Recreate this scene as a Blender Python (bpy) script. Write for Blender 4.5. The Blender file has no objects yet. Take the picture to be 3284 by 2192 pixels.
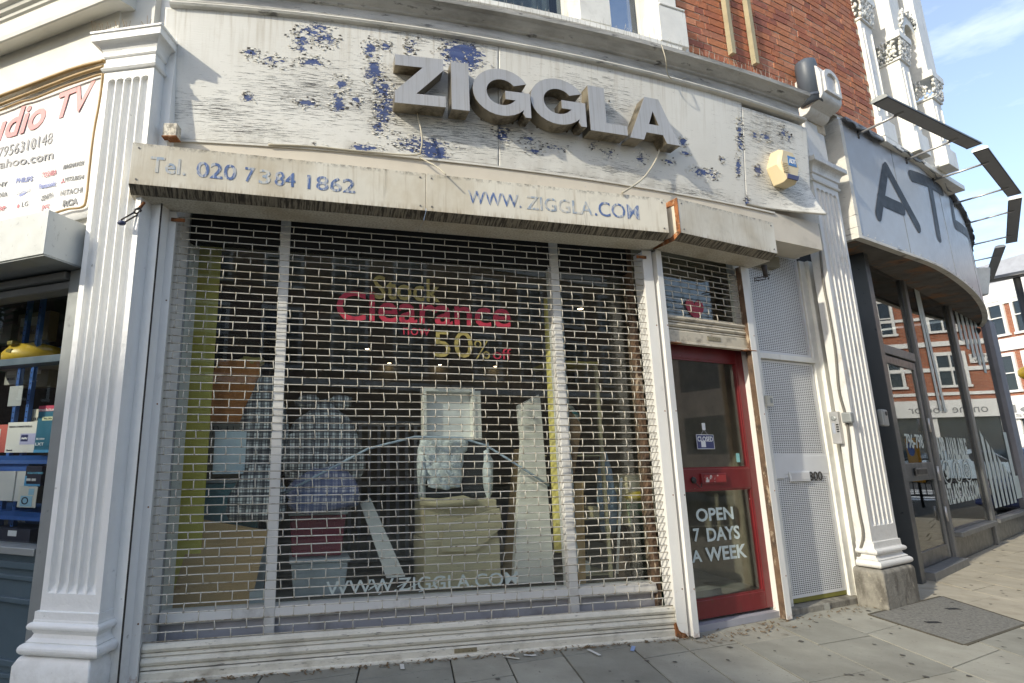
import bpy, bmesh, math, random
from mathutils import Vector, Matrix
random.seed(7)
scene = bpy.context.scene
C = scene.collection
R_ = math.radians

# ------------------------------------------------------------------ camera
F, PX, PY, EYE = 1760., 1310., 1096., 1.25          # focal length and principal point in photo pixels, eye height
PITCH, ROLL = math.atan(359 / F), R_(0.25)
fw = Vector((0, math.cos(PITCH), math.sin(PITCH)))
up0 = Vector((0, -math.sin(PITCH), math.cos(PITCH)))
rt0 = Vector((1, 0, 0))
rt = rt0 * math.cos(ROLL) - up0 * math.sin(ROLL)
up = up0 * math.cos(ROLL) + rt0 * math.sin(ROLL)
CAM = Vector((0, 0, EYE))
cd = bpy.data.cameras.new('camera')
cam = bpy.data.objects.new('camera', cd)
C.objects.link(cam)
cd.sensor_width = 36
cd.lens = F / 3284 * 36
cd.shift_x = (1642 - PX) / 3284
cd.clip_start, cd.clip_end = 0.05, 1500
cam.matrix_world = Matrix(((rt.x, up.x, -fw.x, 0), (rt.y, up.y, -fw.y, 0), (rt.z, up.z, -fw.z, EYE), (0, 0, 0, 1)))
scene.camera = cam

# ------------------------------------------------------------------ world, sun, exposure
SUN_AZ, SUN_EL = R_(53), R_(28)                      # direction the light travels towards
world = bpy.data.worlds.new('World')
scene.world = world
world.use_nodes = True
nt = world.node_tree
for n in list(nt.nodes): nt.nodes.remove(n)
wo = nt.nodes.new('ShaderNodeOutputWorld'); bg = nt.nodes.new('ShaderNodeBackground')
sky = nt.nodes.new('ShaderNodeTexSky'); sky.sky_type = 'NISHITA'; sky.sun_disc = False
sky.sun_elevation = SUN_EL; sky.sun_rotation = SUN_AZ + math.pi
sky.air_density = 1.0; sky.dust_density = 1.2; sky.ozone_density = 1.0
tc = nt.nodes.new('ShaderNodeTexCoord'); mp = nt.nodes.new('ShaderNodeMapping'); mp.inputs['Scale'].default_value = (1.6, 2.6, 7)
mp.inputs['Rotation'].default_value = (0.25, 0.1, 0.6)
nz = nt.nodes.new('ShaderNodeTexNoise'); nz.inputs['Scale'].default_value = 2.2; nz.inputs['Detail'].default_value = 9; nz.inputs['Roughness'].default_value = .62
cr = nt.nodes.new('ShaderNodeMapRange'); cr.inputs[1].default_value = .50; cr.inputs[2].default_value = .85; cr.inputs[3].default_value = .08; cr.inputs[4].default_value = .42
mx = nt.nodes.new('ShaderNodeMix'); mx.data_type = 'RGBA'; mx.inputs['B'].default_value = (8.5, 8.7, 9.0, 1)
nt.links.new(tc.outputs['Generated'], mp.inputs['Vector']); nt.links.new(mp.outputs[0], nz.inputs['Vector'])
nt.links.new(nz.outputs[0], cr.inputs[0]); nt.links.new(cr.outputs[0], mx.inputs['Factor'])
nt.links.new(sky.outputs[0], mx.inputs['A']); nt.links.new(mx.outputs['Result'], bg.inputs[0])
nt.links.new(bg.outputs[0], wo.inputs[0])
bg.inputs[1].default_value = 0.15
sl = bpy.data.lights.new('sun', 'SUN'); sl.energy = 2.25; sl.angle = R_(1.0); sl.color = (1.0, .93, .76)
so = bpy.data.objects.new('sun', sl); C.objects.link(so)
ld = Vector((math.sin(SUN_AZ) * math.cos(SUN_EL), math.cos(SUN_AZ) * math.cos(SUN_EL), -math.sin(SUN_EL)))
so.rotation_euler = ld.to_track_quat('-Z', 'Y').to_euler(); so.location = (-30, -25, 25)
vs = scene.view_settings
vs.view_transform = 'Standard'; vs.look = 'None'; vs.gamma = 1; vs.exposure = 0.86; vs.use_curve_mapping = False
scene.render.film_transparent = False
cy = scene.cycles
cy.max_bounces = 8; cy.diffuse_bounces = 3; cy.glossy_bounces = 4; cy.transmission_bounces = 6; cy.transparent_max_bounces = 12
cy.caustics_reflective = False; cy.caustics_refractive = False; cy.sample_clamp_indirect = 6
try:
    cy.use_denoising = True; cy.denoiser = 'OPENIMAGEDENOISE'
except Exception: pass

# ------------------------------------------------------------------ frames: u along a front, d into the building, z up
def ray(x, y): return fw + rt * ((x - PX) / F) - up * ((y - PY) / F)
def gnd(x, y, z=0):
    d = ray(x, y); return CAM + d * ((z - EYE) / d.z)
class Fr:
    def __init__(s, ox, oy, deg):
        s.a = R_(deg); s.o = Vector((ox, oy, 0)); s.r = Vector((math.cos(s.a), math.sin(s.a), 0)); s.n = Vector((-math.sin(s.a), math.cos(s.a), 0))
    def px(s, x, y, d=0):                             # photo pixel -> (u, z) on the plane d of this front
        v = ray(x, y); p = CAM + v * (((s.o + s.n * d) - CAM).dot(s.n) / v.dot(s.n)); q = p - s.o
        return q.dot(s.r), p.z
    def w(s, u, d, z=0): return s.o + s.r * u + s.n * d + Vector((0, 0, z))
W = Fr(0, 0, 0)
M = Fr(-1.517, 3.38, 12.4)                            # main window and grille
D = Fr(2.02, 4.15, 24.0)                              # red door and the white door beside it
P = Fr(-1.625, 3.080, -8.96)                           # near pilaster
L = Fr(-1.935, 3.235, -21.0)                            # neighbouring shop on the near side
FK = None
R = Fr(3.812, 4.706, 29.0)                            # far pilaster
A = Fr(5.1, 5.87, 35.0)                               # grey shop beyond
U = Fr(5.34, 5.66, 30.0)                              # bay above the grey shop
_p = R.w(.108, 0); FK = Fr(_p.x, _p.y, -61.0)              # flank of the far pilaster
def yb(x): return 3.528 + .194 * x + .0324 * x * x    # the curved front in plan
def slope(x): return .194 + .0648 * x
def cpt(x, off=0, z=0):                               # point on the curved front, off metres into the building
    k = slope(x); l = math.hypot(1, k); return Vector((x - k / l * off, yb(x) + off / l, z))
def onc(x, y, off=0):                                 # photo pixel -> (plan x on the curve, z)
    v = ray(x, y); t = 1.0
    def g(t):
        p = CAM + v * t; return p.y - (yb(p.x) + off * math.hypot(1, slope(p.x)))
    t2 = t
    while g(t2) < 0 and t2 < 40: t2 += .05
    t = t2 - .05
    for _ in range(30):
        m = (t + t2) / 2
        if g(m) < 0: t = m
        else: t2 = m
    p = CAM + v * t; k = slope(p.x); return p.x + k / math.hypot(1, k) * off, p.z

# ------------------------------------------------------------------ objects
def props(o, label=None, cat=None, group=None, kind=None):
    if label: o['label'] = label
    if cat: o['category'] = cat
    if group: o['group'] = group
    if kind: o['kind'] = kind
    return o
ORG = {}
def thing(name, label, cat, fr=W, at=(0, 0, 0), group=None, kind=None):
    o = bpy.data.objects.new(name, None); C.objects.link(o); o.empty_display_size = .1
    o.location = fr.w(*at); o.rotation_euler = (0, 0, fr.a)
    ORG[o.name] = Vector(at); return props(o, label, cat, group, kind)
class MB:
    def __init__(s): s.v = []; s.f = []; s.sm = set(); s.mi = {}
    def add(s, vs, fs, smooth=False):
        b = len(s.v); s.v += [Vector(v) for v in vs]
        for f in fs:
            if smooth: s.sm.add(len(s.f))
            s.f.append([b + i for i in f])
        return s
    def box(s, u0, u1, d0, d1, z0, z1):
        vs = [(u, d, z) for z in (z0, z1) for d in (d0, d1) for u in (u0, u1)]
        return s.add(vs, [(0, 2, 3, 1), (4, 5, 7, 6), (0, 1, 5, 4), (2, 6, 7, 3), (0, 4, 6, 2), (1, 3, 7, 5)])
    def hexa(s, vs):                                   # 8 corners, order as box
        return s.add(vs, [(0, 2, 3, 1), (4, 5, 7, 6), (0, 1, 5, 4), (2, 6, 7, 3), (0, 4, 6, 2), (1, 3, 7, 5)])
    def pu(s, pr, u0, u1, smooth=False):               # profile in (d,z) drawn along u
        n = len(pr); s.add([(u0, d, z) for d, z in pr] + [(u1, d, z) for d, z in pr], [(i, (i + 1) % n, n + (i + 1) % n, n + i) for i in range(n)], smooth)
        b = len(s.v) - 2 * n; s.f.append([b + i for i in range(n)]); s.f.append([b + n + i for i in range(n)]); return s
    def pd(s, pr, d0, d1, caps=True):                  # outline in (u,z) drawn along d
        n = len(pr); s.add([(u, d0, z) for u, z in pr] + [(u, d1, z) for u, z in pr], [(i, (i + 1) % n, n + (i + 1) % n, n + i) for i in range(n)])
        b = len(s.v) - 2 * n
        if caps: s.f.append([b + i for i in range(n)]); s.f.append([b + n + i for i in range(n)])
        return s
    def pz(s, pr, z0, z1, smooth=False):               # outline in (u,d) drawn along z
        n = len(pr); s.add([(u, d, z0) for u, d in pr] + [(u, d, z1) for u, d in pr], [(i, (i + 1) % n, n + (i + 1) % n, n + i) for i in range(n)], smooth)
        b = len(s.v) - 2 * n; s.f.append([b + i for i in range(n)]); s.f.append([b + n + i for i in range(n)]); return s
    def tube(s, pts, r, n=8, caps=True):
        pts = [Vector(p) for p in pts]; rs = r if isinstance(r, (list, tuple)) else [r] * len(pts); vs = []; ref = None
        for i, p in enumerate(pts):
            t = (pts[min(i + 1, len(pts) - 1)] - pts[max(i - 1, 0)]).normalized()
            if ref is None: ref = Vector((0, 0, 1)) if abs(t.z) < .9 else Vector((1, 0, 0))
            a = (ref - t * ref.dot(t)).normalized(); ref = a; b = t.cross(a)
            vs += [p + (a * math.cos(2 * math.pi * k / n) + b * math.sin(2 * math.pi * k / n)) * rs[i] for k in range(n)]
        m = len(pts); fs = [(i * n + k, i * n + (k + 1) % n, (i + 1) * n + (k + 1) % n, (i + 1) * n + k) for i in range(m - 1) for k in range(n)]
        s.add(vs, fs, True); b0 = len(s.v) - m * n
        if caps: s.f.append([b0 + k for k in range(n)]); s.f.append([b0 + (m - 1) * n + k for k in range(n)])
        return s
    def lathe(s, c, pr, n=16, ax='z'):
        vs = []
        for r, h in pr:
            for k in range(n):
                a = 2 * math.pi * k / n; x, y = r * math.cos(a), r * math.sin(a)
                vs.append(Vector(c) + (Vector((x, y, h)) if ax == 'z' else Vector((x, h, y)) if ax == 'd' else Vector((h, x, y))))
        m = len(pr); s.add(vs, [(i * n + k, i * n + (k + 1) % n, (i + 1) * n + (k + 1) % n, (i + 1) * n + k) for i in range(m - 1) for k in range(n)], True)
        b = len(s.v) - m * n; s.f.append([b + k for k in range(n)]); s.f.append([b + (m - 1) * n + k for k in range(n)]); return s
    def ball(s, c, rx, ry, rz, nu=12, nv=8, jit=0):
        vs = []; c = Vector(c)
        for i in range(1, nv):
            t = math.pi * i / nv
            for k in range(nu):
                a = 2 * math.pi * k / nu; q = 1 + random.uniform(-jit, jit)
                vs.append(c + Vector((rx * math.sin(t) * math.cos(a) * q, ry * math.sin(t) * math.sin(a) * q, rz * math.cos(t) * q)))
        vs += [c + Vector((0, 0, rz)), c - Vector((0, 0, rz))]; T = len(vs) - 2
        fs = [(i * nu + k, i * nu + (k + 1) % nu, (i + 1) * nu + (k + 1) % nu, (i + 1) * nu + k) for i in range(nv - 2) for k in range(nu)]
        fs += [(T, (k + 1) % nu, k) for k in range(nu)] + [(T + 1, (nv - 2) * nu + k, (nv - 2) * nu + (k + 1) % nu) for k in range(nu)]
        return s.add(vs, fs, True)
    def grid(s, rows, smooth=True):                    # rows of points
        n = len(rows[0]); s.add([p for r in rows for p in r], [(i * n + k, i * n + k + 1, (i + 1) * n + k + 1, (i + 1) * n + k) for i in range(len(rows) - 1) for k in range(n - 1)], smooth); return s
    def mesh(s, name, off=Vector((0, 0, 0))):
        me = bpy.data.meshes.new(name); me.from_pydata([tuple(v - off) for v in s.v], [], s.f); 
        bm = bmesh.new(); bm.from_mesh(me); bmesh.ops.recalc_face_normals(bm, faces=bm.faces); bm.to_mesh(me); bm.free()
        if s.sm:
            sm = [i in s.sm for i in range(len(me.polygons))]; me.polygons.foreach_set('use_smooth', sm)
        return me
    def build(s, name, mat, parent=None, fr=None, bev=0, label=None, cat=None, group=None, kind=None, base=None, seg=2):
        if parent is not None: off = ORG[parent.name]
        else: off = Vector(base) if base else Vector((0, 0, 0))
        me = s.mesh(name, off); me.materials.append(mat)
        o = bpy.data.objects.new(name, me); C.objects.link(o)
        if parent is not None: o.parent = parent
        elif fr is not None: o.location = fr.w(*off); o.rotation_euler = (0, 0, fr.a)
        else: o.location = off
        ORG[o.name] = off
        if bev:
            m = o.modifiers.new('bevel', 'BEVEL'); m.width = bev; m.segments = seg; m.limit_method = 'ANGLE'; m.angle_limit = R_(40)
            for p in me.polygons: p.use_smooth = True
            m.harden_normals = True
        return props(o, label, cat, group, kind)
def shared(name, me, parent, loc, rz=0, rx=0, sc=(1, 1, 1)):  # an object that shares its mesh
    o = bpy.data.objects.new(name, me); C.objects.link(o); o.parent = parent
    o.location = Vector(loc) - ORG[parent.name]; o.rotation_euler = (rx, 0, rz); o.scale = sc; return o
def text_mesh(body, bold=0., shear=0.):
    cu = bpy.data.curves.new('t', 'FONT'); cu.body = body; cu.size = 1; cu.offset = bold; cu.shear = shear; cu.resolution_u = 3; cu.fill_mode = 'FRONT'
    to = bpy.data.objects.new('t', cu); me = bpy.data.meshes.new_from_object(to); bpy.data.objects.remove(to); bpy.data.curves.remove(cu)
    vs = [v.co.copy() for v in me.vertices]; fs = [list(p.vertices) for p in me.polygons]; bpy.data.meshes.remove(me); return vs, fs
def text_quad(name, body, parent, corner, mat, bold=.0, shear=0., thick=.0015, depth_dir=None, flip=False, label=None):
    """lettering stretched into a parallelogram: corner = function(s,t) -> point (s along, t up, both 0..1)"""
    vs, fs = text_mesh(body, bold, shear)
    x0 = min(v.x for v in vs); x1 = max(v.x for v in vs); y0 = min(v.y for v in vs); y1 = max(v.y for v in vs)
    m = MB(); m.add([corner((v.x - x0) / (x1 - x0), (v.y - y0) / (y1 - y0)) for v in vs], fs)
    o = m.build(name, mat, parent)
    if thick:
        so_ = o.modifiers.new('thick', 'SOLIDIFY'); so_.thickness = thick; so_.offset = 0
    return props(o, label)
def ptext(name, body, fr, d, bl, br, hpx, mat, parent, bold=0., shear=0., thick=.0015, label=None, tl=None):
    """lettering on the plane d of a front; bl, br = photo pixels of the left and right end of the base line, hpx = pixel height at the left end"""
    u0, z0 = fr.px(*bl, d); u1, z1 = fr.px(*br, d); _, z2 = fr.px(bl[0], bl[1] - hpx, d); zc = (z0 + z1) / 2; h = z2 - z0
    return text_quad(name, body, parent, lambda s, t: (u0 + (u1 - u0) * s, d, zc + h * t), mat, bold, shear, thick, label=label)

# ------------------------------------------------------------------ materials
def nd(t, kind, **kw):
    n = t.nodes.new(kind)
    for k, v in kw.items():
        if isinstance(k, str) and hasattr(n, k): setattr(n, k, v)
    return n
def mat(name, col, rough=.6, metal=0., var=.10, vs=4., layers=(), bump=.12, bs=70., spec=.5, coord='Object', bstretch=(1, 1, 1), coat=0., bdist=.004):
    """layers: (colour, scale, stretch xyz, low, high, amount[, z_from, z_to]) worn or dirty patches; the amount fades between heights z_from and z_to"""
    m = bpy.data.materials.new(name); m.use_nodes = True; t = m.node_tree; b = t.nodes['Principled BSDF']; lk = t.links.new
    tcn = nd(t, 'ShaderNodeTexCoord'); src = tcn.outputs[coord]
    def noise(scale, st=(1, 1, 1), detail=5, rg=.6):
        mpn = nd(t, 'ShaderNodeMapping'); mpn.inputs['Scale'].default_value = st; lk(src, mpn.inputs['Vector'])
        n = nd(t, 'ShaderNodeTexNoise'); n.inputs['Scale'].default_value = scale; n.inputs['Detail'].default_value = detail; n.inputs['Roughness'].default_value = rg; lk(mpn.outputs[0], n.inputs['Vector']); return n.outputs[0]
    def mr(x, a, b_, c=0., d=1.):
        n = nd(t, 'ShaderNodeMapRange'); n.inputs[1].default_value = a; n.inputs[2].default_value = b_; n.inputs[3].default_value = c; n.inputs[4].default_value = d; lk(x, n.inputs[0]); return n.outputs[0]
    def mul(x, y):
        n = nd(t, 'ShaderNodeMath'); n.operation = 'MULTIPLY'; lk(x, n.inputs[0]); lk(y, n.inputs[1]); return n.outputs[0]
    def mix(f, a, c):
        n = nd(t, 'ShaderNodeMix'); n.data_type = 'RGBA'; lk(f, n.inputs['Factor'])
        for s_, x in (('A', a), ('B', c)):
            if isinstance(x, (tuple, list)): n.inputs[s_].default_value = (*x[:3], 1)
            else: lk(x, n.inputs[s_])
        return n.outputs['Result']
    lo = tuple(max(0, c * (1 - var)) for c in col); hi = tuple(min(1, c * (1 + var)) for c in col)
    base = mix(mr(noise(vs), .3, .7), lo, hi)
    for ly in layers:
        k = mr(noise(ly[1], ly[2], 7, .65), ly[3], ly[4], 0, ly[5])
        if len(ly) > 6:
            g = nd(t, 'ShaderNodeNewGeometry'); sx = nd(t, 'ShaderNodeSeparateXYZ'); lk(g.outputs['Position'], sx.inputs[0]); k = mul(k, mr(sx.outputs[2], ly[6], ly[7]))
        base = mix(k, base, ly[0])
    lk(base, b.inputs['Base Color'])
    b.inputs['Roughness'].default_value = rough; b.inputs['Metallic'].default_value = metal; b.inputs['Specular IOR Level'].default_value = spec
    if coat: b.inputs['Coat Weight'].default_value = coat; b.inputs['Coat Roughness'].default_value = .08
    if bump:
        bn = nd(t, 'ShaderNodeBump'); bn.inputs['Strength'].default_value = bump; bn.inputs['Distance'].default_value = bdist; lk(noise(bs, bstretch, 6), bn.inputs['Height']); lk(bn.outputs[0], b.inputs['Normal'])
    rr = mr(noise(vs * 3), .3, .7, max(0, rough - .08), min(1, rough + .08)); lk(rr, b.inputs['Roughness'])
    return m
def glass(name, tint=(.93, .96, .95), ior=1.6, rough=0., haze=.0):
    m = bpy.data.materials.new(name); m.use_nodes = True; t = m.node_tree; lk = t.links.new
    for n in list(t.nodes): t.nodes.remove(n)
    o = nd(t, 'ShaderNodeOutputMaterial'); fr = nd(t, 'ShaderNodeFresnel'); gm = nd(t, 'ShaderNodeNewGeometry'); ir = nd(t, 'ShaderNodeMapRange'); ir.inputs[3].default_value = ior; ir.inputs[4].default_value = 1 / ior; lk(gm.outputs['Backfacing'], ir.inputs[0]); lk(ir.outputs[0], fr.inputs[0])
    tr = nd(t, 'ShaderNodeBsdfTransparent'); tr.inputs[0].default_value = (*tint, 1); gl = nd(t, 'ShaderNodeBsdfGlossy'); gl.inputs['Roughness'].default_value = rough
    mxn = nd(t, 'ShaderNodeMixShader'); lk(fr.outputs[0], mxn.inputs[0]); lk(tr.outputs[0], mxn.inputs[1]); lk(gl.outputs[0], mxn.inputs[2]); out = mxn.outputs[0]
    if haze:  # pale film imitating the grey veil of reflections on the glass
        df = nd(t, 'ShaderNodeBsdfDiffuse'); df.inputs[0].default_value = (.5, .5, .46, 1); tcn = nd(t, 'ShaderNodeTexCoord'); n = nd(t, 'ShaderNodeTexNoise'); n.inputs['Scale'].default_value = 3; n.inputs['Detail'].default_value = 8
        lk(tcn.outputs['Object'], n.inputs['Vector']); r = nd(t, 'ShaderNodeMapRange'); r.inputs[1].default_value = .35; r.inputs[2].default_value = .8; r.inputs[3].default_value = haze * .4; r.inputs[4].default_value = haze; lk(n.outputs[0], r.inputs[0])
        m2 = nd(t, 'ShaderNodeMixShader'); lk(r.outputs[0], m2.inputs[0]); lk(out, m2.inputs[1]); lk(df.outputs[0], m2.inputs[2]); out = m2.outputs[0]
    lk(out, o.inputs[0]); return m
def emit(name, col, s):
    m = bpy.data.materials.new(name); m.use_nodes = True; b = m.node_tree.nodes['Principled BSDF']; b.inputs['Emission Color'].default_value = (*col, 1); b.inputs['Emission Strength'].default_value = s; return m
GR = (.10, .085, .06)                                  # grime
m_white = mat('white gloss paint', (.82, .81, .755), .42, layers=[(GR, 3, (1, 1, 1), .58, .8, .4), (GR, 16, (1, 1, .15), .60, .72, .4), ((.30, .25, .18), 6, (1, 1, 1), .45, .75, .5, .55, 0.)], bump=.25, bs=18, bdist=.01)
m_pil = mat('thick white masonry paint', (.86, .855, .83), .42, var=.03, layers=[(GR, 14, (1, 1, 1), .68, .74, .55), ((.55, .50, .40), 3, (1, 1, .5), .6, .85, .35), ((.30, .27, .21), 7, (1, 1, 1), .40, .75, .55, .38, .02)], bump=.55, bs=16, bdist=.012)
m_cream = mat('cream stucco', (.72, .70, .63), .6, var=.06, layers=[(GR, 3, (1, 1, .4), .60, .9, .35)], bump=.2, bs=30)
m_oldwhite = mat('weathered white paint', (.70, .68, .62), .6, layers=[((.06, .055, .05), 10, (.35, .35, 3), .60, .68, .8), (GR, 2.5, (1, 1, 1), .5, .85, .4), ((.25, .2, .13), 30, (1, 1, 3), .62, .75, .5)], bump=.5, bs=40, bstretch=(.4, .4, 2), bdist=.008)
m_cornice = mat('sooty peeling cornice paint', (.60, .59, .56), .7, layers=[((.09, .08, .065), 2.2, (.7, .7, 5), .44, .75, .75), ((.05, .045, .04), 16, (.4, .4, 2), .60, .68, .8)], bump=.6, bs=30, bstretch=(.5, .5, 2), bdist=.01)
m_alu = mat('off white painted metal', (.73, .69, .585), .45, var=.05, layers=[((.36, .28, .17), 9, (5, 5, .18), .55, .74, .5), ((.45, .36, .22), 1.6, (1, 1, .6), .50, .68, .55), ((.20, .16, .10), 5, (2.2, 2.2, .14), .62, .70, .6), (GR, 3, (1, 1, 1), .60, .85, .4), (GR, 34, (1, 1, .8), .44, .62, .85, 3.095, 3.128), ((.30, .22, .12), 24, (3, 3, .2), .45, .65, .6, 2.90, 2.855)], bump=.08, bs=40)
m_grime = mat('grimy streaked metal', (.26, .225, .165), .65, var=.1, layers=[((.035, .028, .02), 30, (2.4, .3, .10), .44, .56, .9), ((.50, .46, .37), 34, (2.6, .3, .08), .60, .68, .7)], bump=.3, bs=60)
m_rail = mat('white rail paint', (.76, .75, .72), .5, var=.04, layers=[(GR, 5, (1, 1, 1), .62, .82, .4), ((.32, .14, .05), 8, (1, 1, 1), .56, .66, .85, .5, .02)], bump=.15, bs=30)
m_rod = mat('off white grille rod', (.55, .52, .445), .4, var=.08, vs=9, layers=[((.14, .10, .06), 16, (1, 1, 1), .56, .66, .8)], bump=0)
m_rods = [m_rod, mat('dirtier grille rod', (.44, .405, .33), .45, var=.15, vs=9, layers=[((.12, .09, .055), 12, (1, 1, 1), .52, .62, .8)], bump=0), mat('cleaner grille rod', (.62, .59, .52), .4, var=.06, vs=9, layers=[((.14, .10, .06), 16, (1, 1, 1), .60, .68, .8)], bump=0)]
m_ring = mat('dirty grille ring', (.34, .29, .21), .6, var=.3, vs=20, bump=0)
m_slat = mat('off white shutter slat', (.71, .675, .58), .45, var=.06, layers=[(GR, 4, (1, 1, 1), .48, .8, .55), ((.07, .06, .05), 26, (.5, 1, 3), .60, .68, .75), ((.22, .18, .12), 9, (1, 1, 2), .5, .7, .6, .10, .0)], bump=.12, bs=40)
m_dslat = mat('worn cream shutter slat', (.55, .49, .38), .5, layers=[((.10, .08, .06), 9, (1, 1, 1.6), .50, .7, .7), ((.25, .11, .04), 16, (1, 1, 1), .62, .7, .6)], bump=.2, bs=50)
m_rust = mat('rust', (.30, .115, .04), .85, var=.4, vs=14, layers=[((.52, .33, .20), 26, (1, 1, 1), .56, .64, .8), ((.06, .035, .02), 9, (1, 1, 1), .50, .62, .9)], bump=.8, bs=60)
m_rot = mat('rotten stained edge', (.13, .08, .05), .8, var=.4, vs=12, layers=[((.45, .36, .26), 14, (1, 1, .4), .55, .62, .85), ((.04, .03, .025), 7, (1, 1, .6), .52, .62, .85)], bump=.6)
m_dark = mat('near black void tone', (.012, .012, .012), .9, bump=0)
m_brown = mat('dark brown timber and gap fill', (.09, .06, .04), .85, var=.4, bump=.5)
m_red = mat('dark red gloss paint', (.17, .014, .018), .38, var=.15, layers=[((.42, .20, .19), 3, (1, 1, .3), .58, .8, .35), ((.55, .48, .45), 34, (1, 1, 1), .70, .73, .9), ((.10, .03, .02), 14, (1, 1, .3), .62, .7, .6), ((.06, .02, .015), 4, (1, 1, 1), .6, .85, .5, .35, 0.)], bump=.1, bs=25)
m_sign = mat('brushed steel', (.50, .48, .45), .36, metal=.45, var=.06, vs=3, layers=[((.26, .22, .16), 12, (3.5, 3.5, .12), .50, .72, .55), ((.62, .61, .58), 9, (4, 4, .1), .58, .7, .4)], bump=.12, bs=180, bstretch=(3, 3, .1), bdist=.001)
m_signret = mat('tarnished letter side', (.36, .31, .23), .42, metal=.75, var=.2, layers=[((.05, .04, .025), 7, (1, 1, 1), .46, .66, .85)], bump=.2, bs=30)
m_blue = mat('worn blue lettering', (.10, .16, .34), .6, var=.25, layers=[((.55, .56, .55), 26, (2.4, 1, .6), .49, .55, .85)], bump=0)
m_blue2 = mat('almost worn away blue lettering', (.30, .37, .46), .6, var=.2, layers=[((.60, .58, .52), 20, (2.4, 1, .6), .44, .54, .95)], bump=0)
m_gred = mat('red window vinyl', (.46, .04, .07), .5, var=.05, bump=0)
m_ggold = mat('gold window vinyl', (.36, .30, .10), .5, var=.05, bump=0)
m_gpale = mat('pale frosted vinyl', (.58, .66, .64), .5, var=.04, bump=0)
m_glass = glass('shop window glass', (.96, .98, .97), 1.58, 0., .018)
m_glassA = glass('grey shop window glass', (.75, .78, .78), 1.75, 0., .0)
m_glassL = glass('neighbour window glass', (.95, .97, .97), 1.45, 0., .0)
m_house = glass('house window glass', (.6, .65, .7), 1.6)
m_conc = mat('grey paving', (.27, .265, .225), .85, var=.14, vs=2.5, layers=[((.15, .14, .115), 1.6, (1, 1, 1), .42, .72, .6), ((.33, .32, .28), 3.1, (1, 1, 1), .55, .75, .4), ((.075, .07, .06), 13, (1, 1, 1), .655, .67, .85), ((.12, .11, .09), 34, (1, 1, 1), .62, .68, .5), ((.36, .35, .31), 46, (1, 1, 1), .66, .71, .5)], bump=.55, bs=90)
m_conc2 = mat('lighter grey paving', (.33, .32, .27), .85, var=.14, vs=2.5, layers=[((.18, .165, .13), 1.9, (1, 1, 1), .42, .72, .6), ((.08, .075, .065), 14, (1, 1, 1), .66, .675, .85), ((.13, .12, .10), 34, (1, 1, 1), .62, .68, .5), ((.40, .38, .34), 46, (1, 1, 1), .66, .71, .5)], bump=.55, bs=90)
m_buff = mat('buff concrete', (.40, .36, .28), .9, var=.14, vs=3, layers=[((.20, .165, .115), 5, (1, 1, 1), .5, .75, .6), ((.13, .12, .10), 12, (1, 1, 1), .66, .72, .6)], bump=.5, bs=90)
m_joint = mat('dirt in the joints', (.085, .075, .055), .95, var=.3, vs=20, bump=.5)
m_asph = mat('asphalt', (.055, .055, .055), .9, var=.15, vs=30, bump=.5, bs=200)
m_cover = mat('worn stone chip cover', (.19, .185, .165), .85, var=.25, vs=40, layers=[((.05, .05, .05), 55, (1, 1, 1), .56, .62, .7), ((.26, .25, .23), 50, (1, 1, 1), .60, .66, .6)], bump=.9, bs=60, bdist=.01)
m_stone = mat('bare rough stone', (.25, .235, .20), .9, var=.2, vs=6, layers=[((.10, .09, .075), 5, (1.2, 1.2, .5), .48, .62, .85), ((.42, .38, .30), 20, (1, 1, 1), .6, .7, .6)], bump=.8, bs=40, bdist=.01)
m_frameA = mat('dark grey shopfront paint', (.055, .062, .068), .35, var=.06, bump=.05)
m_frameA2 = mat('mid grey shopfront paint', (.16, .165, .165), .45, var=.06, bump=.05)
m_signA = mat('glossy grey sign panel', (.44, .465, .50), .36, var=.02, bump=0, spec=.35)
m_letA = mat('dark grey sign lettering', (.045, .055, .07), .5, var=.02, bump=0, spec=.12)
m_lamp = mat('dark grey lamp casing', (.10, .10, .10), .35, metal=.4, var=.05, bump=.03)
m_lampface = mat('lamp diffuser', (.30, .29, .27), .5, var=.05, bump=.1, bs=100)
m_steel = mat('stainless steel', (.50, .50, .50), .35, metal=.5, var=.05, bump=.03)
m_black = mat('black rubber', (.02, .02, .02), .5, var=.2, bump=.05)
m_slate = mat('dark blue grey paint', (.075, .11, .135), .40, var=.08, layers=[((.14, .16, .17), 6, (1, 1, 1), .6, .8, .4)], bump=.12, bs=25)
m_zinc = mat('grey galvanised metal', (.34, .36, .36), .40, metal=.35, var=.08, layers=[((.12, .12, .12), 9, (1, 1, 1), .64, .72, .5)], bump=.08)
m_banner = mat('white vinyl banner', (.80, .79, .77), .5, var=.02, layers=[((.60, .55, .56), 1.6, (1, 1, 1), .55, .8, .35)], bump=.15, bs=5)
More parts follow.
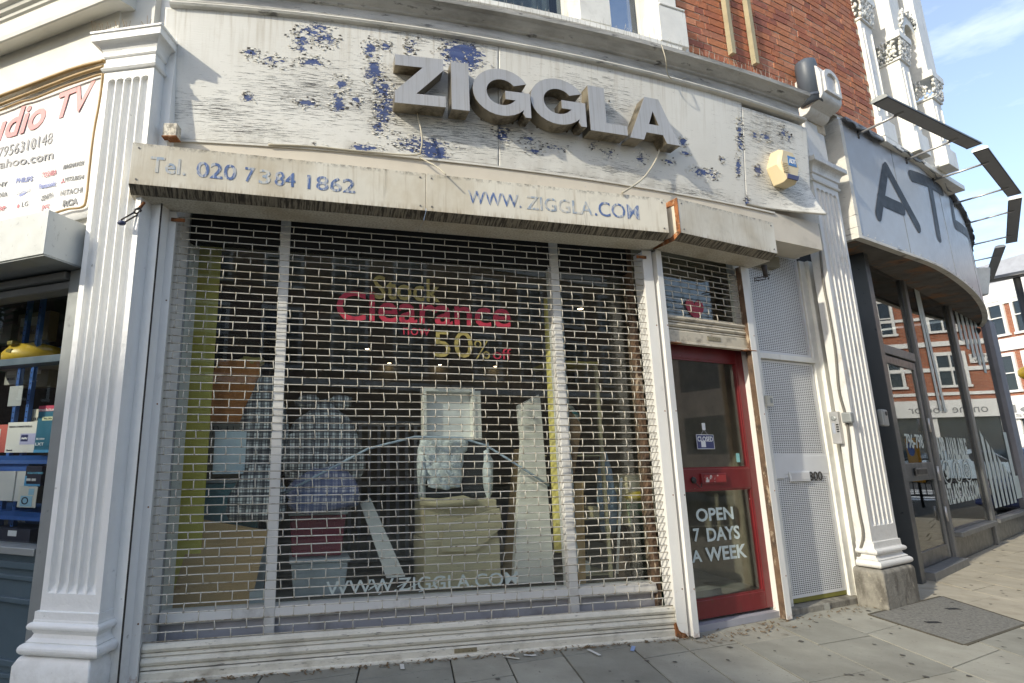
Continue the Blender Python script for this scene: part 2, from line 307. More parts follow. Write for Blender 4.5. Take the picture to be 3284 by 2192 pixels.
# ================================================================== SETTING
o = MB().add([(-400, -400, -.13), (400, -400, -.13), (400, 400, -.13), (-400, 400, -.13)], [(0, 1, 2, 3)]).build('road', m_asph, kind='structure')
Bp = [(-14, 7.9), (-6, 4.85), (-1.95, 3.25), (-1.5, 3.1), (.5, 3.6), (2.2, 4.2), (3.9, 5.0), (5.1, 5.85), (7.0, 7.25), (8.6, 8.5), (10.5, 10.3), (12.4, 12.6), (14.5, 16.5), (16, 22), (16.5, 30)]
def offset_line(pts, k):
    out = []
    for i, p in enumerate(pts):
        a = Vector(pts[max(i - 1, 0)]); b = Vector(pts[min(i + 1, len(pts) - 1)]); t = (b - a).normalized(); out.append(Vector(p) + Vector((t.y, -t.x)) * k)
    return out
outer = offset_line(Bp, 4.4); inner = offset_line(Bp, -.8)
m = MB(); n = len(Bp)
for z0, z1, ll in ((-.13, -.014, None),):
    m.add([(p.x, p.y, z1) for p in inner] + [(p.x, p.y, z1) for p in outer] + [(p.x, p.y, z0) for p in outer], [(i, i + 1, n + i + 1, n + i) for i in range(n - 1)] + [(n + i, n + i + 1, 2 * n + i + 1, 2 * n + i) for i in range(n - 1)])
pave = m.build('pavement', m_joint, kind='structure')
# kerb stones along the outer edge
for i in range(1, n - 1):
    a, b = outer[i], outer[i + 1]; k = max(1, int((b - a).length / .95)); t = (b - a).normalized(); q = Vector((-t.y, t.x))
    for j in range(k):
        p0 = a + (b - a) * (j / k) + t * .004; p1 = a + (b - a) * ((j + 1) / k) - t * .004
        vs_ = [(p.x, p.y, z) for z in (-.125, .002) for p in (p0 - q * .02, p1 - q * .02, p0 + q * .13, p1 + q * .13)]
        MB().hexa(vs_).build('kerb_stone', m_conc2, pave)
# paving slabs: cross joints run away from the camera, long joints follow the street
cover = [gnd(2791, 1973), gnd(3021, 1915), gnd(3290, 2001), gnd(3092, 2069)]
def in_poly(x, y, poly):
    s = 0
    for i in range(len(poly)):
        a, b = poly[i], poly[(i + 1) % len(poly)]; s += 1 if (b.x - a.x) * (y - a.y) - (b.y - a.y) * (x - a.x) > 0 else -1
    return abs(s) == len(poly)
def front_y(x):
    for (x0, y0), (x1, y1) in zip(Bp, Bp[1:]):
        if x0 <= x <= x1: return y0 + (y1 - y0) * (x - x0) / (x1 - x0)
    return 0
xs = [-2.6, -2.0, -1.4, -.85, -.3, .25, .6, .97, 1.45, 1.8, 2.2, 2.7, 3.2]
while xs[-1] < 11: xs.append(xs[-1] + random.choice((.45, .6, .6, .75)))
known = {2.2: 3.97, 2.7: 3.96, 3.2: 3.56}
for i in range(len(xs) - 1):
    x0, x1 = xs[i], xs[i + 1]; xc = (x0 + x1) / 2; tl = .36 if x0 < 3.2 else .5
    ybase = known.get(round(x0, 2), front_y(x0) - random.uniform(.15, .7)); step = .62 if x0 < 4 else .75
    y = ybase + step * 1.0; rows_ = 0; top = front_y(xc) + .25
    y = ybase + step * math.ceil((top - ybase) / step)
    while y > max(front_y(xc) - 4.1, -1.0) and rows_ < 8:
        y0, y1 = y - step, min(y, top + .3); rows_ += 1
        g = .004; h = random.uniform(-.002, .002); buff = (xc > 2.7 and (y0 + y1) / 2 > 4.40 + .36 * (xc - 2.7)) or xc > 4.6
        vs_ = [(xx, yy + tl * (xx - x0), z + (random.uniform(-.002, .002) if z else h)) for z in (-.03, 0) for yy in (y0 + g, y1 - g) for xx in (x0 + g, x1 - g)]
        cx, cyy = xc, (y0 + y1) / 2 + tl * (xc - x0)
        if not in_poly(cx, cyy, cover):
            MB().hexa(vs_).build('paving_slab', m_buff if buff else random.choice((m_conc, m_conc, m_conc2)), pave, bev=.004, seg=1)
        y -= step

# ------------------------------------------------------------------ the corner building above the shops
bld = thing('corner_building', 'curved Victorian corner building with red brick upper wall and white stucco windows', 'building', W, (1.5, 4.4, 4.3))
def sweep(mb, prof, x0, x1, nx=48, close=True, fn=cpt):
    rows = []
    for off, z in prof: rows.append([fn(x0 + (x1 - x0) * k / nx, off, z) for k in range(nx + 1)])
    npf = len(rows); flat = [p for r in rows for p in r]; w = nx + 1; fs = []
    rng = range(npf) if close else range(npf - 1)
    for i in rng:
        j = (i + 1) % npf
        for k in range(nx): fs.append((i * w + k, i * w + k + 1, j * w + k + 1, j * w + k))
    b = len(mb.v); mb.add(flat, fs)
    if close: mb.f.append([b + i * w for i in range(npf)]); mb.f.append([b + i * w + nx for i in range(npf)])
    return mb
# cornice over the shop fascia
m = MB(); sweep(m, [(.14, 4.30), (-.085, 4.30), (-.085, 4.375), (-.105, 4.377), (-.112, 4.388), (-.13, 4.392), (-.14, 4.398), (-.165, 4.416), (-.17, 4.424), (-.198, 4.43), (-.206, 4.458), (-.19, 4.463), (.14, 4.56)], -1.62, 3.60, 64)
corn = m.build('cornice', m_cornice, bld)
m = MB(); sweep(m, [(.02, 4.237), (-.09, 4.237), (-.112, 4.243), (-.12, 4.257), (-.112, 4.272), (-.09, 4.279), (.02, 4.279)], -1.62, 3.64, 64); m.build('moulding_bead', m_oldwhite, bld)
m = MB(); sweep(m, [(.05, 4.281), (-.072, 4.281), (-.08, 4.298), (.05, 4.298)], -1.62, 3.64, 64); m.build('frieze', m_oldwhite, bld)
spk = MB(); random.seed(12)
for k in range(130):
    x = -.2 + k * .0285; q = cpt(x, -.17 + random.uniform(-.02, .03), 4.465); spk.tube([q, q + Vector((random.uniform(-.02, .02), random.uniform(-.03, .01), random.uniform(.07, .11)))], .0011, 4)
spk.build('bird_spikes', mat('thin steel spike', (.35, .33, .28), .5), bld, kind='stuff'); random.seed(7)
# blocking course and window sill above the cornice
m = MB(); sweep(m, [(.45, 4.50), (.07, 4.50), (.07, 4.70), (.45, 4.72)], -1.6, 2.42, 48); m.build('blocking_course', m_cornice, bld)
m = MB(); sweep(m, [(.45, 4.70), (.02, 4.70), (.02, 4.74), (.07, 4.755), (.45, 4.76)], -1.6, 2.42, 48); m.build('window_sill', m_white, bld)
def pier(x0, x1, z0, z1, f0, b0, name, mt, seat=True):
    m = MB(); sweep(m, [(b0, z0), (f0, z0), (f0, z1), (b0, z1)], x0, x1, 3); q = m.build(name, mt, bld, bev=.006)
    return q
pier(1.44, 1.73, 4.76, 5.06, .03, .30, 'window_pier_block', m_white); pier(1.47, 1.70, 5.06, 8.5, .06, .30, 'window_pier', m_white); pier(1.45, 1.72, 5.06, 5.08, .02, .30, 'pier_moulding', m_white)
pier(2.20, 2.49, 4.74, 5.10, .01, .34, 'window_pier_block', m_white); pier(2.24, 2.44, 5.10, 8.5, .05, .34, 'window_pier', m_white); pier(2.21, 2.48, 5.10, 5.12, .0, .34, 'pier_moulding', m_white)
pier(2.49, 2.53, 4.66, 4.80, .05, .34, 'pier_foot', m_white)
m = MB(); sweep(m, [(.035, 5.3), (.05, 5.3), (.05, 6.4), (.035, 6.4)], 2.32, 2.345, 1); sweep(m, [(.035, 5.3), (.05, 5.3), (.05, 6.4), (.035, 6.4)], 2.405, 2.42, 1); m.build('pier_panel_bead', m_white, bld)
pier(.30, .52, 4.76, 8.5, .05, .30, 'window_pier', m_white)
for x0, x1, cur in ((.52, 1.47, True), (1.70, 2.24, False), (-.9, .30, True)):
    fr_ = MB(); sweep(fr_, [(.30, 4.76), (.18, 4.76), (.18, 4.84), (.30, 4.84)], x0, x1, 4); wf = fr_.build('window_frame', m_white, bld)
    fr_ = MB()
    for a in (x0, x1 - .07): sweep(fr_, [(.30, 4.84), (.19, 4.84), (.19, 8.5), (.30, 8.5)], a, a + .07, 2)
    fr_.build('window_stile', m_white, bld)
    g = MB(); sweep(g, [(.235, 4.84), (.24, 4.84), (.24, 8.5), (.235, 8.5)], x0 + .07, x1 - .07, 4); g.build('window_pane', m_house, bld)
    cm = MB(); rows = [[cpt(x0 + .1 + (x1 - x0 - .2) * k / 24, .34 + .025 * math.sin(k * 1.9), z) for k in range(25)] for z in (4.8, 8.5)]
    if cur: cm.grid(rows); cm.build('net_curtain', mat('net curtain', (.62, .62, .52), .9, var=.1, bump=0), bld)
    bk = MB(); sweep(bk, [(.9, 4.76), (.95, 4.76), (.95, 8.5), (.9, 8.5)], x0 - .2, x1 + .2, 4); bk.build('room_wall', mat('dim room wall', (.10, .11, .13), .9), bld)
# the brick wall: mortar backing, then bricks in Flemish bond
XB0, XB1, ZB0 = 2.50, 5.30, 4.50
m_mortar = mat('lime mortar', (.56, .48, .36), .95, var=.2, vs=20, bump=.6, bs=90)
brick_cols = [(.46, .165, .08), (.50, .19, .09), (.41, .14, .075), (.43, .175, .105), (.32, .11, .07), (.53, .22, .12)]
bmats = [mat('red brick', c, .88, var=.22, vs=16, layers=[((.16, .06, .035), 9, (1, 1, 1), .6, .75, .6), ((.10, .09, .08), 22, (1, 1, 1), .68, .74, .6), ((.52, .36, .24), 30, (1, 1, 1), .68, .74, .4)], bump=.9, bs=55, bdist=.006) for c in brick_cols]
m = MB(); sweep(m, [(.45, ZB0 - .1), (.104, ZB0 - .1), (.104, 8.6), (.45, 8.6)], XB0 - .05, 4.30, 20); sweep(m, [(.45, 4.70), (.104, 4.70), (.104, 8.6), (.45, 8.6)], 4.3005, XB1 + .03, 12); wall = m.build('brick_wall', m_mortar, bld)
def brick_mesh(lw, k):
    b = MB(); hx, hz = lw / 2 - .001, .0315; j = lambda: random.uniform(-.003, .003)
    b.hexa([(x + j(), y + (j() * .6 if y < 0 else 0), z + j()) for z in (-hz, hz) for y in (-.005, .05) for x in (-hx, hx)])
    me = b.mesh('brick'); me.materials.append(bmats[k]); return me
bm_s = [brick_mesh(.215, k) for k in range(6)]; bm_h = [brick_mesh(.102, k) for k in range(6)]
# arc length along the wall
def arc_x(x, s):
    return x + s / math.hypot(1, slope(x + s / 2 / math.hypot(1, slope(x))))
bricks = []; zc = ZB0 + .033; row = 0
while zc < 7.4:
    x = XB0 + (0 if row % 2 == 0 else -.056); hd = row % 2
    while x < XB1:
        lw = .102 if hd else .215; xm = arc_x(x, lw / 2)
        if xm + lw / 2 < XB1 + .05 and xm > XB0 - .02 and not (xm > 4.28 and zc < 4.73): bricks.append((xm, zc, hd))
        x = arc_x(x, lw + .0105); hd = 1 - hd
    zc += .0755; row += 1
def visible(xm, z):
    p = cpt(xm, .1, z) - CAM; w_ = p.dot(fw); return PX + F * p.dot(rt) / w_, PY - F * p.dot(up) / w_
vis = [b for b in bricks if -20 < visible(b[0], b[1])[0] < 3300 and visible(b[0], b[1])[1] > -15]
vis.sort(key=lambda b: (cpt(b[0], .1, b[1]) - CAM).length)
for xm, z, hd in vis[:300]:
    o = shared('brick', random.choice(bm_h if hd else bm_s), wall, cpt(xm, .104 + random.uniform(-.002, .003), z), math.atan(slope(xm)))
rest = set(vis[300:]) | set(b for b in bricks if b not in vis)
for k in range(6):
    m = MB()
    for i, (xm, z, hd) in enumerate(sorted(rest)):
        if (i * 7 + int(z * 100)) % 6 != k: continue
        lw = .102 if hd else .215; a = math.atan(slope(xm)); c, s = math.cos(a), math.sin(a); p = cpt(xm, .104, z)
        m.hexa([(p.x + c * x - s * y, p.y + s * x + c * y, p.z + zz) for zz in (-.0325, .0325) for y in (-.005, .05) for x in (-lw / 2 + .001, lw / 2 - .001)])
    if m.v: m.build('brick_field', bmats[k], wall, kind='stuff')
# two timber battens fixed to the brickwork
for i, (a, b, c, d) in enumerate((((2315, -40), (2331, -40), (2339, 173), (2350, 169)), ((2389, 5), (2403, 5), (2415, 205), (2427, 203)))):
    xa, za = onc(*a, .07); xb, zb = onc(*b, .07); xc_, zc_ = onc(*c, .07); xd, zd = onc(*d, .07); m = MB()
    x0, x1 = (xa + xc_) / 2, (xb + xd) / 2; sweep(m, [(.09, zc_), (.045, zc_), (.045, max(za, zb) + .0), (.09, max(za, zb))], x0, x0 + .045, 1)
    m.build('timber_batten', mat('pale weathered timber', (.42, .37, .24), .85, var=.2, layers=[((.08, .06, .04), 18, (1, 1, .3), .62, .68, .8)], bump=.4), None, label=('longer pale timber batten on the red brick wall, nearer the white window' if i == 0 else 'second pale timber batten on the red brick wall, further from the white window'), cat='batten', group='battens on the brick wall', base=cpt(x0, .09, zc_))

# ------------------------------------------------------------------ window bay above the grey shop (parts of the building)
def ubox(nm, u0, u1, d0, d1, z0, z1, mt=m_white, bev=.006):
    q = MB(); q.box(u0, u1, d0, d1, z0, z1); q.v = [U.w(*v) for v in q.v]; return q.build(nm, mt, bld, bev=bev)
ubox('bay_wall', -.12, 2.2, .18, .5, 4.55, 9.0)
ubox('bay_cornice', -.12, 2.25, -.11, .2, 4.61, 4.68, m_white)
for u0, u1, df, zc_ in ((-.10, .20, -.08, 6.20), (.62, .88, -.16, 5.90), (1.34, 1.62, -.2, 5.60)):
    ubox('bay_pier_block', u0 - .03, u1 + .03, df - .03, .2, 4.68, 4.92); ubox('bay_pier', u0, u1, df, .2, 4.92, zc_)
    for du in (.04, u1 - u0 - .055): ubox('pier_fillet', u0 + du, u0 + du + .015, df - .012, df, 5.02, zc_ - .1, bev=.002)
    ubox('capital_block', u0 - .05, u1 + .05, df - .06, .2, zc_ + .27, zc_ + .36); ubox('capital_neck', u0 - .02, u1 + .02, df - .02, .2, zc_, zc_ + .03)
    lf = MB()
    for k in range(190):                                # carved leaves of the capital
        side = random.random(); uu = random.uniform(u0 - .02, u1 + .02) if side < .6 else u0 - .02; dd = df - .01 if side < .6 else random.uniform(df, .15); zz = zc_ + .03 + random.random() * .24; out = .002 + .028 * (zz - zc_) / .27
        c_ = U.w(uu - (out if side >= .6 else 0), dd - (out if side < .6 else 0), zz); r_ = random.uniform(.010, .021); lf.ball(c_, r_, r_, r_ * random.uniform(.8, 2.2), 6, 5, .3)
    lf.build('carved_leaves', m_white, bld, kind='stuff')
    ubox('entablature', u0 - .03, u1 + .03, df - .02, .2, zc_ + .36, 9.0)
for uc, hw, zs, dfr in ((1.11, .24, 6.26, -.2), (.45, .2, 6.56, -.02)):    # arches between the piers
    m = MB(); nseg = 14
    for ri, ro, d0, d1 in ((hw - .03, hw + .06, dfr + .02, .16),):
        for k in range(nseg):
            a0, a1 = math.pi * k / nseg, math.pi * (k + 1) / nseg
            m.hexa([U.w(uc - rr * math.cos(a), dd, zs + rr * 1.5 * math.sin(a)) for rr in (ri, ro) for dd in (d0, d1) for a in (a0, a1)])
    m.build('arch', m_white, bld)
    lf = MB()
    for k in range(200):
        a = math.pi * random.random(); rr = hw + .055 + random.random() * .06; lf.ball(U.w(uc - rr * math.cos(a), dfr + .05 - random.uniform(0, .05), zs + rr * 1.5 * math.sin(a)), .017, .017, .02, 6, 5, .3)
    lf.build('carved_archivolt', m_white, bld, kind='stuff')
for u0, u1 in ((.30, .60), (.90, 1.32)):
    q = MB(); q.box(u0, u1, .14, .15, 4.9, 8.5); q.v = [U.w(*v) for v in q.v]; q.build('window_pane', m_house, bld)
    ubox('window_bar', u0, u1, .12, .16, 5.75, 5.81); ubox('window_bar', u0, u0 + .04, .12, .16, 4.9, 8.5); ubox('window_bar', u1 - .04, u1, .12, .16, 4.9, 8.5)
# ================================================================== SHOP FRONT: fascia board with peeling paint
def fascia_mat():
    m = bpy.data.materials.new('peeling white fascia paint'); m.use_nodes = True; t = m.node_tree; b = t.nodes['Principled BSDF']; lk = t.links.new
    uv = nd(t, 'ShaderNodeUVMap'); at = nd(t, 'ShaderNodeAttribute'); at.attribute_name = 'peel'; at2 = nd(t, 'ShaderNodeAttribute'); at2.attribute_name = 'crack'
    def noise(scale, st, detail=7, rg=.6):
        mpn = nd(t, 'ShaderNodeMapping'); mpn.inputs['Scale'].default_value = st; lk(uv.outputs[0], mpn.inputs['Vector']); n = nd(t, 'ShaderNodeTexNoise'); n.inputs['Scale'].default_value = scale; n.inputs['Detail'].default_value = detail; n.inputs['Roughness'].default_value = rg; lk(mpn.outputs[0], n.inputs['Vector']); return n.outputs[0]
    def mr(x, a, c, lo=0., hi=1.):
        n = nd(t, 'ShaderNodeMapRange'); n.inputs[1].default_value = a; n.inputs[2].default_value = c; n.inputs[3].default_value = lo; n.inputs[4].default_value = hi; lk(x, n.inputs[0]); return n.outputs[0]
    def op(o_, x, y):
        n = nd(t, 'ShaderNodeMath'); n.operation = o_
        for i, q in enumerate((x, y)):
            if isinstance(q, (int, float)): n.inputs[i].default_value = q
            else: lk(q, n.inputs[i])
        return n.outputs[0]
    def mix(f, a, c):
        n = nd(t, 'ShaderNodeMix'); n.data_type = 'RGBA'; lk(f, n.inputs['Factor'])
        for s_, x in (('A', a), ('B', c)):
            if isinstance(x, tuple): n.inputs[s_].default_value = (*x, 1)
            else: lk(x, n.inputs[s_])
        return n.outputs['Result']
    base = mix(mr(noise(1.3, (1, 1, 1)), .35, .7), (.83, .815, .755), (.73, .71, .645))
    base = mix(mr(noise(5, (1.6, 1, 1)), .62, .85, 0, .35), base, (.52, .46, .34))
    grain = noise(24, (.28, 8, 1), 9, .74); gk = op('ADD', grain, op('MULTIPLY', at2.outputs['Fac'], .13)); crk = mr(gk, .655, .685)
    base = mix(op('MULTIPLY', crk, .9), base, (.05, .045, .04))
    speck = mr(op('ADD', noise(70, (.8, 1.6, 1), 6, .7), op('MULTIPLY', at2.outputs['Fac'], .10)), .70, .73); base = mix(op('MULTIPLY', speck, .8), base, (.07, .06, .055))
    sep = nd(t, 'ShaderNodeSeparateXYZ'); lk(uv.outputs[0], sep.inputs[0]); drip = op('MULTIPLY', mr(noise(9, (3.5, .18, 1), 6), .50, .72), mr(sep.outputs[1], 3.75, 4.22, 0, .55)); base = mix(drip, base, (.40, .34, .24)); low = op('MULTIPLY', mr(noise(5, (1.5, 1, 1), 6), .42, .7), mr(sep.outputs[1], 3.42, 3.30, 0, .6)); base = mix(low, base, (.30, .26, .20))
    fine = noise(26, (.7, 1.5, 1), 10, .72); pk = op('ADD', fine, op('MULTIPLY', at.outputs['Fac'], .27)); peel = mr(pk, .715, .722); edge = mr(pk, .697, .712)
    base = mix(op('MULTIPLY', edge, .85), base, (.13, .12, .11))
    rim = op('MULTIPLY', mr(pk, .685, .70), op('SUBTRACT', 1, edge)) ; base = mix(op('MULTIPLY', rim, .5), base, (.85, .84, .80))
    blue = mix(mr(noise(9, (.6, 3, 1)), .40, .62), (.055, .085, .23), (.10, .14, .30)); blue = mix(mr(noise(24, (1, 2, 1)), .62, .68, 0, .8), blue, (.07, .07, .08))
    base = mix(peel, base, blue)
    lk(base, b.inputs['Base Color']); b.inputs['Roughness'].default_value = .55
    h = op('SUBTRACT', op('SUBTRACT', op('MULTIPLY', rim, .6), op('MULTIPLY', peel, .8)), op('MULTIPLY', crk, .5)); h = op('ADD', h, op('MULTIPLY', noise(30, (.4, 4, 1)), .35))
    bn = nd(t, 'ShaderNodeBump'); bn.inputs['Strength'].default_value = .7; bn.inputs['Distance'].default_value = .006; lk(h, bn.inputs['Height']); lk(bn.outputs[0], b.inputs['Normal']); return m
m_fascia = fascia_mat()
def foff(z): return -.085 * (z - 3.3) / .94
# worn patches read off the photograph: pixel, radius in x and y (m), strength
peels = [((1185, 170), .04, .06, 1.05), ((1200, 235), .05, .08, 1.12), ((1225, 290), .05, .07, 1.15), ((1232, 355), .06, .10, 1.12), ((1215, 400), .04, .05, .95), ((1250, 330), .07, .05, .9), ((1480, 190), .13, .10, 1.3), ((1465, 175), .08, .06, 1.2), ((1010, 115), .09, .07, .95), ((965, 145), .06, .07, .9), ((1050, 140), .06, .04, 1.0),
         ((805, 176), .04, .02, 1.25), ((795, 310), .035, .025, 1.2), ((870, 200), .10, .03, .8), ((1000, 205), .07, .03, 1.0), ((985, 330), .06, .025, 1.15), ((1085, 330), .04, .06, 1.15), ((1095, 270), .05, .04, .9), ((1145, 320), .03, .03, 1.05), ((1365, 460), .16, .05, 1.15), ((1390, 485), .09, .04, 1.25), ((1300, 460), .05, .02, 1.1), ((1170, 465), .09, .02, 1.1), ((1020, 465), .05, .02, .9),
         ((1320, 145), .04, .06, .8), ((1310, 170), .03, .03, .9), ((1235, 160), .03, .03, 1.0), ((1615, 430), .05, .05, 1.1), ((1605, 400), .03, .05, .8), ((1720, 480), .05, .02, 1.0), ((1700, 445), .06, .03, .85), ((2190, 455), .03, .03, 1.2), ((2198, 490), .04, .012, 1.3), ((2150, 515), .04, .02, 1.1), ((2255, 550), .09, .04, .95), ((2295, 557), .05, .03, 1.0), ((2318, 510), .02, .02, 1.0),
         ((2365, 425), .025, .08, 1.05), ((2370, 465), .03, .05, 1.05), ((2370, 535), .025, .07, 1.15), ((2415, 440), .04, .03, 1.0), ((2450, 445), .05, .03, 1.0), ((2434, 543), .04, .035, 1.2), ((2408, 640), .02, .04, 1.1), ((2500, 430), .05, .04, .9), ((2520, 445), .03, .03, .9), ((1960, 490), .05, .03, .8), ((1910, 465), .04, .03, .8), ((2060, 505), .05, .04, .85), ((1785, 470), .08, .02, .8), ((2110, 640), .0, .0, .0)]
cracks = [((820, 410), .5, .12), ((1000, 300), .7, .3), ((1250, 320), .5, .4), ((1500, 420), .9, .25), ((1900, 330), .6, .3), ((2460, 430), .5, .5), ((2520, 600), .6, .3), ((2250, 620), .6, .12), ((1850, 560), .6, .06), ((700, 350), .5, .15), ((2000, 540), .5, .08), ((1420, 140), .6, .1)]
PL = [(*onc(*p, -.04), a, b, s) for p, a, b, s in peels if s]; CL = [(*onc(*p, -.04), a, b) for p, a, b in cracks]
fas = thing('shop_fascia', 'curved timber fascia of peeling white paint with blue showing through', 'fascia', W, tuple(cpt(1.0, .05, 3.3)))
def curl(x, z):                                        # the loose lower corner at the far end
    return -.20 * max(0, (x - 3.05) / .8) ** 1.5 * max(0, (3.62 - z) / .32) ** 1.3
def panel(x0, x1, z0, z1, n, mm):
    m = MB(); rows = [[cpt(x0 + (x1 - x0) * i / n, foff(z0 + (z1 - z0) * j / mm) + curl(x0 + (x1 - x0) * i / n, z0 + (z1 - z0) * j / mm), z0 + (z1 - z0) * j / mm) for i in range(n + 1)] for j in range(mm + 1)]
    m.grid(rows); o = m.build('fascia_panel', m_fascia, fas); me = o.data; uvl = me.uv_layers.new(name='UVMap')
    sz = [(x0 + (x1 - x0) * i / n, z0 + (z1 - z0) * j / mm) for j in range(mm + 1) for i in range(n + 1)]
    for lp in me.loops: uvl.data[lp.index].uv = sz[lp.vertex_index]
    a = me.attributes.new('peel', 'FLOAT', 'POINT'); c = me.attributes.new('crack', 'FLOAT', 'POINT')
    for i, (x, z) in enumerate(sz):
        p = 0
        for px_, pz_, rx, rz, s in PL:
            q = ((x - px_) / rx / 1.35) ** 2 + ((z - pz_) / rz / 1.35) ** 2
            if q < 4: p = max(p, s * math.exp(-q * .9))
        a.data[i].value = p; c.data[i].value = max([0] + [math.exp(-((x - cx) / rx) ** 2 - ((z - cz) / rz) ** 2) for cx, cz, rx, rz in CL])
    so_ = o.modifiers.new('thick', 'SOLIDIFY'); so_.thickness = .018; so_.offset = -1; return o
panel(-1.655, .664, 3.305, 4.24, 230, 90); panel(.669, 2.884, 3.300, 4.24, 220, 90); panel(2.889, 3.68, 3.325, 4.20, 90, 90)
# curled flakes of paint standing off the worn patches
random.seed(3); fl = MB(); fb = MB()
for px_, pz_, rx, rz, s in PL:
    for k in range(int(10 + 260 * (rx + rz))):
        a = random.random() * 6.283; q = random.uniform(.75, 1.5); x = px_ + rx * 1.25 * q * math.cos(a); z = pz_ + rz * 1.25 * q * math.sin(a)
        if not (3.33 < z < 4.21 and -1.6 < x < 3.6): continue
        l = random.uniform(.004, .016); h = random.uniform(.003, .010); tilt = random.uniform(.25, .9); o0 = foff(z) + curl(x, z) - .0015; sg_ = random.choice((-1, 1)); n_ = random.choice((3, 4, 5)); base_ = [(random.uniform(-1, 1) * l, 0) for _ in range(2)]
        pts = [(x - l, o0, z), (x + l * random.uniform(.5, 1), o0, z + random.uniform(-.003, .003)), (x + l * random.uniform(.2, .9), o0 - h * tilt, z + sg_ * h), (x - l * random.uniform(.2, .8), o0 - h * tilt * random.uniform(.5, 1.2), z + sg_ * h * random.uniform(.6, 1.2))]
        (fl if random.random() < .72 else fb).add([cpt(px0, of0, z0) for px0, of0, z0 in pts], [(0, 1, 2, 3)])
fl.build('paint_flakes', mat('lifted white paint', (.84, .81, .73), .6, var=.08, bump=0), fas, kind='stuff'); fb.build('dark_flakes', mat('dark backed paint', (.10, .09, .085), .8, bump=0), fas, kind='stuff')
m = MB(); sweep(m, [(.25, 3.04), (.0, 3.04), (.0, 3.30), (.02, 3.31), (.02, 4.23), (.25, 4.23)], -1.66, 3.76, 48); m.build('backing_board', mat('warm off white board', (.66, .60, .50), .6, var=.06, layers=[(GR, 3, (1, 1, 1), .55, .85, .4), ((.12, .2, .4), 9, (1, 1, 2), .70, .73, .7)], bump=.2), fas)
m = MB(); sweep(m, [(-.005, 3.285), (-.012, 3.285), (-.012, 3.30), (-.005, 3.30)], -1.6, 3.2, 40); m.build('edge_strip', m_oldwhite, fas)

# ------------------------------------------------------------------ raised steel letters
def letter_outline(ch):
    if ch == 'Z': return [[(0, 1), (.96, 1), (.96, .76), (.42, .22), (1, .22), (1, 0), (0, 0), (0, .23), (.55, .78), (0, .78)]]
    if ch == 'I': return [[(0, 0), (1, 0), (1, 1), (0, 1)]]
    if ch == 'L': return [[(0, 0), (1, 0), (1, .21), (.44, .21), (.44, 1), (0, 1)]]
    if ch == 'A': return [[(0, 0), (.27, 0), (.335, .18), (.665, .18), (.73, 0), (1, 0), (.64, 1), (.36, 1)], [(.40, .38), (.50, .70), (.60, .38)]]
    out = []
    for k in range(25):                                # G: outer sweep from upper right round to lower right
        a = R_(28 + (332 - 28) * k / 24); out.append((.5 + .5 * math.cos(a), .5 + .5 * math.sin(a)))
    out[-1] = (.86, .10)
    out += [(.90, 0.02), (1, 0.02), (1, .54), (.56, .54), (.56, .36), (.74, .36)]
    for k in range(21):
        a = R_(318 - (318 - 36) * k / 20); out.append((.5 + .265 * math.cos(a), .5 + .275 * math.sin(a)))
    return [out]
LET = [('Z', 1269, 1430, 333, 185), ('I', 1450, 1506, 343, 203), ('G', 1520, 1700, 373, 222), ('G', 1706, 1876, 415, 251), ('L', 1893, 2006, 426, 276), ('A', 2020, 2172, 458, 321)]
LABL = {'Z': 'raised brushed steel letter Z, first of the shop name', 'I': 'raised brushed steel letter I, narrow upright bar in the shop name', 'L': 'raised brushed steel letter L in the shop name', 'A': 'raised brushed steel letter A ending the shop name'}
gn = 0; OFF = -.15
for ch, xl, xr, yb_, yt in LET:
    a, _ = onc(xl, (yb_ + yt) / 2, OFF); b, _ = onc(xr, (yb_ + yt) / 2, OFF); xm = (a + b) / 2
    z0, z1 = 3.612, 3.99
    ang = math.degrees(math.atan(slope(xm))) - 2; p = cpt(xm, 0); fr_ = Fr(p.x, p.y, ang); wd = (cpt(b, OFF) - cpt(a, OFF)).length
    if ch == 'G': gn += 1; lab = 'first raised brushed steel letter G, next to the narrow I' if gn == 1 else 'second raised brushed steel letter G, next to the L'
    else: lab = LABL[ch]
    t = thing('sign_letter', lab, 'sign letter', fr_, (0, -.03, z0), group='steel letters of the shop name')
    loops = letter_outline(ch); tr = lambda q: (-wd / 2 + q[0] * wd, z0 + q[1] * (z1 - z0))
    bmx = bmesh.new(); edges = []
    for lp in loops:
        vs_ = [bmx.verts.new((tr(q)[0], OFF, tr(q)[1])) for q in lp]; edges += [bmx.edges.new((vs_[i], vs_[(i + 1) % len(vs_)])) for i in range(len(vs_))]
    bmesh.ops.triangle_fill(bmx, use_beauty=True, use_dissolve=False, edges=edges)
    m = MB(); bmx.verts.index_update(); m.add([v.co.copy() for v in bmx.verts], [[v.index for v in f.verts] for f in bmx.faces]); bmx.free()
    o = m.build('face', m_sign, t); sd = o.modifiers.new('thick', 'SOLIDIFY'); sd.thickness = .003; sd.offset = 0
    m = MB()
    for lp in loops: m.pd([tr(q) for q in lp], OFF + .002, OFF + .112, caps=False)
    m.build('return', m_signret, t)
    m = MB()
    for uu in ((-wd * .28, wd * .28) if ch != 'I' else (0,)): m.tube([(uu, OFF + .11, z0 + .03), (uu, -.03, z0 + .03)], .008, 6); m.tube([(uu, OFF + .11, z1 - .03), (uu, -.06, z1 - .03)], .008, 6)
    m.build('fixing', m_signret, t)
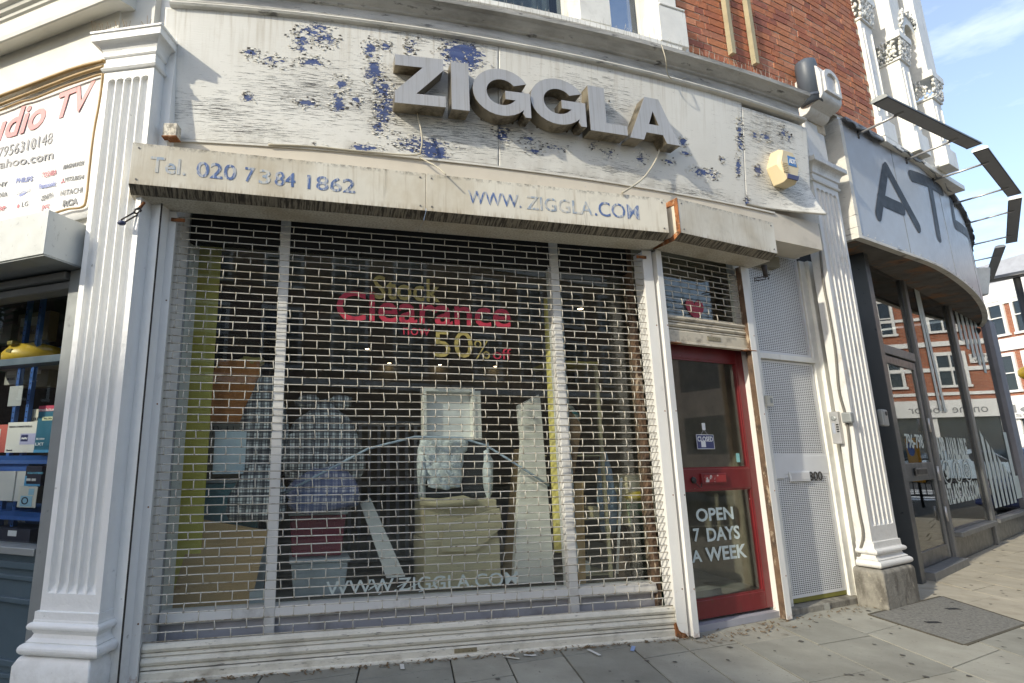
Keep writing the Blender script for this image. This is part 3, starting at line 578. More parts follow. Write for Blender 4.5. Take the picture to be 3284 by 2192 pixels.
# cables
def wire(name, pts, r, mt, label, cat='cable', group=None):
    m = MB(); pts = [Vector(p) for p in pts]; sm = []
    for i in range(len(pts) - 1):
        p0, p1, p2, p3 = pts[max(i - 1, 0)], pts[i], pts[i + 1], pts[min(i + 2, len(pts) - 1)]
        for k in range(6):
            s = k / 6; sm.append(.5 * ((2 * p1) + (p2 - p0) * s + (2 * p0 - 5 * p1 + 4 * p2 - p3) * s * s + (3 * p1 - p0 - 3 * p2 + p3) * s ** 3))
    sm.append(pts[-1]); m.tube(sm, r, 6); return m.build(name, mt, None, base=tuple(pts[0]), label=label, cat=cat, group=group)
def cw(x, y, off): q = onc(x, y, off); return cpt(q[0], off, q[1])
m_cable = mat('old cream cable', (.50, .46, .36), .6, var=.15, bump=0)
wire('cable', [cw(1338, 365, -.05), cw(1352, 430, -.07), cw(1350, 478, -.06), cw(1325, 498, -.03), cw(1150, 485, -.02), cw(1000, 470, -.02), cw(860, 464, -.02)], .006, m_cable, 'thin cream cable looping down from the letter Z along the fascia edge')
wire('cable', [cw(2115, 480, -.07), cw(2100, 520, -.09), cw(2060, 575, -.12), cw(1995, 620, -.16)], .0075, m_cable, 'cream cable hanging from the letter A to the shutter housing')
wire('cable', [cw(1345, 505, -.02), cw(1400, 535, -.1), cw(1430, 560, -.17)], .005, m_cable, 'short cream cable running down to the shutter housing under the letter Z')
wire('cable', [cw(2122, 145, -.21), cw(2135, 190, -.22), cw(2142, 240, -.15), cw(2165, 256, -.1), cw(2198, 250, -.1)], .004, m_cable, 'loose cream cable hanging over the cornice near the brick wall')
# alarm box
x_, z_ = onc(2538, 530, -.16); p = cpt(x_, 0); FA = Fr(p.x, p.y, math.degrees(math.atan(slope(x_))))
t = thing('alarm_box', 'hexagonal yellowed alarm box with blue badge on the fascia', 'alarm', FA, (0, -.03, z_))
m_yel = mat('yellowed plastic', (.72, .60, .38), .45, var=.05, bump=.05); hexp = lambda w, h: [(-w, 0), (-w * .55, h), (w * .55, h), (w, 0), (w * .55, -h), (-w * .55, -h)]
m = MB(); hx = hexp(.135, .155); n6 = 6; fr6 = [(u * .86, z * .86) for u, z in hx]
m.add([(u, -.03, z_ + z) for u, z in hx] + [(u, -.12, z_ + z) for u, z in hx] + [(u, -.15, z_ + z) for u, z in fr6], [(i, (i + 1) % 6, 6 + (i + 1) % 6, 6 + i) for i in range(6)] + [(6 + i, 6 + (i + 1) % 6, 12 + (i + 1) % 6, 12 + i) for i in range(6)] + [tuple(12 + i for i in range(6)), tuple(range(6))]); body = m.build('body', m_yel, t, bev=.006)
m = MB(); m.pd([(-.02, z_ + .0), (.085, z_ + .0), (.075, z_ + .09), (-.02, z_ + .09)], -.153, -.149); bdg = m.build('badge', mat('blue badge', (.06, .20, .48), .4, bump=0), t)
text_quad('badge_lettering', 'ADT', bdg, lambda s, q: (-.01 + .085 * s, -.1545, z_ + .022 + .045 * q), mat('white print', (.8, .8, .8), .5, bump=0), .03)
m = MB(); m.pd([(-.066, z_ - .132), (.066, z_ - .132), (.085, z_ - .09), (-.05, z_ - .09)], -.158, -.06); m.build('strobe_lens', mat('dark blue lens', (.035, .03, .11), .3, bump=.1), t)
for k in range(6):
    m = MB(); zz = z_ - .075 + k * .016; m.box(-.112 + abs(k - 3) * .004, -.035, -.156, -.149, zz, zz + .008); m.build('louvre', m_yel, t)

# ================================================================== SHUTTER HOUSINGS
def housing(fr, u0, u1, seams, name, label, ztop=3.128):
    t = thing(name, label, 'shutter box', fr, (u0, 0, 2.8)); edges = [u0] + seams + [u1]
    for a, b in zip(edges, edges[1:]):
        m = MB(); m.box(a + .0015, b - .0015, -.285, -.279, 2.853, ztop); m.build('front_panel', m_alu, t, bev=.002, seg=1)
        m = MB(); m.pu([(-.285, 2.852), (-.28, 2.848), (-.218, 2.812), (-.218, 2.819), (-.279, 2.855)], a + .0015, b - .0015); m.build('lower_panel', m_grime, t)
        m = MB(); m.pu([(-.217, 2.8115), (-.03, 2.806), (-.03, 2.812), (-.217, 2.8185)], a + .0015, b - .0015); m.build('soffit_panel', m_alu, t)
    m = MB(); m.pu([(-.279, ztop - .001), (.0, ztop - .001), (0, ztop - .008), (-.279, ztop - .008)], u0, u1); m.build('top_panel', m_alu, t)
    for k, a in enumerate((u0, u1)):
        m = MB(); m.pu([(-.278, ztop - .01), (-.278, 2.854), (-.216, 2.82), (-.03, 2.814), (.05, 2.814), (.05, ztop - .01)], a + (.002 if k == 0 else -.006), a + (.006 if k == 0 else -.002)); m.build('end_plate', m_alu, t)
    m = MB()
    for a, b in zip(edges, edges[1:]):
        for uu in (a + .04, b - .04):
            for zz in (ztop - .035, 2.885): m.lathe((uu, -.287, zz), [(.006, -.002), (.006, .002)], 8, 'd')
    m.build('screw', mat('dull screw', (.2, .19, .17), .5, metal=.5), t); return t
hA = housing(M, -.236, 3.487, [1.616], 'shutter_housing', 'long off white shutter housing with worn blue lettering above the main window')
hB = housing(D, -.117, 1.003, [], 'shutter_housing', 'shorter off white shutter housing with rusty edge above the red door')
m = MB(); m.pu([(-.288, 3.132), (-.255, 3.132), (-.255, 2.86), (-.288, 2.853)], -.1205, -.1165); m.pu([(-.255, 3.132), (-.05, 3.132), (-.05, 3.085), (-.255, 3.085)], -.1205, -.1165); m.pu([(-.288, 2.853), (-.22, 2.81), (-.03, 2.804), (-.03, 2.84), (-.2, 2.845), (-.262, 2.875)], -.1205, -.1165); m.build('rusty_edge', m_rust, hB)
dT = -.2868
for body, bl, br, h in (('Tel.', (478, 556), (594, 560), 51), ('020', (628, 567), (756, 581), 51), ('7', (784, 584), (815, 585), 47), ('84', (880, 594), (946, 603), 46), ('1862', (984, 606), (1138, 622), 46)):
    ptext('lettering', body, M, dT, bl, br, h, m_blue2 if body in ('Tel.',) else m_blue, hA, .012)
ptext('lettering', '3', M, dT, (829, 588), (866, 593), 46, m_blue2, hA, .012)
for body, bl, br, h in (('WWW.', (1501, 651), (1672, 668), 41), ('ZIGGLA', (1690, 671), (1901, 692), 43), ('.COM', (1908, 693), (2051, 705), 47)):
    ptext('lettering', body, M, dT, bl, br, h, m_blue2 if body == 'ZIGGLA' else m_blue, hA, .004)
# the padlock hanging under the near end of the housing, the hook under the far end
t = thing('hanging_padlock', 'rusty padlock hanging on a bar under the near end of the shutter housing', 'padlock', M, (-.21, -.2, 2.8)); m_iron = mat('dark rusty iron', (.06, .05, .045), .6, metal=.4, var=.3, bump=.3)
def pw(x, y, d): u, z = M.px(x, y, d); return (u, d, z)
m = MB(); m.tube([pw(462, 650, -.19), pw(448, 668, -.20)], .010, 8); m.build('staple', m_rust, t)
m = MB(); m.tube([pw(447, 668, -.2), pw(434, 673, -.22), pw(429, 684, -.22), pw(440, 686, -.2), pw(452, 676, -.2), pw(447, 668, -.2)], .007, 8); m.build('shackle', m_iron, t)
m = MB(); m.tube([pw(441, 690, -.2), pw(395, 716, -.22)], .005, 6); m.tube([pw(434, 680, -.22), pw(388, 706, -.24)], .005, 6); m.build('bar', m_iron, t)
m = MB(); a = pw(400, 706, -.23); m.ball(pw(390, 716, -.23), .026, .02, .015, 8, 6); m.build('lock_body', mat('blue grey lock', (.05, .06, .12), .5), t)
t = thing('hook_bracket', 'black iron hook under the far end of the shorter shutter housing', 'hook', D, (1.0, -.1, 2.8))
def dw(x, y, d): u, z = D.px(x, y, d); return (u, d, z)
m = MB(); m.tube([dw(2450, 852, -.12), dw(2456, 890, -.12)], [.022, .018], 8); m.build('stem', m_iron, t)
m = MB(); m.tube([dw(2456, 896, -.12), dw(2420, 902, -.14), dw(2420, 893, -.14), dw(2450, 888, -.12), dw(2468, 880, -.12), dw(2464, 896, -.12)], .0055, 6); m.build('hook', m_iron, t)
x_, z_ = onc(548, 418, -.1)
t = thing('small_junction_box', 'small cream electrical box low on the fascia beside the near pilaster', 'electrical box', W, tuple(cpt(x_, -.02, z_)))
m = MB(); c_ = cpt(x_, -.06, z_); m.box(c_.x - .045, c_.x + .045, c_.y - .05, c_.y + .02, z_ - .045, z_ + .045); m.build('box', m_alu, t, bev=.004)
m = MB(); m.box(c_.x - .048, c_.x + .048, c_.y - .053, c_.y + .02, z_ - .052, z_ - .0455); m.build('rotten_base', m_rust, t)

# ================================================================== ROLLING GRILLES
def grille(fr, u0, u1, zlo, zhi, pitch, step, label, slat_m, bar, phase=0, ragged=True):
    t = thing('rolling_grille', label, 'security grille', fr, (u0, 0, bar[0])); n = int((zhi - zlo) / pitch) + 1
    rows = []
    for k in range(n):
        z = zlo + k * pitch; a, b, c = (random.uniform(-.0045, .0045) for _ in range(3)); b *= .55; fn = lambda u, z=z, a=a, b=b, c=c: (random.uniform(-.0012, .0012) + a * math.sin(u * 2.1 + b * 900), z + b + c * math.sin(u * 1.7 + a * 800))
        rows.append(fn); m = MB(); ns = max(8, int((u1 - u0) / .12)); pts = []
        for i in range(ns + 1):
            u = u0 + (u1 - u0) * i / ns; dd, zz = fn(u); pts.append((u, dd, zz))
        m.tube(pts, .0036, 6); m.build('rod', random.choice(m_rods), t)
    lm = MB(); lm.tube([(0, -.003, -.004), (.001, -.006, .01), (0, -.0065, pitch * .5), (-.001, -.006, pitch - .01), (0, -.003, pitch + .004)], .0032, 6)
    nb = len(lm.f)
    for zz in (0, pitch): lm.tube([(-.0052, 0, zz), (.0052, 0, zz)], .0050, 7)
    lme = lm.mesh('link'); lme.materials.append(m_rod); lme.materials.append(m_ring)
    for i_, p_ in enumerate(lme.polygons): p_.material_index = 1 if i_ >= nb else 0
    links = []
    for k in range(n - 1):
        u = u0 + (.03 if (k + phase) % 2 else .03 + step / 2)
        while u < u1 - .01: links.append((u + random.uniform(-.006, .006), k)); u += step
    links.sort(key=lambda q: (fr.w(q[0], 0, zlo + q[1] * pitch) - CAM).length); rest_ = MB(); ring_ = MB()
    for i, (u, k) in enumerate(links):
        d0, za = rows[k](u); d1, zb = rows[k + 1](u); lean = random.uniform(-.08, .08) + (random.uniform(-.2, .05) if (u > 2.0 and k < 8) else 0)
        if i < 300: o = shared('link', lme, t, (u, d0, za), 0, 0, (1, 1, (zb - za) / pitch)); o.rotation_euler = (0, lean, 0)
        else:
            b0 = len(rest_.v); rest_.tube([(u, d0 - .003, za - .004), (u, d0 - .0065, (za + zb) / 2), (u - lean * pitch, d0 - .003, zb + .004)], .0032, 5)
            for zz in (za, zb): ring_.tube([(u - .0052, d0, zz), (u + .0052, d0, zz)], .0050, 6)
    if rest_.v: rest_.build('link_field', m_rod, t, kind='stuff'); ring_.build('link_rings', m_ring, t, kind='stuff')
    z = zlo - .006
    for k in range(2):                                 # two curved slats
        h = (zlo - .006 - bar[1]) / 2; z0 = z - h; pr = [(-.004, z), (-.018, z - h * .12), (-.024, z - h * .35), (-.018, z - h * .58), (-.004, z - h * .66), (-.010, z - h * .70), (-.014, z - h * .93), (-.002, z - h * .985), (.006, z - h * .985), (.006, z)]
        m = MB(); m.pu(pr, u0 + .003, u1 - .003); m.build('slat', slat_m, t); z = z0
    m = MB(); m.pu([(-.012, bar[1] - .003), (-.016, bar[1] - .012), (-.016, bar[0] + .02), (-.03, bar[0] + .014), (-.032, bar[0]), (.02, bar[0]), (.02, bar[1] - .003)], u0 + .002, u1 - .002); m.build('bottom_rail', slat_m, t)
    return t
gA = grille(M, .004, 3.432, .206, 2.80, .0495, .1795, 'large off white brick bond security grille covering the main shop window', m_slat, (-.006, .061))
u_, z_ = M.px(1494, 2091, -.02); m = MB(); m.box(u_ - .075, u_ + .075, -.0195, -.0158, .022, .048); o = m.build('maker_plate', mat('brass maker plate', (.32, .27, .17), .5, metal=.4, layers=[((.06, .05, .04), 60, (1, 1, 1), .55, .62, .8)]), gA, bev=.002)
gB = grille(D, -.055, .905, 2.305, 2.80, .0478, .195, 'small half raised cream security grille above the red door', m_dslat, (2.075, 2.185), 1)
m = MB(); m.box(.40, .55, -.0205, -.0158, 2.125, 2.16); m.build('maker_plate', bpy.data.materials['brass maker plate'], gB, bev=.002)
for a, b in ((-.05, .06), (.80, .93)): m = MB(); m.box(a, b, -.052, .0, 2.068, 2.0745); m.build('bent_flange', m_rust, gB)
for nm, fr, u0, u1, lab in (('a', M, -.086, .002, 'white vertical grille guide rail beside the near pilaster'), ('b', M, 3.413, 3.497, 'white grille guide rail with a torn rusty foot between main window and red door'), ('c', D, -.12, -.062, 'narrow white guide rail with peeling foot at the hinge side of the red door'), ('d', D, .868, .936, 'white guide rail between the red door and the white mesh door')):
    t = thing('guide_rail', lab, 'guide rail', fr, (u0, 0, 0), group='grille guide rails')
    zb = .012 if nm != 'b' else .10
    m = MB(); m.box(u0, u1, -.05, -.046, zb, 2.80); m.build('face', m_rail, t, bev=.0015, seg=1)
    m = MB(); m.box(u0, u0 + .004, -.046, .09 if nm == 'a' else .0, zb, 2.80) if nm in 'ad' else m.box(u0 + .02, u0 + .024, -.046, .09, zb, 2.80); m.build('inner_web', m_rot if nm == 'd' else m_rail, t)
    m = MB(); m.box(u1 - .004, u1, -.046, .09, zb, 2.80); m.build('outer_web', m_rail, t)
    if nm == 'b':
        m = MB(); m.add([(u0 + .02, -.049, .0), (u1, -.049, .01), (u1, -.049, .10), (u0, -.049, .10), (u0 + .012, -.049, .06), (u0 + .03, -.049, .045), (u0 + .062, -.049, .035)], [(4, 3, 2), (5, 4, 2), (6, 5, 2), (6, 2, 1)]); m.build('torn_foot', m_rail, t); m = MB(); m.box(u0 + .005, u1 - .002, -.03, .06, -.005, .1); m.build('rusted_foot', m_rust, t)
    if nm in 'ab':
        m = MB(); zz = 2.74; uu = u1 if nm == 'a' else u0; m.box(uu - .055 if nm == 'b' else uu - .03, uu + .03 if nm == 'b' else uu + .055, -.06, -.051, zz - .012, zz + .012); m.build('guide_tongue', m_rust, t, bev=.003)
    m = MB()
    for zz in (.32, .95, 1.55, 2.2): m.lathe((u0 + (u1 - u0) * .8, -.0505, zz), [(.005, -.001), (.005, .001)], 8, 'd')
    m.build('rivet', m_rust, t)
m = MB(); m.box(3.498, 3.57, -.01, .12, 0, 2.82); m.build('timber_post', m_brown, None, fr=M, base=(3.53, .05, 0), label='dark brown filler standing in for the shaded gap between the two grille guide rails', cat='post')  # dark brown box painted as the shade in the gap between the rails
m = MB(); m.box(-.26, -.088, -.02, .3, 0, 2.9); m.build('timber_post', mat('cream painted timber', (.74, .69, .55), .55, var=.08, layers=[(GR, 6, (1, 1, .3), .56, .72, .5)]), None, fr=M, base=(-.14, .1, 0), label='white painted timber post between near pilaster and grille rail', cat='post')
# ================================================================== MAIN SHOP WINDOW
GD = .20                                               # depth of the glass
t = thing('shop_window', 'white framed shop window with three panes and sale lettering behind the grille', 'shop window', M, (1.7, GD, 0)); win = t
m_wframe = mat('white window frame paint', (.72, .71, .68), .45, var=.03, layers=[(GR, 5, (1, 1, 1), .55, .8, .45)], bump=.15, bs=25)
for u0, u1 in ((.66, .728), (2.735, 2.803)):
    m = MB(); m.box(u0, u1, GD - .05, GD + .04, .03, 2.9); m.build('mullion', m_wframe, t, bev=.004)
m = MB(); m.box(.012, .055, GD - .02, GD + .03, .02, 2.9); m.build('stile', m_zinc, t, bev=.004); m = MB(); m.box(3.425, 3.46, GD - .05, GD + .05, .02, 2.9); m.build('stile', m_rot, t, bev=.004)
for a, b in ((.055, .66), (.728, 2.735), (2.803, 3.425)):
    m = MB(); m.pu([(GD - .045, .25), (GD - .055, .262), (GD - .04, .318), (GD + .03, .325), (GD + .03, .25)], a, b); m.build('sill_rail', m_wframe, t)
    m = MB(); m.box(a, b, GD - .01, GD + .06, .0, .25); m.build('stall_riser', mat('lilac grey panel', (.42, .42, .46), .5, layers=[(GR, 4, (1, 1, 1), .5, .75, .6)]), t)
    m = MB(); m.box(a, b, GD - .03, GD + .05, 2.685, 2.95); m.build('void_board', m_dark, t)  # near-black board standing in for the shaded void behind the housing
    m = MB(); m.box(a, b, GD, GD + .006, .315, 2.69); pn = m.build('pane', m_glass, t)
    if a > .7 and a < 1: main_pane = pn
tp = main_pane; dG = GD - .004
ptext('lettering', 'Stock', M, dG, (1197, 962), (1412, 968), 76, m_ggold, tp, .01)
ptext('lettering', 'Clearance', M, dG, (1077, 1034), (1639, 1052), 100, m_gred, tp, .015)
ptext('lettering', 'now', M, dG, (1293, 1074), (1379, 1078), 23, m_gred, tp, .0)
ptext('lettering', '50', M, dG, (1392, 1146), (1517, 1150), 86, m_ggold, tp, .0)
ptext('lettering', '%', M, dG, (1522, 1152), (1572, 1152), 60, m_ggold, tp, -.008)
ptext('lettering', 'off', M, dG, (1582, 1153), (1640, 1154), 35, m_gred, tp, .0)
ptext('lettering', 'WWW.ZIGGLA.COM', M, dG, (1045, 1911), (1661, 1877), 46, m_gpale, tp, .006)
m = MB()
for k in range(9):                                     # torn tape and smears low on the glass
    uu = random.uniform(1.2, 1.9); zz = random.uniform(.33, .40); a = random.uniform(-.3, .6); l = random.uniform(.03, .1); m.add([(uu, dG, zz), (uu + l, dG, zz + a * l), (uu + l, dG, zz + a * l + .006), (uu, dG, zz + .006)], [(0, 1, 2, 3)])
m.build('torn_tape', m_gpale, tp)

# ------------------------------------------------------------------ the room behind
m_room = mat('dim shop plaster', (.24, .22, .165), .9, var=.25); m_floor = mat('grey shop floor', (.30, .30, .27), .6, var=.15)
def room(nm, u0, u1, d0, d1, z0, z1, mt):
    m = MB(); m.box(u0, u1, d0, d1, z0, z1); return m.build(nm, mt, None, fr=M, base=(u0, d0, z0), kind='structure')
room('shop_floor', -.05, 5.1, .31, 6.3, -.05, .045, m_floor); room('shop_ceiling', -.05, 5.1, .31, 6.3, 2.9, 3.0, m_room); room('shop_back_wall', -.05, 5.1, 6.3, 6.4, .0, 3.0, m_room)
room('shop_right_wall', 5.0, 5.1, .5, 6.3, .0, 3.0, m_room)
m_yelw = mat('yellow painted wall', (.60, .53, .10), .6, var=.06); room('shop_left_wall', -.03, .06, .235, 6.3, .0, 3.0, m_yelw)
room('display_platform', .08, 3.38, .30, 1.25, .05, .27, mat('worn display platform', (.16, .14, .11), .8))
m = MB(); m.box(.066, .235, .40, .42, .27, 2.86); m.build('yellow_panel_board', m_yelw, None, fr=M, base=(.12, .41, .27), label='tall yellow board added to widen the dim yellow wall at the near end of the window', cat='board')  # added board facing out so the dim yellow side wall reads wider
# a dark screen of shelving and a slatted rack behind the goods
t = thing('slatted_rack', 'grey slatted rack standing deep inside the shop behind the goods', 'rack', M, (1.75, 1.5, .05))
for k in range(12):
    m = MB(); uu = 1.32 + k * .088; m.box(uu, uu + .03, 1.5, 1.52, .3, 1.55); m.build('slat', mat('grey slat paint', (.30, .30, .30), .5) if k == 0 else bpy.data.materials['grey slat paint'], t)
for zz in (.3, .95, 1.5): m = MB(); m.box(1.3, 2.42, 1.521, 1.54, zz, zz + .05); m.build('rail', bpy.data.materials['grey slat paint'], t)
spots = [((1178, 1119), 'small lit ceiling spotlight nearest the front, below the word in red'), ((1243, 1170), 'small lit ceiling spotlight in the middle of the dark shop'), ((1400, 1176), 'small lit ceiling spotlight under the gold figures'), ((1470, 1225), 'small lit ceiling spotlight furthest back, above the white display box'), ((1861, 990), 'small lit ceiling spotlight seen through the third pane')]
m_spot = emit('warm spot lamp', (1, .74, .45), 9.0)
for (x, y), lab in spots:
    p = gnd(x, y, 2.885) - M.o; uu, dd = p.dot(M.r), min(p.dot(M.n), 6.2); t = thing('ceiling_spotlight', lab, 'spotlight', M, (uu, dd, 2.885), group='ceiling spotlights in the shop')
    m = MB(); m.lathe((uu, dd, 2.885), [(.05, .012), (.05, 0), (.04, -.006)], 12); m.build('bezel', m_steel, t); m = MB(); m.lathe((uu, dd, 2.877), [(.034, .004), (.03, 0)], 12); m.build('lamp', m_spot, t)
# ------------------------------------------------------------------ goods in the window (pixel positions on planes just behind the glass)
def up_(x, y, d): u, z = M.px(x, y, d); return u, z
def slab_poly(name, pts, d, th, mt, label, cat, lean=0, group=None, rough=None):
    q = [up_(x, y, d) for x, y in pts]; zb = min(z for _, z in q); m = MB(); n = len(q)
    m.add([(u, d + lean * (z - zb), z) for u, z in q] + [(u, d + th + lean * (z - zb), z) for u, z in q], [tuple(range(n)), tuple(range(n, 2 * n))] + [(i, (i + 1) % n, n + (i + 1) % n, n + i) for i in range(n)])
    uc = sum(u for u, _ in q) / n; return m.build(name, mt, None, fr=M, base=(uc, d + th / 2, zb), label=label, cat=cat, group=group)
m_card = mat('brown cardboard', (.50, .34, .16), .85, var=.08, vs=3, bump=.1); m_card2 = mat('pale corrugated cardboard', (.60, .53, .34), .85, var=.06, bump=.5, bs=60, bstretch=(.3, 1, 5)); m_wboard = mat('white laminate', (.84, .83, .77), .5, var=.04)
slab_poly('cardboard_sheet', [(540, 1955), (622, 1668), (858, 1706), (803, 1945)], .36, .03, m_card, 'large brown cardboard sheet leaning low behind the first pane', 'cardboard', .12)
slab_poly('brochure_box', [(800, 1900), (880, 1885), (876, 1945), (798, 1950)], .335, .02, mat('pale blue grey carton', (.42, .48, .52), .5), 'small pale carton lying beside the cardboard sheet', 'carton')
def bag(name, cx, z0, d, w, dp, h, mt, label, cat, knot=True, seed=1, group=None, lump=.05):
    random.seed(seed); m = MB(); nu, nv = 28, 18; rows = []; ph = [random.uniform(0, 6) for _ in range(6)]
    for j in range(nv + 1):
        s = j / nv; prof = (math.sin(math.pi * min(1, s * .62 + .22)) ** .55) * (1 - .45 * s ** 2.4)
        if knot and s > .82: prof *= 1 - (s - .82) * 3.2
        if j == 0: prof *= .80
        row = []
        for k in range(nu):
            a = 2 * math.pi * k / nu; cu = math.copysign(abs(math.cos(a)) ** .75, math.cos(a)); sd_ = math.copysign(abs(math.sin(a)) ** .75, math.sin(a))
            q = prof * (1 + lump * math.sin(a * 3 + ph[0] + 5 * s) + lump * .8 * math.sin(a * 7 + ph[1] - 9 * s) + lump * .5 * math.sin(a * 13 + ph[2] + 17 * s))
            row.append((cx + cu * w / 2 * q, d + sd_ * dp / 2 * q, z0 + h * s + .02 * math.sin(a * 2 + ph[3])))
        rows.append(row + [row[0]])
    m.grid(rows); m.f.append([k for k in range(nu)]); m.f.append([nv * (nu + 1) + k for k in range(nu)])
    if knot:
        for q in (-1, 1): m.ball((cx + q * w * .20, d, z0 + h * 1.0), w * .16, dp * .14, h * .09, 10, 6, .2)
    o = m.build(name, mt, None, fr=M, base=(cx, d, z0), label=label, cat=cat, group=group); random.seed(seed + 99); return o
def check_mat(name, a, b, sc):
    m = mat(name, a, .55, var=.05, bump=.25, bs=12, bdist=.02); t = m.node_tree; lk = t.links.new; bs = t.nodes['Principled BSDF']; old = bs.inputs['Base Color'].links[0].from_socket
    tcn = nd(t, 'ShaderNodeTexCoord'); out = old
    for ax, s2, th in (('X', sc, .55), ('Z', sc * .8, .6), ('X', sc * 2.6, .8), ('Z', sc * 2.3, .82)):
        w = nd(t, 'ShaderNodeTexWave'); w.bands_direction = ax; w.inputs['Scale'].default_value = s2; w.inputs['Distortion'].default_value = 2.2; w.inputs['Detail'].default_value = 1; w.inputs['Detail Scale'].default_value = .6; lk(tcn.outputs['Object'], w.inputs[0])
        r = nd(t, 'ShaderNodeMapRange'); r.inputs[1].default_value = th; r.inputs[2].default_value = th + .06; r.inputs[4].default_value = .7; lk(w.outputs['Fac'], r.inputs[0]); x = nd(t, 'ShaderNodeMix'); x.data_type = 'RGBA'; lk(r.outputs[0], x.inputs['Factor']); lk(out, x.inputs['A']); x.inputs['B'].default_value = (*b, 1); out = x.outputs['Result']
    lk(out, bs.inputs['Base Color']); return m
m_check = check_mat('checked laundry bag', (.82, .85, .82), (.03, .035, .05), 5.5); m_check2 = check_mat('lilac checked laundry bag', (.78, .74, .78), (.12, .15, .30), 5)
m_tealbox = mat('translucent teal plastic', (.14, .30, .33), .3, var=.05); m_clear = mat('cloudy plastic', (.45, .50, .52), .35, var=.15, vs=6)
def tote(u0, u1, d0, d1, z0, z1, mt, lidm, label):
    t = thing('storage_tote', label, 'plastic box', M, ((u0 + u1) / 2, (d0 + d1) / 2, z0)); s = .025; m = MB(); m.hexa([(u0 + s, d0 + s, z0), (u1 - s, d0 + s, z0), (u0 + s, d1 - s, z0), (u1 - s, d1 - s, z0), (u0, d0, z1), (u1, d0, z1), (u0, d1, z1), (u1, d1, z1)]); m.build('body', mt, t, bev=.012)
    m = MB(); m.box(u0 - .012, u1 + .012, d0 - .012, d1 + .012, z1, z1 + .03); m.build('lid', lidm, t, bev=.008); return t
tote(.16, .66, .56, .90, .27, .66, m_clear, m_clear, 'cloudy plastic tote at the foot of the first pane behind the cardboard')
tote(.16, .60, .57, .88, .695, 1.05, m_tealbox, m_clear, 'teal translucent tote standing on the cloudy one in the first pane')
bx = MB(); bx.box(.20, .55, .60, .86, 1.085, 1.47); o = bx.build('carton', mat('grey printed carton', (.30, .29, .24), .8), None, fr=M, base=(.38, .73, 1.085), label='grey carton with small black drawings under the orange paper bag', cat='carton', bev=.004)
m = MB()
for k in range(6):
    uu = .235 + k * .05; m.tube([(uu, .597, 1.39), (uu + random.uniform(-.02, .02), .597, 1.45)], .003, 5); m.tube([(uu - .012, .597, 1.41 + .01 * (k % 3)), (uu + .014, .597, 1.43)], .003, 5)
m.build('printed_drawing', m_black, o)
a, b = up_(690, 1384, .5); c, d_ = up_(784, 1520, .5); m = MB(); m.box(a, c, .50, .504, d_, b); m.build('poster_sheet', mat('pale blue poster', (.74, .86, .90), .6, layers=[((.36, .58, .70), 7, (1, 1, 1), .5, .7, .7)]), None, fr=M, base=(a, .5, d_), label='pale blue printed sheet taped in front of the totes', cat='poster')
m_orange = mat('orange paper', (.66, .25, .055), .7, var=.12, vs=9, bump=.5, bs=9, bdist=.03)
q = [up_(x, y, .7) for x, y in ((632, 1308), (650, 1240), (700, 1165), (826, 1160), (826, 1310))]; t = thing('paper_bag', 'crumpled orange paper bag with yellow tissue on top of the grey carton', 'paper bag', M, (.42, .72, 1.475))
m = MB(); rows = []; zb, zt = 1.475, max(z for _, z in q)
for j in range(13):
    s = j / 12; ul = q[0][0] + (q[2][0] - q[0][0]) * s ** 1.1; ur = q[4][0]; z = zb + (zt - zb) * s; th = .11 * (1 - .6 * s)
    f = [(ul + (ur - ul) * k / 12, .72 - th + .012 * math.sin(k * 1.7 + s * 9), z + (.012 * math.sin(k * 2.3) if j == 12 else 0)) for k in range(13)]; bck = [(ur - (ur - ul) * k / 12, .72 + th, z) for k in range(13)]; rows.append(f + bck + [f[0]])
m.grid(rows); m.build('bag', m_orange, t); m = MB(); m.ball((.47, .72, zt), .11, .05, .035, 12, 6, .35); m.build('tissue', mat('yellow tissue', (.60, .50, .15), .8, bump=.4, bs=15), t)
bag('laundry_bag', .60, 1.09, .62, .38, .28, .72, m_check, 'tall pale checked laundry bag partly hidden by the first mullion', 'bag', False, 3); bag('laundry_bag', .58, .80, .47, .42, .22, .36, m_check, 'small slumped checked bag below the tall one by the first mullion', 'bag', False, 5)
bag('laundry_bag', 1.03, 1.02, .62, .62, .34, .62, m_check, 'grey checked laundry bag with a raised knotted corner in the middle pane', 'bag', True, 8); bag('laundry_bag', 1.04, .855, .48, .54, .24, .30, m_check2, 'lilac striped laundry bag lying below the grey checked one', 'bag', False, 11)
tote(.82, 1.22, .50, .86, .27, .50, m_clear, m_clear, 'cloudy plastic tote of clothes at the foot of the middle pane'); tote(.80, 1.20, .52, .86, .535, .82, mat('dark red plastic', (.20, .03, .05), .4), m_clear, 'dark red tote stacked under the lilac laundry bag')
slab_poly('white_board', [(1240, 1855), (1160, 1620), (1193, 1600), (1300, 1850)], .60, .03, m_wboard, 'narrow white board leaning left of the boxes in the middle pane', 'board', .15)
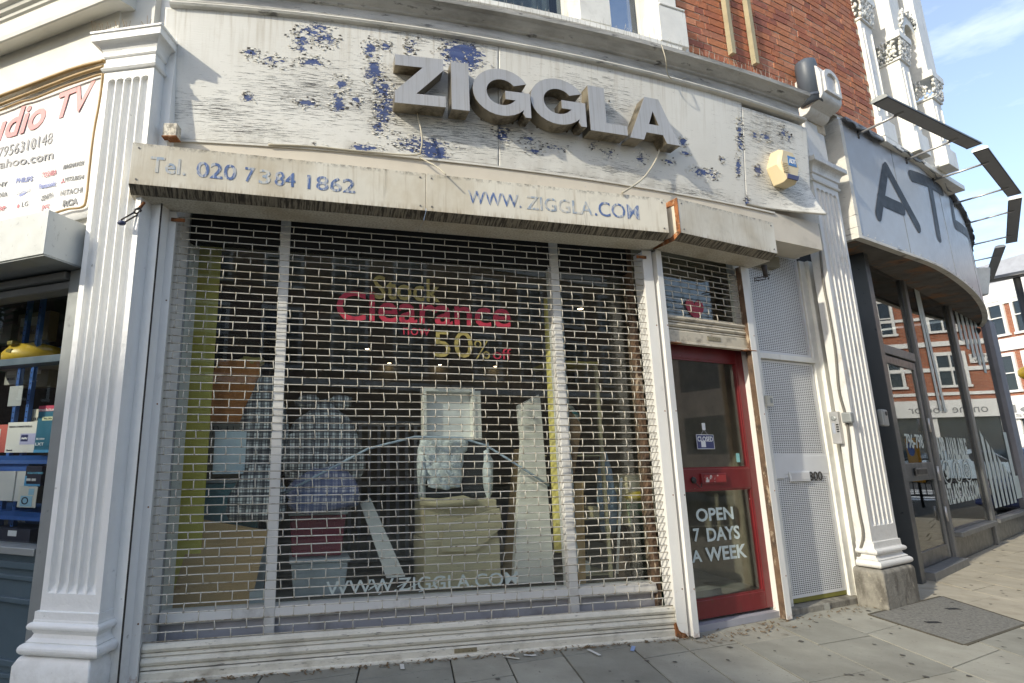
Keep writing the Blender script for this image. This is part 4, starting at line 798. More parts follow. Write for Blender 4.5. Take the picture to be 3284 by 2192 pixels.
# the stack in the middle
def crate(u0, u1, d0, d1, z0, z1, mt, nm, label, cat, bev=.006):
    m = MB(); m.box(u0, u1, d0, d1, z0, z1); return m.build(nm, mt, None, fr=M, base=((u0 + u1) / 2, (d0 + d1) / 2, z0), label=label, cat=cat, bev=bev)
uA, _ = up_(1360, 1800, .5); uB, _ = up_(1605, 1800, .5)
crate(uA, uB, .50, .85, .275, .62, m_card2, 'cardboard_box', 'pale corrugated box at the bottom of the middle stack', 'box'); crate(uA + .01, uB - .01, .51, .84, .625, .90, m_card2, 'cardboard_box', 'second pale corrugated box under the wrapped machine', 'box')
slab_poly('cardboard_flap', [(1415, 1770), (1425, 1680), (1600, 1630), (1610, 1690), (1525, 1770)], .46, .012, m_card2, 'torn ribbed cardboard flap hanging over the middle boxes', 'cardboard', -.04)
m = MB(); m.tube([(uA - .03, .49, .90), (uA + .12, .47, .885), (uA + .3, .47, .90), (uA + .42, .48, .88)], [.03, .035, .04, .02], 8); m.build('paper_wrap', m_card2, None, fr=M, base=(uA, .49, .87), label='crumpled strip of brown paper along the top of the corrugated boxes', cat='paper')
m_bubble = mat('bubble wrap', (.62, .68, .70), .25, var=.25, vs=14, bump=.9, bs=45, bdist=.01)
crate(uA + .03, uB - .06, .56, .84, .915, 1.345, mat('black computer case', (.03, .035, .04), .4), 'computer_case', 'dark machine case wrapped in bubble film in the middle of the window', 'machine')
m = MB(); rows = []
for j in range(15):
    s = j / 14; row = []
    for k in range(17):
        c_ = k / 16 * 2 - 1; row.append((uA + .175 + c_ * (.19 if s > .75 else .13 + .04 * s), .535 - .03 * math.cos(c_ * 1.4) + random.uniform(-.006, .006) - .015 * math.sin(j * 1.3 + k), .98 + .37 * s + (.02 * abs(c_) if j == 0 else 0)))
    rows.append(row)
m.grid(rows); o = m.build('bubble_wrap', m_bubble, None, fr=M, base=(uA + .17, .53, .98), label='grey bubble wrap draped over the front of the dark machine case', cat='packaging'); sd = o.modifiers.new('t', 'SOLIDIFY'); sd.thickness = .006
for k, (uu, w_) in enumerate(((uA - .01, .035), (uB - .075, .05))):
    m = MB(); m.ball((uu + .02, .60, 1.10), w_, .09, .22, 10, 8, .18); m.build('wrap_corner', m_bubble, None, fr=M, base=(uu, .6, .9), label=('bulging bubble film on the near side of the machine case' if k == 0 else 'bulging bubble film on the far side of the machine case'), cat='packaging', group='bubble film on the case')
t = thing('display_box', 'white shallow framed box standing on the wrapped machine case', 'frame', M, (uA + .14, .58, 1.35)); a, zt = up_(1357, 1243, .57); b, zb = up_(1524, 1380, .57); zb = 1.352
for bx_ in ((a, b, zt - .03, zt), (a, b, zb, zb + .025), (a, a + .022, zb + .025, zt - .03), (b - .022, b, zb + .025, zt - .03)):
    m = MB(); m.box(bx_[0], bx_[1], .55, .66, bx_[2], bx_[3]); m.build('frame_side', m_wboard, t)
m = MB(); m.box(a + .022, b - .022, .62, .63, zb + .025, zt - .03); m.build('back_panel', mat('cool white panel', (.80, .82, .82), .5), t); m = MB(); m.box(b, b + .05, .56, .68, zb, zt - .02); m.build('side_panel', m_wboard, t)
slab_poly('white_board', [(1648, 1870), (1700, 1290), (1752, 1270), (1780, 1870)], .50, .05, m_wboard, 'broad white board leaning behind the yellow pole', 'board', .08); slab_poly('white_board', [(1690, 1600), (1665, 1300), (1735, 1265), (1745, 1600)], .62, .03, m_wboard, 'second white board standing behind the broad one', 'board', .05)
slab_poly('brown_board', [(1612, 1870), (1660, 1440), (1690, 1440), (1680, 1870)], .75, .03, m_card, 'dark brown board behind the white boards', 'board', .05)
m_ypole = mat('yellow wrapped foam', (.70, .60, .17), .6, var=.15, vs=8, layers=[((.75, .68, .30), 9, (1, 1, 2.5), .5, .6, .6)], bump=.5, bs=10)
m = MB(); pts = [(*up_(1757 + 35 * k / 14, 960 + 810 * k / 14, .36),) for k in range(15)]; m.tube([(u, .36, z) for u, z in pts], .035, 10); m.build('yellow_pole', m_ypole, None, fr=M, base=(pts[-1][0], .36, pts[-1][1]), label='tall yellow foam wrapped pole beside the second mullion', cat='pole')
m = MB(); m.tube([(pts[0][0] + .075 + .008 * (k % 2), .30, 2.5 - k * .045) for k in range(48)], .012, 6); m.build('twisted_film', m_bubble, None, fr=M, base=(pts[0][0] + .075, .3, .3), label='twist of clear film hanging down the second mullion', cat='packaging')
def arc_pts(p): return [(*up_(x, y, d),) + (d,) for x, y, d in p]
q = arc_pts([(915, 1580, .33), (1020, 1525, .33), (1180, 1440, .36), (1330, 1402, .42), (1480, 1405, .45), (1560, 1430, .42), (1680, 1505, .36), (1760, 1558, .34)])
m = MB(); m.tube([(u, d, z) for u, z, d in q], .009, 6); m.build('bent_hoop', mat('pale blue plastic rod', (.42, .52, .62), .4), None, fr=M, base=(q[0][0], .33, q[0][1]), label='pale blue bent plastic rod arching across the middle pane', cat='rod')
# right-hand pane
slab_poly('veneer_board', [(1800, 1270), (1868, 1365), (1830, 1600), (1800, 1590)], .40, .02, mat('dark veneer', (.17, .11, .06), .6), 'dark veneer panel with white edge behind the second mullion', 'board', .02); slab_poly('veneer_board', [(1845, 1545), (1870, 1545), (1880, 1890), (1850, 1890)], .44, .02, m_card, 'brown panel edge standing low in the third pane', 'board')
t = thing('glass_cabinet', 'tall glass display cabinet full of small goods in the third pane', 'cabinet', M, (3.05, .75, .27)); m_cab = mat('pale gilt cabinet trim', (.42, .38, .24), .5)
for uu in (2.93, 3.30):
    m = MB(); m.box(uu, uu + .025, .55, .575, .28, 1.98); m.build('post', m_cab, t)
m = MB(); m.box(2.92, 3.34, .55, .95, 1.98, 2.01); m.build('top', mat('yellow trim', (.5, .42, .10), .5), t)
for zz in (.30, .72, 1.22):
    m = MB(); m.box(2.94, 3.32, .56, .93, zz, zz + .012); m.build('shelf', m_cab, t)
m = MB(); m.box(2.93, 3.33, .94, .96, .28, 1.98); m.build('back', mat('dark cabinet back', (.05, .04, .03), .8), t)
t = thing('dress_form', 'pale dress form with teal necklace on the upper cabinet shelf', 'dress form', M, (3.1, .72, 1.235))
m = MB(); m.lathe((3.1, .72, 1.235), [(.05, 0), (.06, .02), (.02, .05), (.08, .12), (.105, .22), (.10, .33), (.06, .40), (.028, .43), (.024, .55), (.01, .57)], 14); m.build('body', mat('pale cloth', (.42, .44, .38), .8), t)
m = MB(); m.tube([(3.1 + .09 * math.cos(a_ / 12 * 6.28), .72 + .09 * math.sin(a_ / 12 * 6.28), 1.55 - .03 * math.sin(a_ / 12 * 6.28)) for a_ in range(13)], .016, 6); m.build('necklace', mat('teal beads', (.06, .26, .28), .4, bump=.8, bs=60), t)
random.seed(21)
CART = [('tan', (.5, .45, .3)), ('dark red', (.35, .08, .10)), ('pale grey', (.45, .48, .48)), ('mustard', (.40, .33, .06)), ('navy', (.08, .12, .2))]
for k in range(10):
    zz = (.315, .735)[k // 5]; cn, cc = CART[k % 5]; uu = 2.97 + random.random() * .28; w_ = random.uniform(.03, .06); m = MB(); m.box(uu, uu + w_, .58 + random.random() * .1, .72, zz, zz + random.uniform(.04, .16))
    m.build('small_carton', mat('small goods %d' % k, cc, .6), None, fr=M, base=(uu, .62, zz), label='small %s carton on the %s shelf of the glass cabinet' % (cn, ('bottom', 'middle')[k // 5]), cat='carton', group='small cartons in the glass cabinet')
bag('hanging_garment', 3.36, .62, .62, .16, .10, .62, mat('blue grey cloth', (.24, .32, .40), .85, bump=.5, bs=10), 'blue grey garment hanging beside the glass cabinet', 'garment', False, 31, lump=.08)
m = MB(); m.tube([(3.30, .45, .33), (3.42, .48, 1.05)], .012, 6); m.build('white_pole', m_wboard, None, fr=M, base=(3.30, .45, .33), label='thin white pole leaning at the far end of the third pane', cat='pole')

# ================================================================== RED DOOR
t = thing('red_door', 'dark red glazed door with letter plate standing under the half raised grille', 'door', D, (.45, .1, .06)); DD = .085
def rb(nm, u0, u1, z0, z1, d0=DD, d1=DD + .045, mt=m_red, par=None): m = MB(); m.box(u0, u1, d0, d1, z0, z1); return m.build(nm, mt, par or t, bev=.005)
rb('stile', -.09, .03, .065, 2.12); rb('stile', .853, .945, .065, 2.12); rb('bottom_rail', .03, .853, .065, .19); rb('middle_rail', .03, .853, .968, 1.124); rb('top_rail', .03, .853, 1.985, 2.12)
for z0, z1 in ((.19, .968), (1.124, 1.985)):
    m = MB(); m.box(.03, .853, DD + .02, DD + .026, z0, z1); pn = m.build('pane', m_glass, t)
    for b_ in ((.03, .042, z0, z1), (.841, .853, z0, z1), (.042, .841, z0, z0 + .012), (.042, .841, z1 - .012, z1)): m = MB(); m.box(b_[0], b_[1], DD + .006, DD + .019, b_[2], b_[3]); m.build('glazing_bead', m_red if z0 > 1 else m_red, t)
    if z0 < .5: low = pn
    else: high = pn
dp = DD + .016
for body, bl, br, h in (('OPEN', (2234, 1673), (2354, 1668), 43), ('7', (2226, 1738), (2246, 1738), 43), ('DAYS', (2269, 1736), (2375, 1731), 45), ('A', (2220, 1805), (2253, 1803), 39), ('WEEK', (2265, 1800), (2397, 1791), 46)):
    ptext('lettering', body, D, dp, bl, br, h, m_gpale, low, .025)
lp = MB(); a, zt = D.px(2247, 1520, DD - .01); b, zb = D.px(2330, 1550, DD - .01); lp.box(a, b, DD - .016, DD, zb, zt); lpo = lp.build('letter_plate', m_red, t, bev=.004)
m = MB(); m.box(a + .03, b - .01, DD - .0185, DD - .016, zb + .012, zt - .012); m.build('letter_flap', mat('chipped red paint', (.30, .03, .03), .5, layers=[((.62, .60, .56), 22, (1, 1, .4), .50, .54, .95)]), lpo)
a, zt = D.px(2226, 1541, DD - .01); m = MB(); m.lathe((a, DD - .012, zt), [(.024, .012), (.024, 0), (.016, -.006)], 14, 'd'); m.build('lock', m_black, t)
m = MB(); m.tube([D.w(0, 0, 0) * 0 + Vector((a + .002, DD - .02, zt - .02)), (a + .02, DD - .035, zt - .05), (a + .05, DD - .03, zt - .05), (a + .06, DD - .02, zt - .02)], .003, 5); m.build('lock_cord', m_black, t)
u0, z0 = D.px(2365, 1475, dp); m = MB(); m.box(u0 - .01, u0 + .03, dp - .001, dp, z0 - .02, z0 + .05); m.build('sticker', mat('teal sticker', (.25, .55, .55), .5), t)
fr_t = thing('door_frame', 'dark red timber door frame with rotted edge around the red door', 'door frame', D, (.95, .1, .03))
for b_ in ((.95, 1.0, .03, 2.2, DD - .02, DD + .07, m_red), (1.0, 1.02, .03, 2.2, DD - .03, DD + .07, m_rot), (-.13, -.092, .03, 2.2, DD - .02, DD + .07, m_red), (-.092, .95, 2.125, 2.2, DD - .02, DD + .07, m_red)):
    m = MB(); m.box(b_[0], b_[1], b_[4], b_[5], b_[2], b_[3]); m.build('jamb', b_[6], fr_t, bev=.004)
for zz in (2.2,):                                      # fanlight over the door
    m = MB(); m.box(-.09, .95, DD + .02, DD + .026, 2.2, 2.85); fan = m.build('fanlight_pane', m_glass, fr_t)
m = MB(); m.box(-.12, 1.0, DD - .04, DD + .1, .0, .045); m.build('threshold', mat('lilac threshold', (.33, .33, .37), .6), fr_t)
hp = [(math.sin(a_) ** 3 * 16, 13 * math.cos(a_) - 5 * math.cos(2 * a_) - 2 * math.cos(3 * a_) - math.cos(4 * a_)) for a_ in [2 * math.pi * k / 24 for k in range(24)]]
u0, z0 = D.px(2229, 992, DD + .015); m = MB(); m.pd([(u0 + x * .0068, z0 + y * .0068) for x, y in hp], DD + .0145, DD + .0165); m.build('heart_sticker', m_gred, None, fr=D, base=(u0, DD + .015, z0), label='red heart stuck on the fanlight glass above the red door', cat='sticker')
# closed sign
a, zt = D.px(2229, 1394, dp); b, zb = D.px(2290, 1441, dp); t2 = thing('closed_sign', 'small navy closed sign hanging inside the red door glass', 'sign', D, ((a + b) / 2, dp, zb)); ds = DD + .012
m = MB(); m.box(a, b, ds - .003, ds, zb, zt); m.build('board', mat('navy card', (.05, .06, .17), .5), t2); m_wp = bpy.data.materials['white print']
text_quad('lettering', 'CLOSED', t2, lambda s, q: (a + .012 + (b - a - .024) * s, ds - .0045, zt - .055 + .04 * q), m_wp, .02)
for b_ in ((a, b, zb, zb + .004), (a, b, zt - .004, zt), (a, a + .004, zb, zt), (b - .004, b, zb, zt)): m = MB(); m.box(b_[0], b_[1], ds - .0045, ds - .0035, b_[2], b_[3]); m.build('border', m_wp, t2)
m = MB(); mu = (a + b) / 2; m.box(mu - .05, mu, ds - .0045, ds - .0035, zb + .015, zb + .06); m.build('printed_patch', m_wp, t2)
m = MB(); m.tube([(a + .06, ds - .001, zt), (mu, ds, zt + .04), (b - .06, ds - .001, zt)], .0015, 5); m.build('string', m_wp, t2); m = MB(); m.box(mu - .018, mu + .018, ds - .003, ds, zt + .035, zt + .09); m.build('hanger', m_wp, t2)
# inside the doorway: steps, coil, glass sheets
m = MB(); m.box(.02, .9, .5, .62, .04, .12); m.build('floor_batten', mat('grey board', (.26, .27, .25), .7), None, fr=D, base=(.4, .55, .04), label='grey board lying on the floor inside the red door', cat='board')
for k in range(3):
    m = MB(); m.hexa([(x + .04 * k, y, z) for z, s in ((.06, 0), (.86, 1)) for y in (.42 + .05 * k + .12 * s, .43 + .05 * k + .12 * s) for x in (-.02 + .0 * s, .18 - .0 * s)]); m.build('glass_sheet', glass('green glass sheet', (.6, .75, .68), 1.5) if k == 0 else bpy.data.materials['green glass sheet'], None, fr=D, base=(.08, .45, .06), label='%s green edged glass sheet leaning inside the red door' % ('foremost', 'middle', 'rearmost')[k], cat='glass sheet', group='glass sheets inside the red door')
m = MB(); m.ball((.02, .5, .90), .10, .06, .04, 10, 6, .2); m.build('yellow_glove', mat('yellow rubber', (.5, .38, .03), .5), None, fr=D, base=(.02, .5, .86), label='yellow glove resting on the glass sheets inside the red door', cat='glove')
m = MB()
for k in range(5): m.tube([(.45 + (.09 + .008 * k) * math.cos(a_ * .5236), .5 + .01 * k, 1.22 + (.09 + .006 * k) * math.sin(a_ * .5236)) for a_ in range(13)], .005, 5)
m.build('cable_coil', m_cable, None, fr=D, base=(.45, .5, 1.13), label='coil of pale cable hanging inside the red door below the closed sign', cat='cable')
m = MB(); m.box(.08, .52, .62, .9, .65, 1.05); m.build('stored_carton', m_card2, None, fr=D, base=(.3, .76, .65), label='pale carton in the gloom behind the closed sign', cat='carton')
t3 = thing('stored_trestle', 'dark trestle stacked behind the pale carton inside the red door', 'trestle', D, (.3, .8, .04))
for uu in (.1, .5): m = MB(); m.box(uu, uu + .05, .7, .85, .04, .648); m.build('leg', m_brown, t3)

# ================================================================== WHITE MESH DOOR
m_mesh = mat('white perforated steel', (.70, .71, .72), .4, var=.04, layers=[(GR, 3, (1, 1, 1), .6, .85, .3)], bump=0)
def perforated(u0, u1, z0, z1, d, pu=.0275, pz=.0152, hw=.0175, hh=.0068, name='mesh_panel', par=None):
    nu = int((u1 - u0 - .03) / pu); nz_ = int((z1 - z0 - .03) / pz); su = (u1 - u0 - nu * pu) / 2; sz = (z1 - z0 - nz_ * pz) / 2; m = MB()
    us = [u0]; zs = [z0]
    for i in range(nu): us += [u0 + su + i * pu + (pu - hw) / 2, u0 + su + i * pu + (pu + hw) / 2]
    for j in range(nz_): zs += [z0 + sz + j * pz + (pz - hh) / 2, z0 + sz + j * pz + (pz + hh) / 2]
    us.append(u1); zs.append(z1); w_ = len(us); fs = []
    for j in range(len(zs) - 1):
        for i in range(w_ - 1):
            if i % 2 == 1 and j % 2 == 1: continue
            fs.append((j * w_ + i, j * w_ + i + 1, (j + 1) * w_ + i + 1, (j + 1) * w_ + i))
    m.add([(u, d, z) for z in zs for u in us], fs); return m.build(name, m_mesh, par)
t = thing('mesh_door', 'white security door of perforated steel numbered 800', 'door', D, (1.55, .12, .07)); ME = .105
perforated(1.17, 1.93, 1.215, 2.045, ME, par=t); perforated(1.17, 1.93, .09, 1.06, ME, par=t)
m = MB(); m.box(1.17, 1.93, ME - .004, ME + .03, 1.06, 1.215); m.build('middle_rail', m_mesh, t, bev=.003); m = MB(); m.box(1.165, 1.30, ME - .012, ME, 1.03, 1.24); m.build('lock_plate', m_mesh, t, bev=.003)
a, zt = D.px(2530, 1514, ME - .01); b, zb = D.px(2597, 1543, ME - .01); m = MB(); m.box(a, b, ME - .02, ME - .005, zb, zt); o = m.build('letter_plate', m_mesh, t, bev=.004); m = MB(); m.box(a + .012, b - .01, ME - .023, ME - .0205, zb + .015, zt - .012); m.build('letter_flap', mat('scuffed white', (.62, .62, .62), .3), o, bev=.002)
ptext('number', '800', D, ME - .008, (2597, 1543), (2639, 1540), 29, m_black, t, .0, thick=.004)
m = MB(); m.box(1.17, 1.93, ME + .002, ME + .03, .055, .089); m.build('bottom_strip', mat('yellow edge', (.20, .19, .04), .7), t); m = MB(); m.box(1.13, 2.0, ME + .03, ME + .06, .05, 3.12); m.build('backing_sheet', mat('dark behind the mesh', (.02, .02, .02), .8), t)
fr2 = thing('mesh_door_frame', 'white timber frame with fixed perforated panel over the white mesh door', 'door frame', D, (1.55, .1, .03))
perforated(1.17, 1.93, 2.10, 3.07, ME - .004, par=fr2)
for u0, u1, z0, z1, d0, d1 in ((.945, 1.165, .0, 3.13, ME - .03, ME + .03), (1.165, 1.94, 2.05, 2.098, ME - .03, ME + .02), (1.94, 2.02, .0, 3.05, ME - .02, ME + .05), (2.02, 2.10, .0, 3.05, ME - .05, ME + .05), (2.10, 2.17, .0, 3.05, ME - .01, ME + .05), (2.17, 2.30, .0, 3.05, ME - .06, ME + .08), (1.165, 1.94, 3.07, 3.13, ME - .03, ME + .02)):
    m = MB(); m.box(u0, u1, d0, d1, z0, z1); m.build('frame_member', m_white, fr2, bev=.004)
m = MB(); m.box(1.0, 2.0, ME - .08, ME + .06, -.01, .048); m.build('threshold', m_stone, fr2, bev=.01)
a, zt = D.px(2465, 1283, ME - .04); m = MB(); m.box(a - .04, a + .035, ME - .058, ME - .03, zt - .055, zt + .035); o = thing('switch_box', 'small grey switch box on the white frame beside the mesh door', 'switch', D, (a, ME - .03, zt - .05)); m.build('box', mat('cream plastic', (.62, .60, .52), .5), o, bev=.006); m = MB(); m.box(a - .01, a + .02, ME - .062, ME - .0585, zt - .03, zt + .015); m.build('rocker', m_zinc, o, bev=.003)
# entry phone, flex and cable box on the flank of the far pilaster
a, zt = FK.px(2660, 1322, -.02); b, zb = FK.px(2706, 1424, -.02); t = thing('entry_phone', 'stainless steel entry phone panel on the white flank of the far pilaster', 'intercom', FK, ((a + b) / 2, 0, zb))
m = MB(); m.box(a, b, -.045, .0, zb, zt); m.build('case', m_steel, t, bev=.005); m = MB(); m.lathe(((a + b) / 2, -.048, zt - .06), [(.022, .003), (.022, 0), (.012, -.002)], 14, 'd'); m.build('button', m_zinc, t)
for k in range(4): m = MB(); m.box((a + b) / 2 + .01, (a + b) / 2 + .03, -.0475, -.045, zb + .10 + k * .02, zb + .112 + k * .02); m.build('call_button', m_black, t)
m = MB(); m.box(a + .015, (a + b) / 2, -.0465, -.045, zb + .09, zt - .1); m.build('name_strip', mat('blue grey strip', (.35, .38, .45), .4), t)
def rw(x, y, d): u, z = FK.px(x, y, d); return FK.w(u, d, z)
wire('cable', [rw(*p_, -.012) for p_ in ((2622, 720), (2640, 900), (2655, 985), (2678, 1120), (2690, 1250), (2712, 1335), (2722, 1400), (2732, 1500), (2755, 1640), (2768, 1720), (2752, 1800), (2760, 1900))], .010, mat('grey cable', (.16, .15, .13), .6), 'long dark grey cable clipped down the flank of the far pilaster')
a, zt = FK.px(2722, 1338, -.03); t = thing('cable_box', 'grey ribbed cable box beside the entry phone', 'electrical box', FK, (a, 0, zt - .04)); m = MB(); m.box(a - .045, a + .03, -.06, 0, zt - .05, zt + .04); m.build('box', m_zinc, t, bev=.012)
for k in range(5): m = MB(); m.box(a - .03, a + .02, -.064, -.0602, zt - .04 + k * .015, zt - .031 + k * .015); m.build('rib', m_zinc, t)
# ================================================================== PILASTERS
def mould3(m, u0, u1, df, db, prof, smooth=False):
    rows = []
    for p, z in prof: rows.append([(u0 - p, db, z), (u0 - p, df - p, z), (u1 + p, df - p, z), (u1 + p, db, z)])
    b = len(m.v); n = len(prof); m.add([q for r in rows for q in r], [(i * 4 + k, i * 4 + k + 1, (i + 1) * 4 + k + 1, (i + 1) * 4 + k) for i in range(n - 1) for k in range(3)], smooth)
    m.f.append([b, b + 1, b + 2, b + 3]); m.f.append([b + 4 * (n - 1) + k for k in range(4)]); return m
def fluted(m, u0, u1, df, db, z0, z1, zf0, zf1, nfl=5, dep=.016, mg=.03):
    w = (u1 - u0 - 2 * mg) / nfl; hw = w * .44; zs = [z0, zf0 - .002] + [zf0 + hw * 2.2 * (1 - math.cos(math.pi / 2 * k / 8)) for k in range(9)] + [zf0 + (zf1 - zf0) * k / 10 for k in range(2, 10)] + [zf1 - hw * (1 - math.sin(math.pi / 2 * k / 8)) for k in range(9)] + [zf1 + .002, z1]
    us = [u0, u0 + mg * .5]
    for f in range(nfl): us += [u0 + mg + w * (f + .5) + hw * q for q in (-1.0, -.92, -.8, -.6, -.35, 0, .35, .6, .8, .92, 1.0)]
    us += [u1 - mg * .5, u1]; rows = []
    wob = [[random.uniform(-.0022, .0022) for _ in zs] for _ in us]
    for zi, z in enumerate(zs):
        row = []
        for ui, u in enumerate(us):
            d = df
            if zf0 <= z <= zf1:
                h = hw
                if z > zf1 - hw: h = math.sqrt(max(0, hw * hw - (z - zf1 + hw) ** 2))
                f = min(nfl - 1, max(0, int((u - u0 - mg) / w))); x = (u - (u0 + mg + w * (f + .5)))
                k_ = 1 if z > zf0 + hw * 2.2 else math.sqrt(max(0, 1 - (1 - (z - zf0) / (hw * 2.2)) ** 2))
                if h > 0 and abs(x) < h: d = df + dep * math.sqrt(1 - (x / h) ** 2) * k_
            row.append((u + (wob[ui // 2][zi] if 1 < ui < len(us) - 2 else 0), d, z))
        rows.append(row)
    m.grid(rows, False); m.box(u0, u1, df + dep + .004, db, z0, z1)
    for a in (u0, u1): m.add([(a, df, z0), (a, df + dep + .004, z0), (a, df + dep + .004, z1), (a, df, z1)], [(0, 1, 2, 3)])
    return m
class SMB(MB):                                         # the near pilaster is drawn at 1.035 of its first measure, about eye height
    def mesh(s, name, off=Vector((0, 0, 0))):
        s.v = [Vector((v.x * 1.035, v.y * 1.035, EYE + (v.z - EYE) * 1.035)) for v in s.v]; return MB.mesh(s, name, off)
t = thing('pilaster', 'freshly painted white fluted pilaster between the neighbouring shop and the main window', 'pilaster', P, (-.22, .1, 0))
m = SMB(); mould3(m, -.455, -.02, .01, .16, [(.0, -.01), (.006, .05), (.006, .20), (-.012, .238), (-.03, .245)]); m.build('plinth', m_pil, t, bev=.012)
m = SMB(); tor = lambda z, r, p: [(p + r * math.cos(a_), z + r * math.sin(a_)) for a_ in [R_(-90 + 180 * k / 8) for k in range(9)]]
mould3(m, -.385, -.035, .055, .16, [(.0, .244)] + tor(.278, .028, .025) + [(.028, .312), (.012, .328), (.005, .345), (.012, .358)] + tor(.382, .02, .012) + [(.012, .41), (.010, .415), (.010, .452), (.0, .455)]); m.build('base', m_pil, t)
m = SMB(); fluted(m, -.375, -.03, .055, .16, .455, 3.64, .54, 3.585, 5, .032); m.build('shaft', m_pil, t)
m = SMB(); mould3(m, -.375, -.03, .055, .16, [(.0, 3.64), (.012, 3.642), (.02, 3.655), (.012, 3.668), (.006, 3.67), (.006, 3.70), (.0, 3.702), (.0, 3.735)] + [(.006, 3.737), (.012, 3.745)] + [(.012 + .05 * (1 - math.cos(a_)), 3.745 + .075 * math.sin(a_)) for a_ in [R_(90 * k / 7) for k in range(8)]] + [(.066, 3.822), (.066, 3.87), (.074, 3.874), (.076, 3.886), (.07, 3.89)]); m.build('capital', m_pil, t)
m = SMB(); m.box(-.41, .035, .16, .62, -.01, 5.2); m.build('pier', m_pil, t); m = SMB(); m.box(-.35, -.10, .10, .159, 3.891, 5.2); m.build('upper_block', m_cream, t)
for k, (x, y) in enumerate(((305, 105), (333, 100), (358, 97), (385, 93), (408, 92), (472, 85))):   # bird spikes on the capital
    u, z = P.px(x, y, .03); u /= 1.035; m = SMB()
    for q in range(3): m.tube([(u + .004 * q, .03, 3.888), (u - .03 + .02 * q + random.uniform(-.008, .008), .02 + .01 * q, 3.888 + random.uniform(.06, .12))], .0018, 4)
    m.build('bird_spike', mat('rusty spike', (.30, .20, .10), .6) if k == 0 else bpy.data.materials['rusty spike'], t)
m = MB(); m.box(.037, .043, .158, .168, -.01, 3.2); m.build('dark_joint', mat('near black gap strip', (.05, .045, .04), .95, var=.5, vs=20), t)  # near-black strip standing in for the shaded gap beside the post
m_pil2 = mat('cracked white pilaster paint', (.70, .69, .66), .45, var=.05, layers=[(GR, 4, (1, 1, 1), .56, .82, .55), ((.34, .28, .2), 12, (1, 1, .5), .6, .75, .5)], bump=.6, bs=30, bdist=.008)
t = thing('pilaster', 'flaking fluted pilaster with scroll bracket and bare stone plinth beside the grey shop', 'pilaster', R, (.35, .15, 0))
m = MB(); mould3(m, .03, .62, .01, .22, [(.0, -.01), (.0, .28), (-.02, .30)]); m.build('plinth', m_stone, t, bev=.02)
m = MB(); mould3(m, .114, .59, .085, .20, [(.0, .30)] + tor(.333, .028, .033) + [(.038, .368), (.014, .385), (.01, .405)] + tor(.429, .021, .017) + [(.013, .457), (.011, .504), (.0, .507)]); m.build('base', m_pil2, t)
m = MB(); fluted(m, .114, .59, .085, .20, .507, 3.786, .63, 3.73, 5, .02, .038); m.build('shaft', m_pil2, t)
m = MB(); mould3(m, .114, .59, .085, .20, [(.0, 3.786), (.015, 3.79), (.02, 3.805), (.008, 3.815), (.008, 3.862), (.02, 3.872)] + [(.02 + .05 * (1 - math.cos(a_)), 3.872 + .085 * math.sin(a_)) for a_ in [R_(90 * k / 6) for k in range(7)]] + [(.075, 3.962), (.075, 4.005), (.06, 4.015)]); m.build('capital', m_pil2, t)
m = MB(); m.box(.17, .56, .10, .30, 4.015, 4.49); m.build('neck', m_pil2, t, bev=.02)
og = [(.28, 4.49), (.10, 4.49), (.06, 4.495), (.03, 4.52), (.015, 4.55), (.0, 4.556), (-.005, 4.562), (-.05, 4.572), (-.08, 4.595), (-.095, 4.62), (-.10, 4.64), (-.105, 4.85), (-.085, 4.93), (-.05, 4.97), (.02, 4.955), (.28, 4.72)]
m = MB(); m.pu(og, .147, .523); con = m.build('scroll_bracket', m_pil2, t, bev=.006)
AC = .335; arch_o = [(AC - .15, 4.66), (AC + .15, 4.66), (AC + .15, 4.82)] + [(AC + .15 * math.cos(a_), 4.82 + .11 * math.sin(a_)) for a_ in [R_(180 * k / 10) for k in range(1, 10)]] + [(AC - .15, 4.82)]
arch_i = [(AC + (u - AC) * .66, 4.77 + (z - 4.77) * .74) for u, z in arch_o]; nA = len(arch_o); m = MB()
m.add([(u, -.122, z) for u, z in arch_o] + [(u, -.122, z) for u, z in arch_i] + [(u, -.101, z) for u, z in arch_o] + [(u, -.101, z) for u, z in arch_i], [(i, (i + 1) % nA, nA + (i + 1) % nA, nA + i) for i in range(nA)] + [(i, (i + 1) % nA, 2 * nA + (i + 1) % nA, 2 * nA + i) for i in range(nA)] + [(nA + i, nA + (i + 1) % nA, 3 * nA + (i + 1) % nA, 3 * nA + i) for i in range(nA)]); m.build('arched_panel', m_pil2, t)
m = MB(); m.box(.60, .70, .19, .34, .0, 4.5); m.build('side_strip', m_frameA, t)
# the dark vent cowl behind the bracket
x_, z_ = onc(2585, 225, .0); c_ = cpt(x_, -.0, z_); t = thing('vent_cowl', 'dark grey rounded vent cowl standing behind the scroll bracket', 'vent', W, (c_.x, c_.y, 4.58))
m = MB(); m.lathe((c_.x, c_.y, 4.58), [(.09, 0), (.09, .42), (.085, .46), (.05, .485), (.0, .49)], 20); m.build('cowl', mat('slate grey plastic', (.09, .11, .14), .45, var=.05), t); m = MB(); m.lathe((c_.x, c_.y, 4.58), [(.094, .05), (.094, .08)], 20); m.build('band', mat('slate grey band', (.075, .09, .12), .45), t)

class LMB(MB):                                         # neighbour measures scaled with its distance
    def mesh(s, name, off=Vector((0, 0, 0))):
        s.v = [Vector((v.x, v.y, EYE + (v.z - EYE) * 1.022)) for v in s.v]; return MB.mesh(s, name, off)
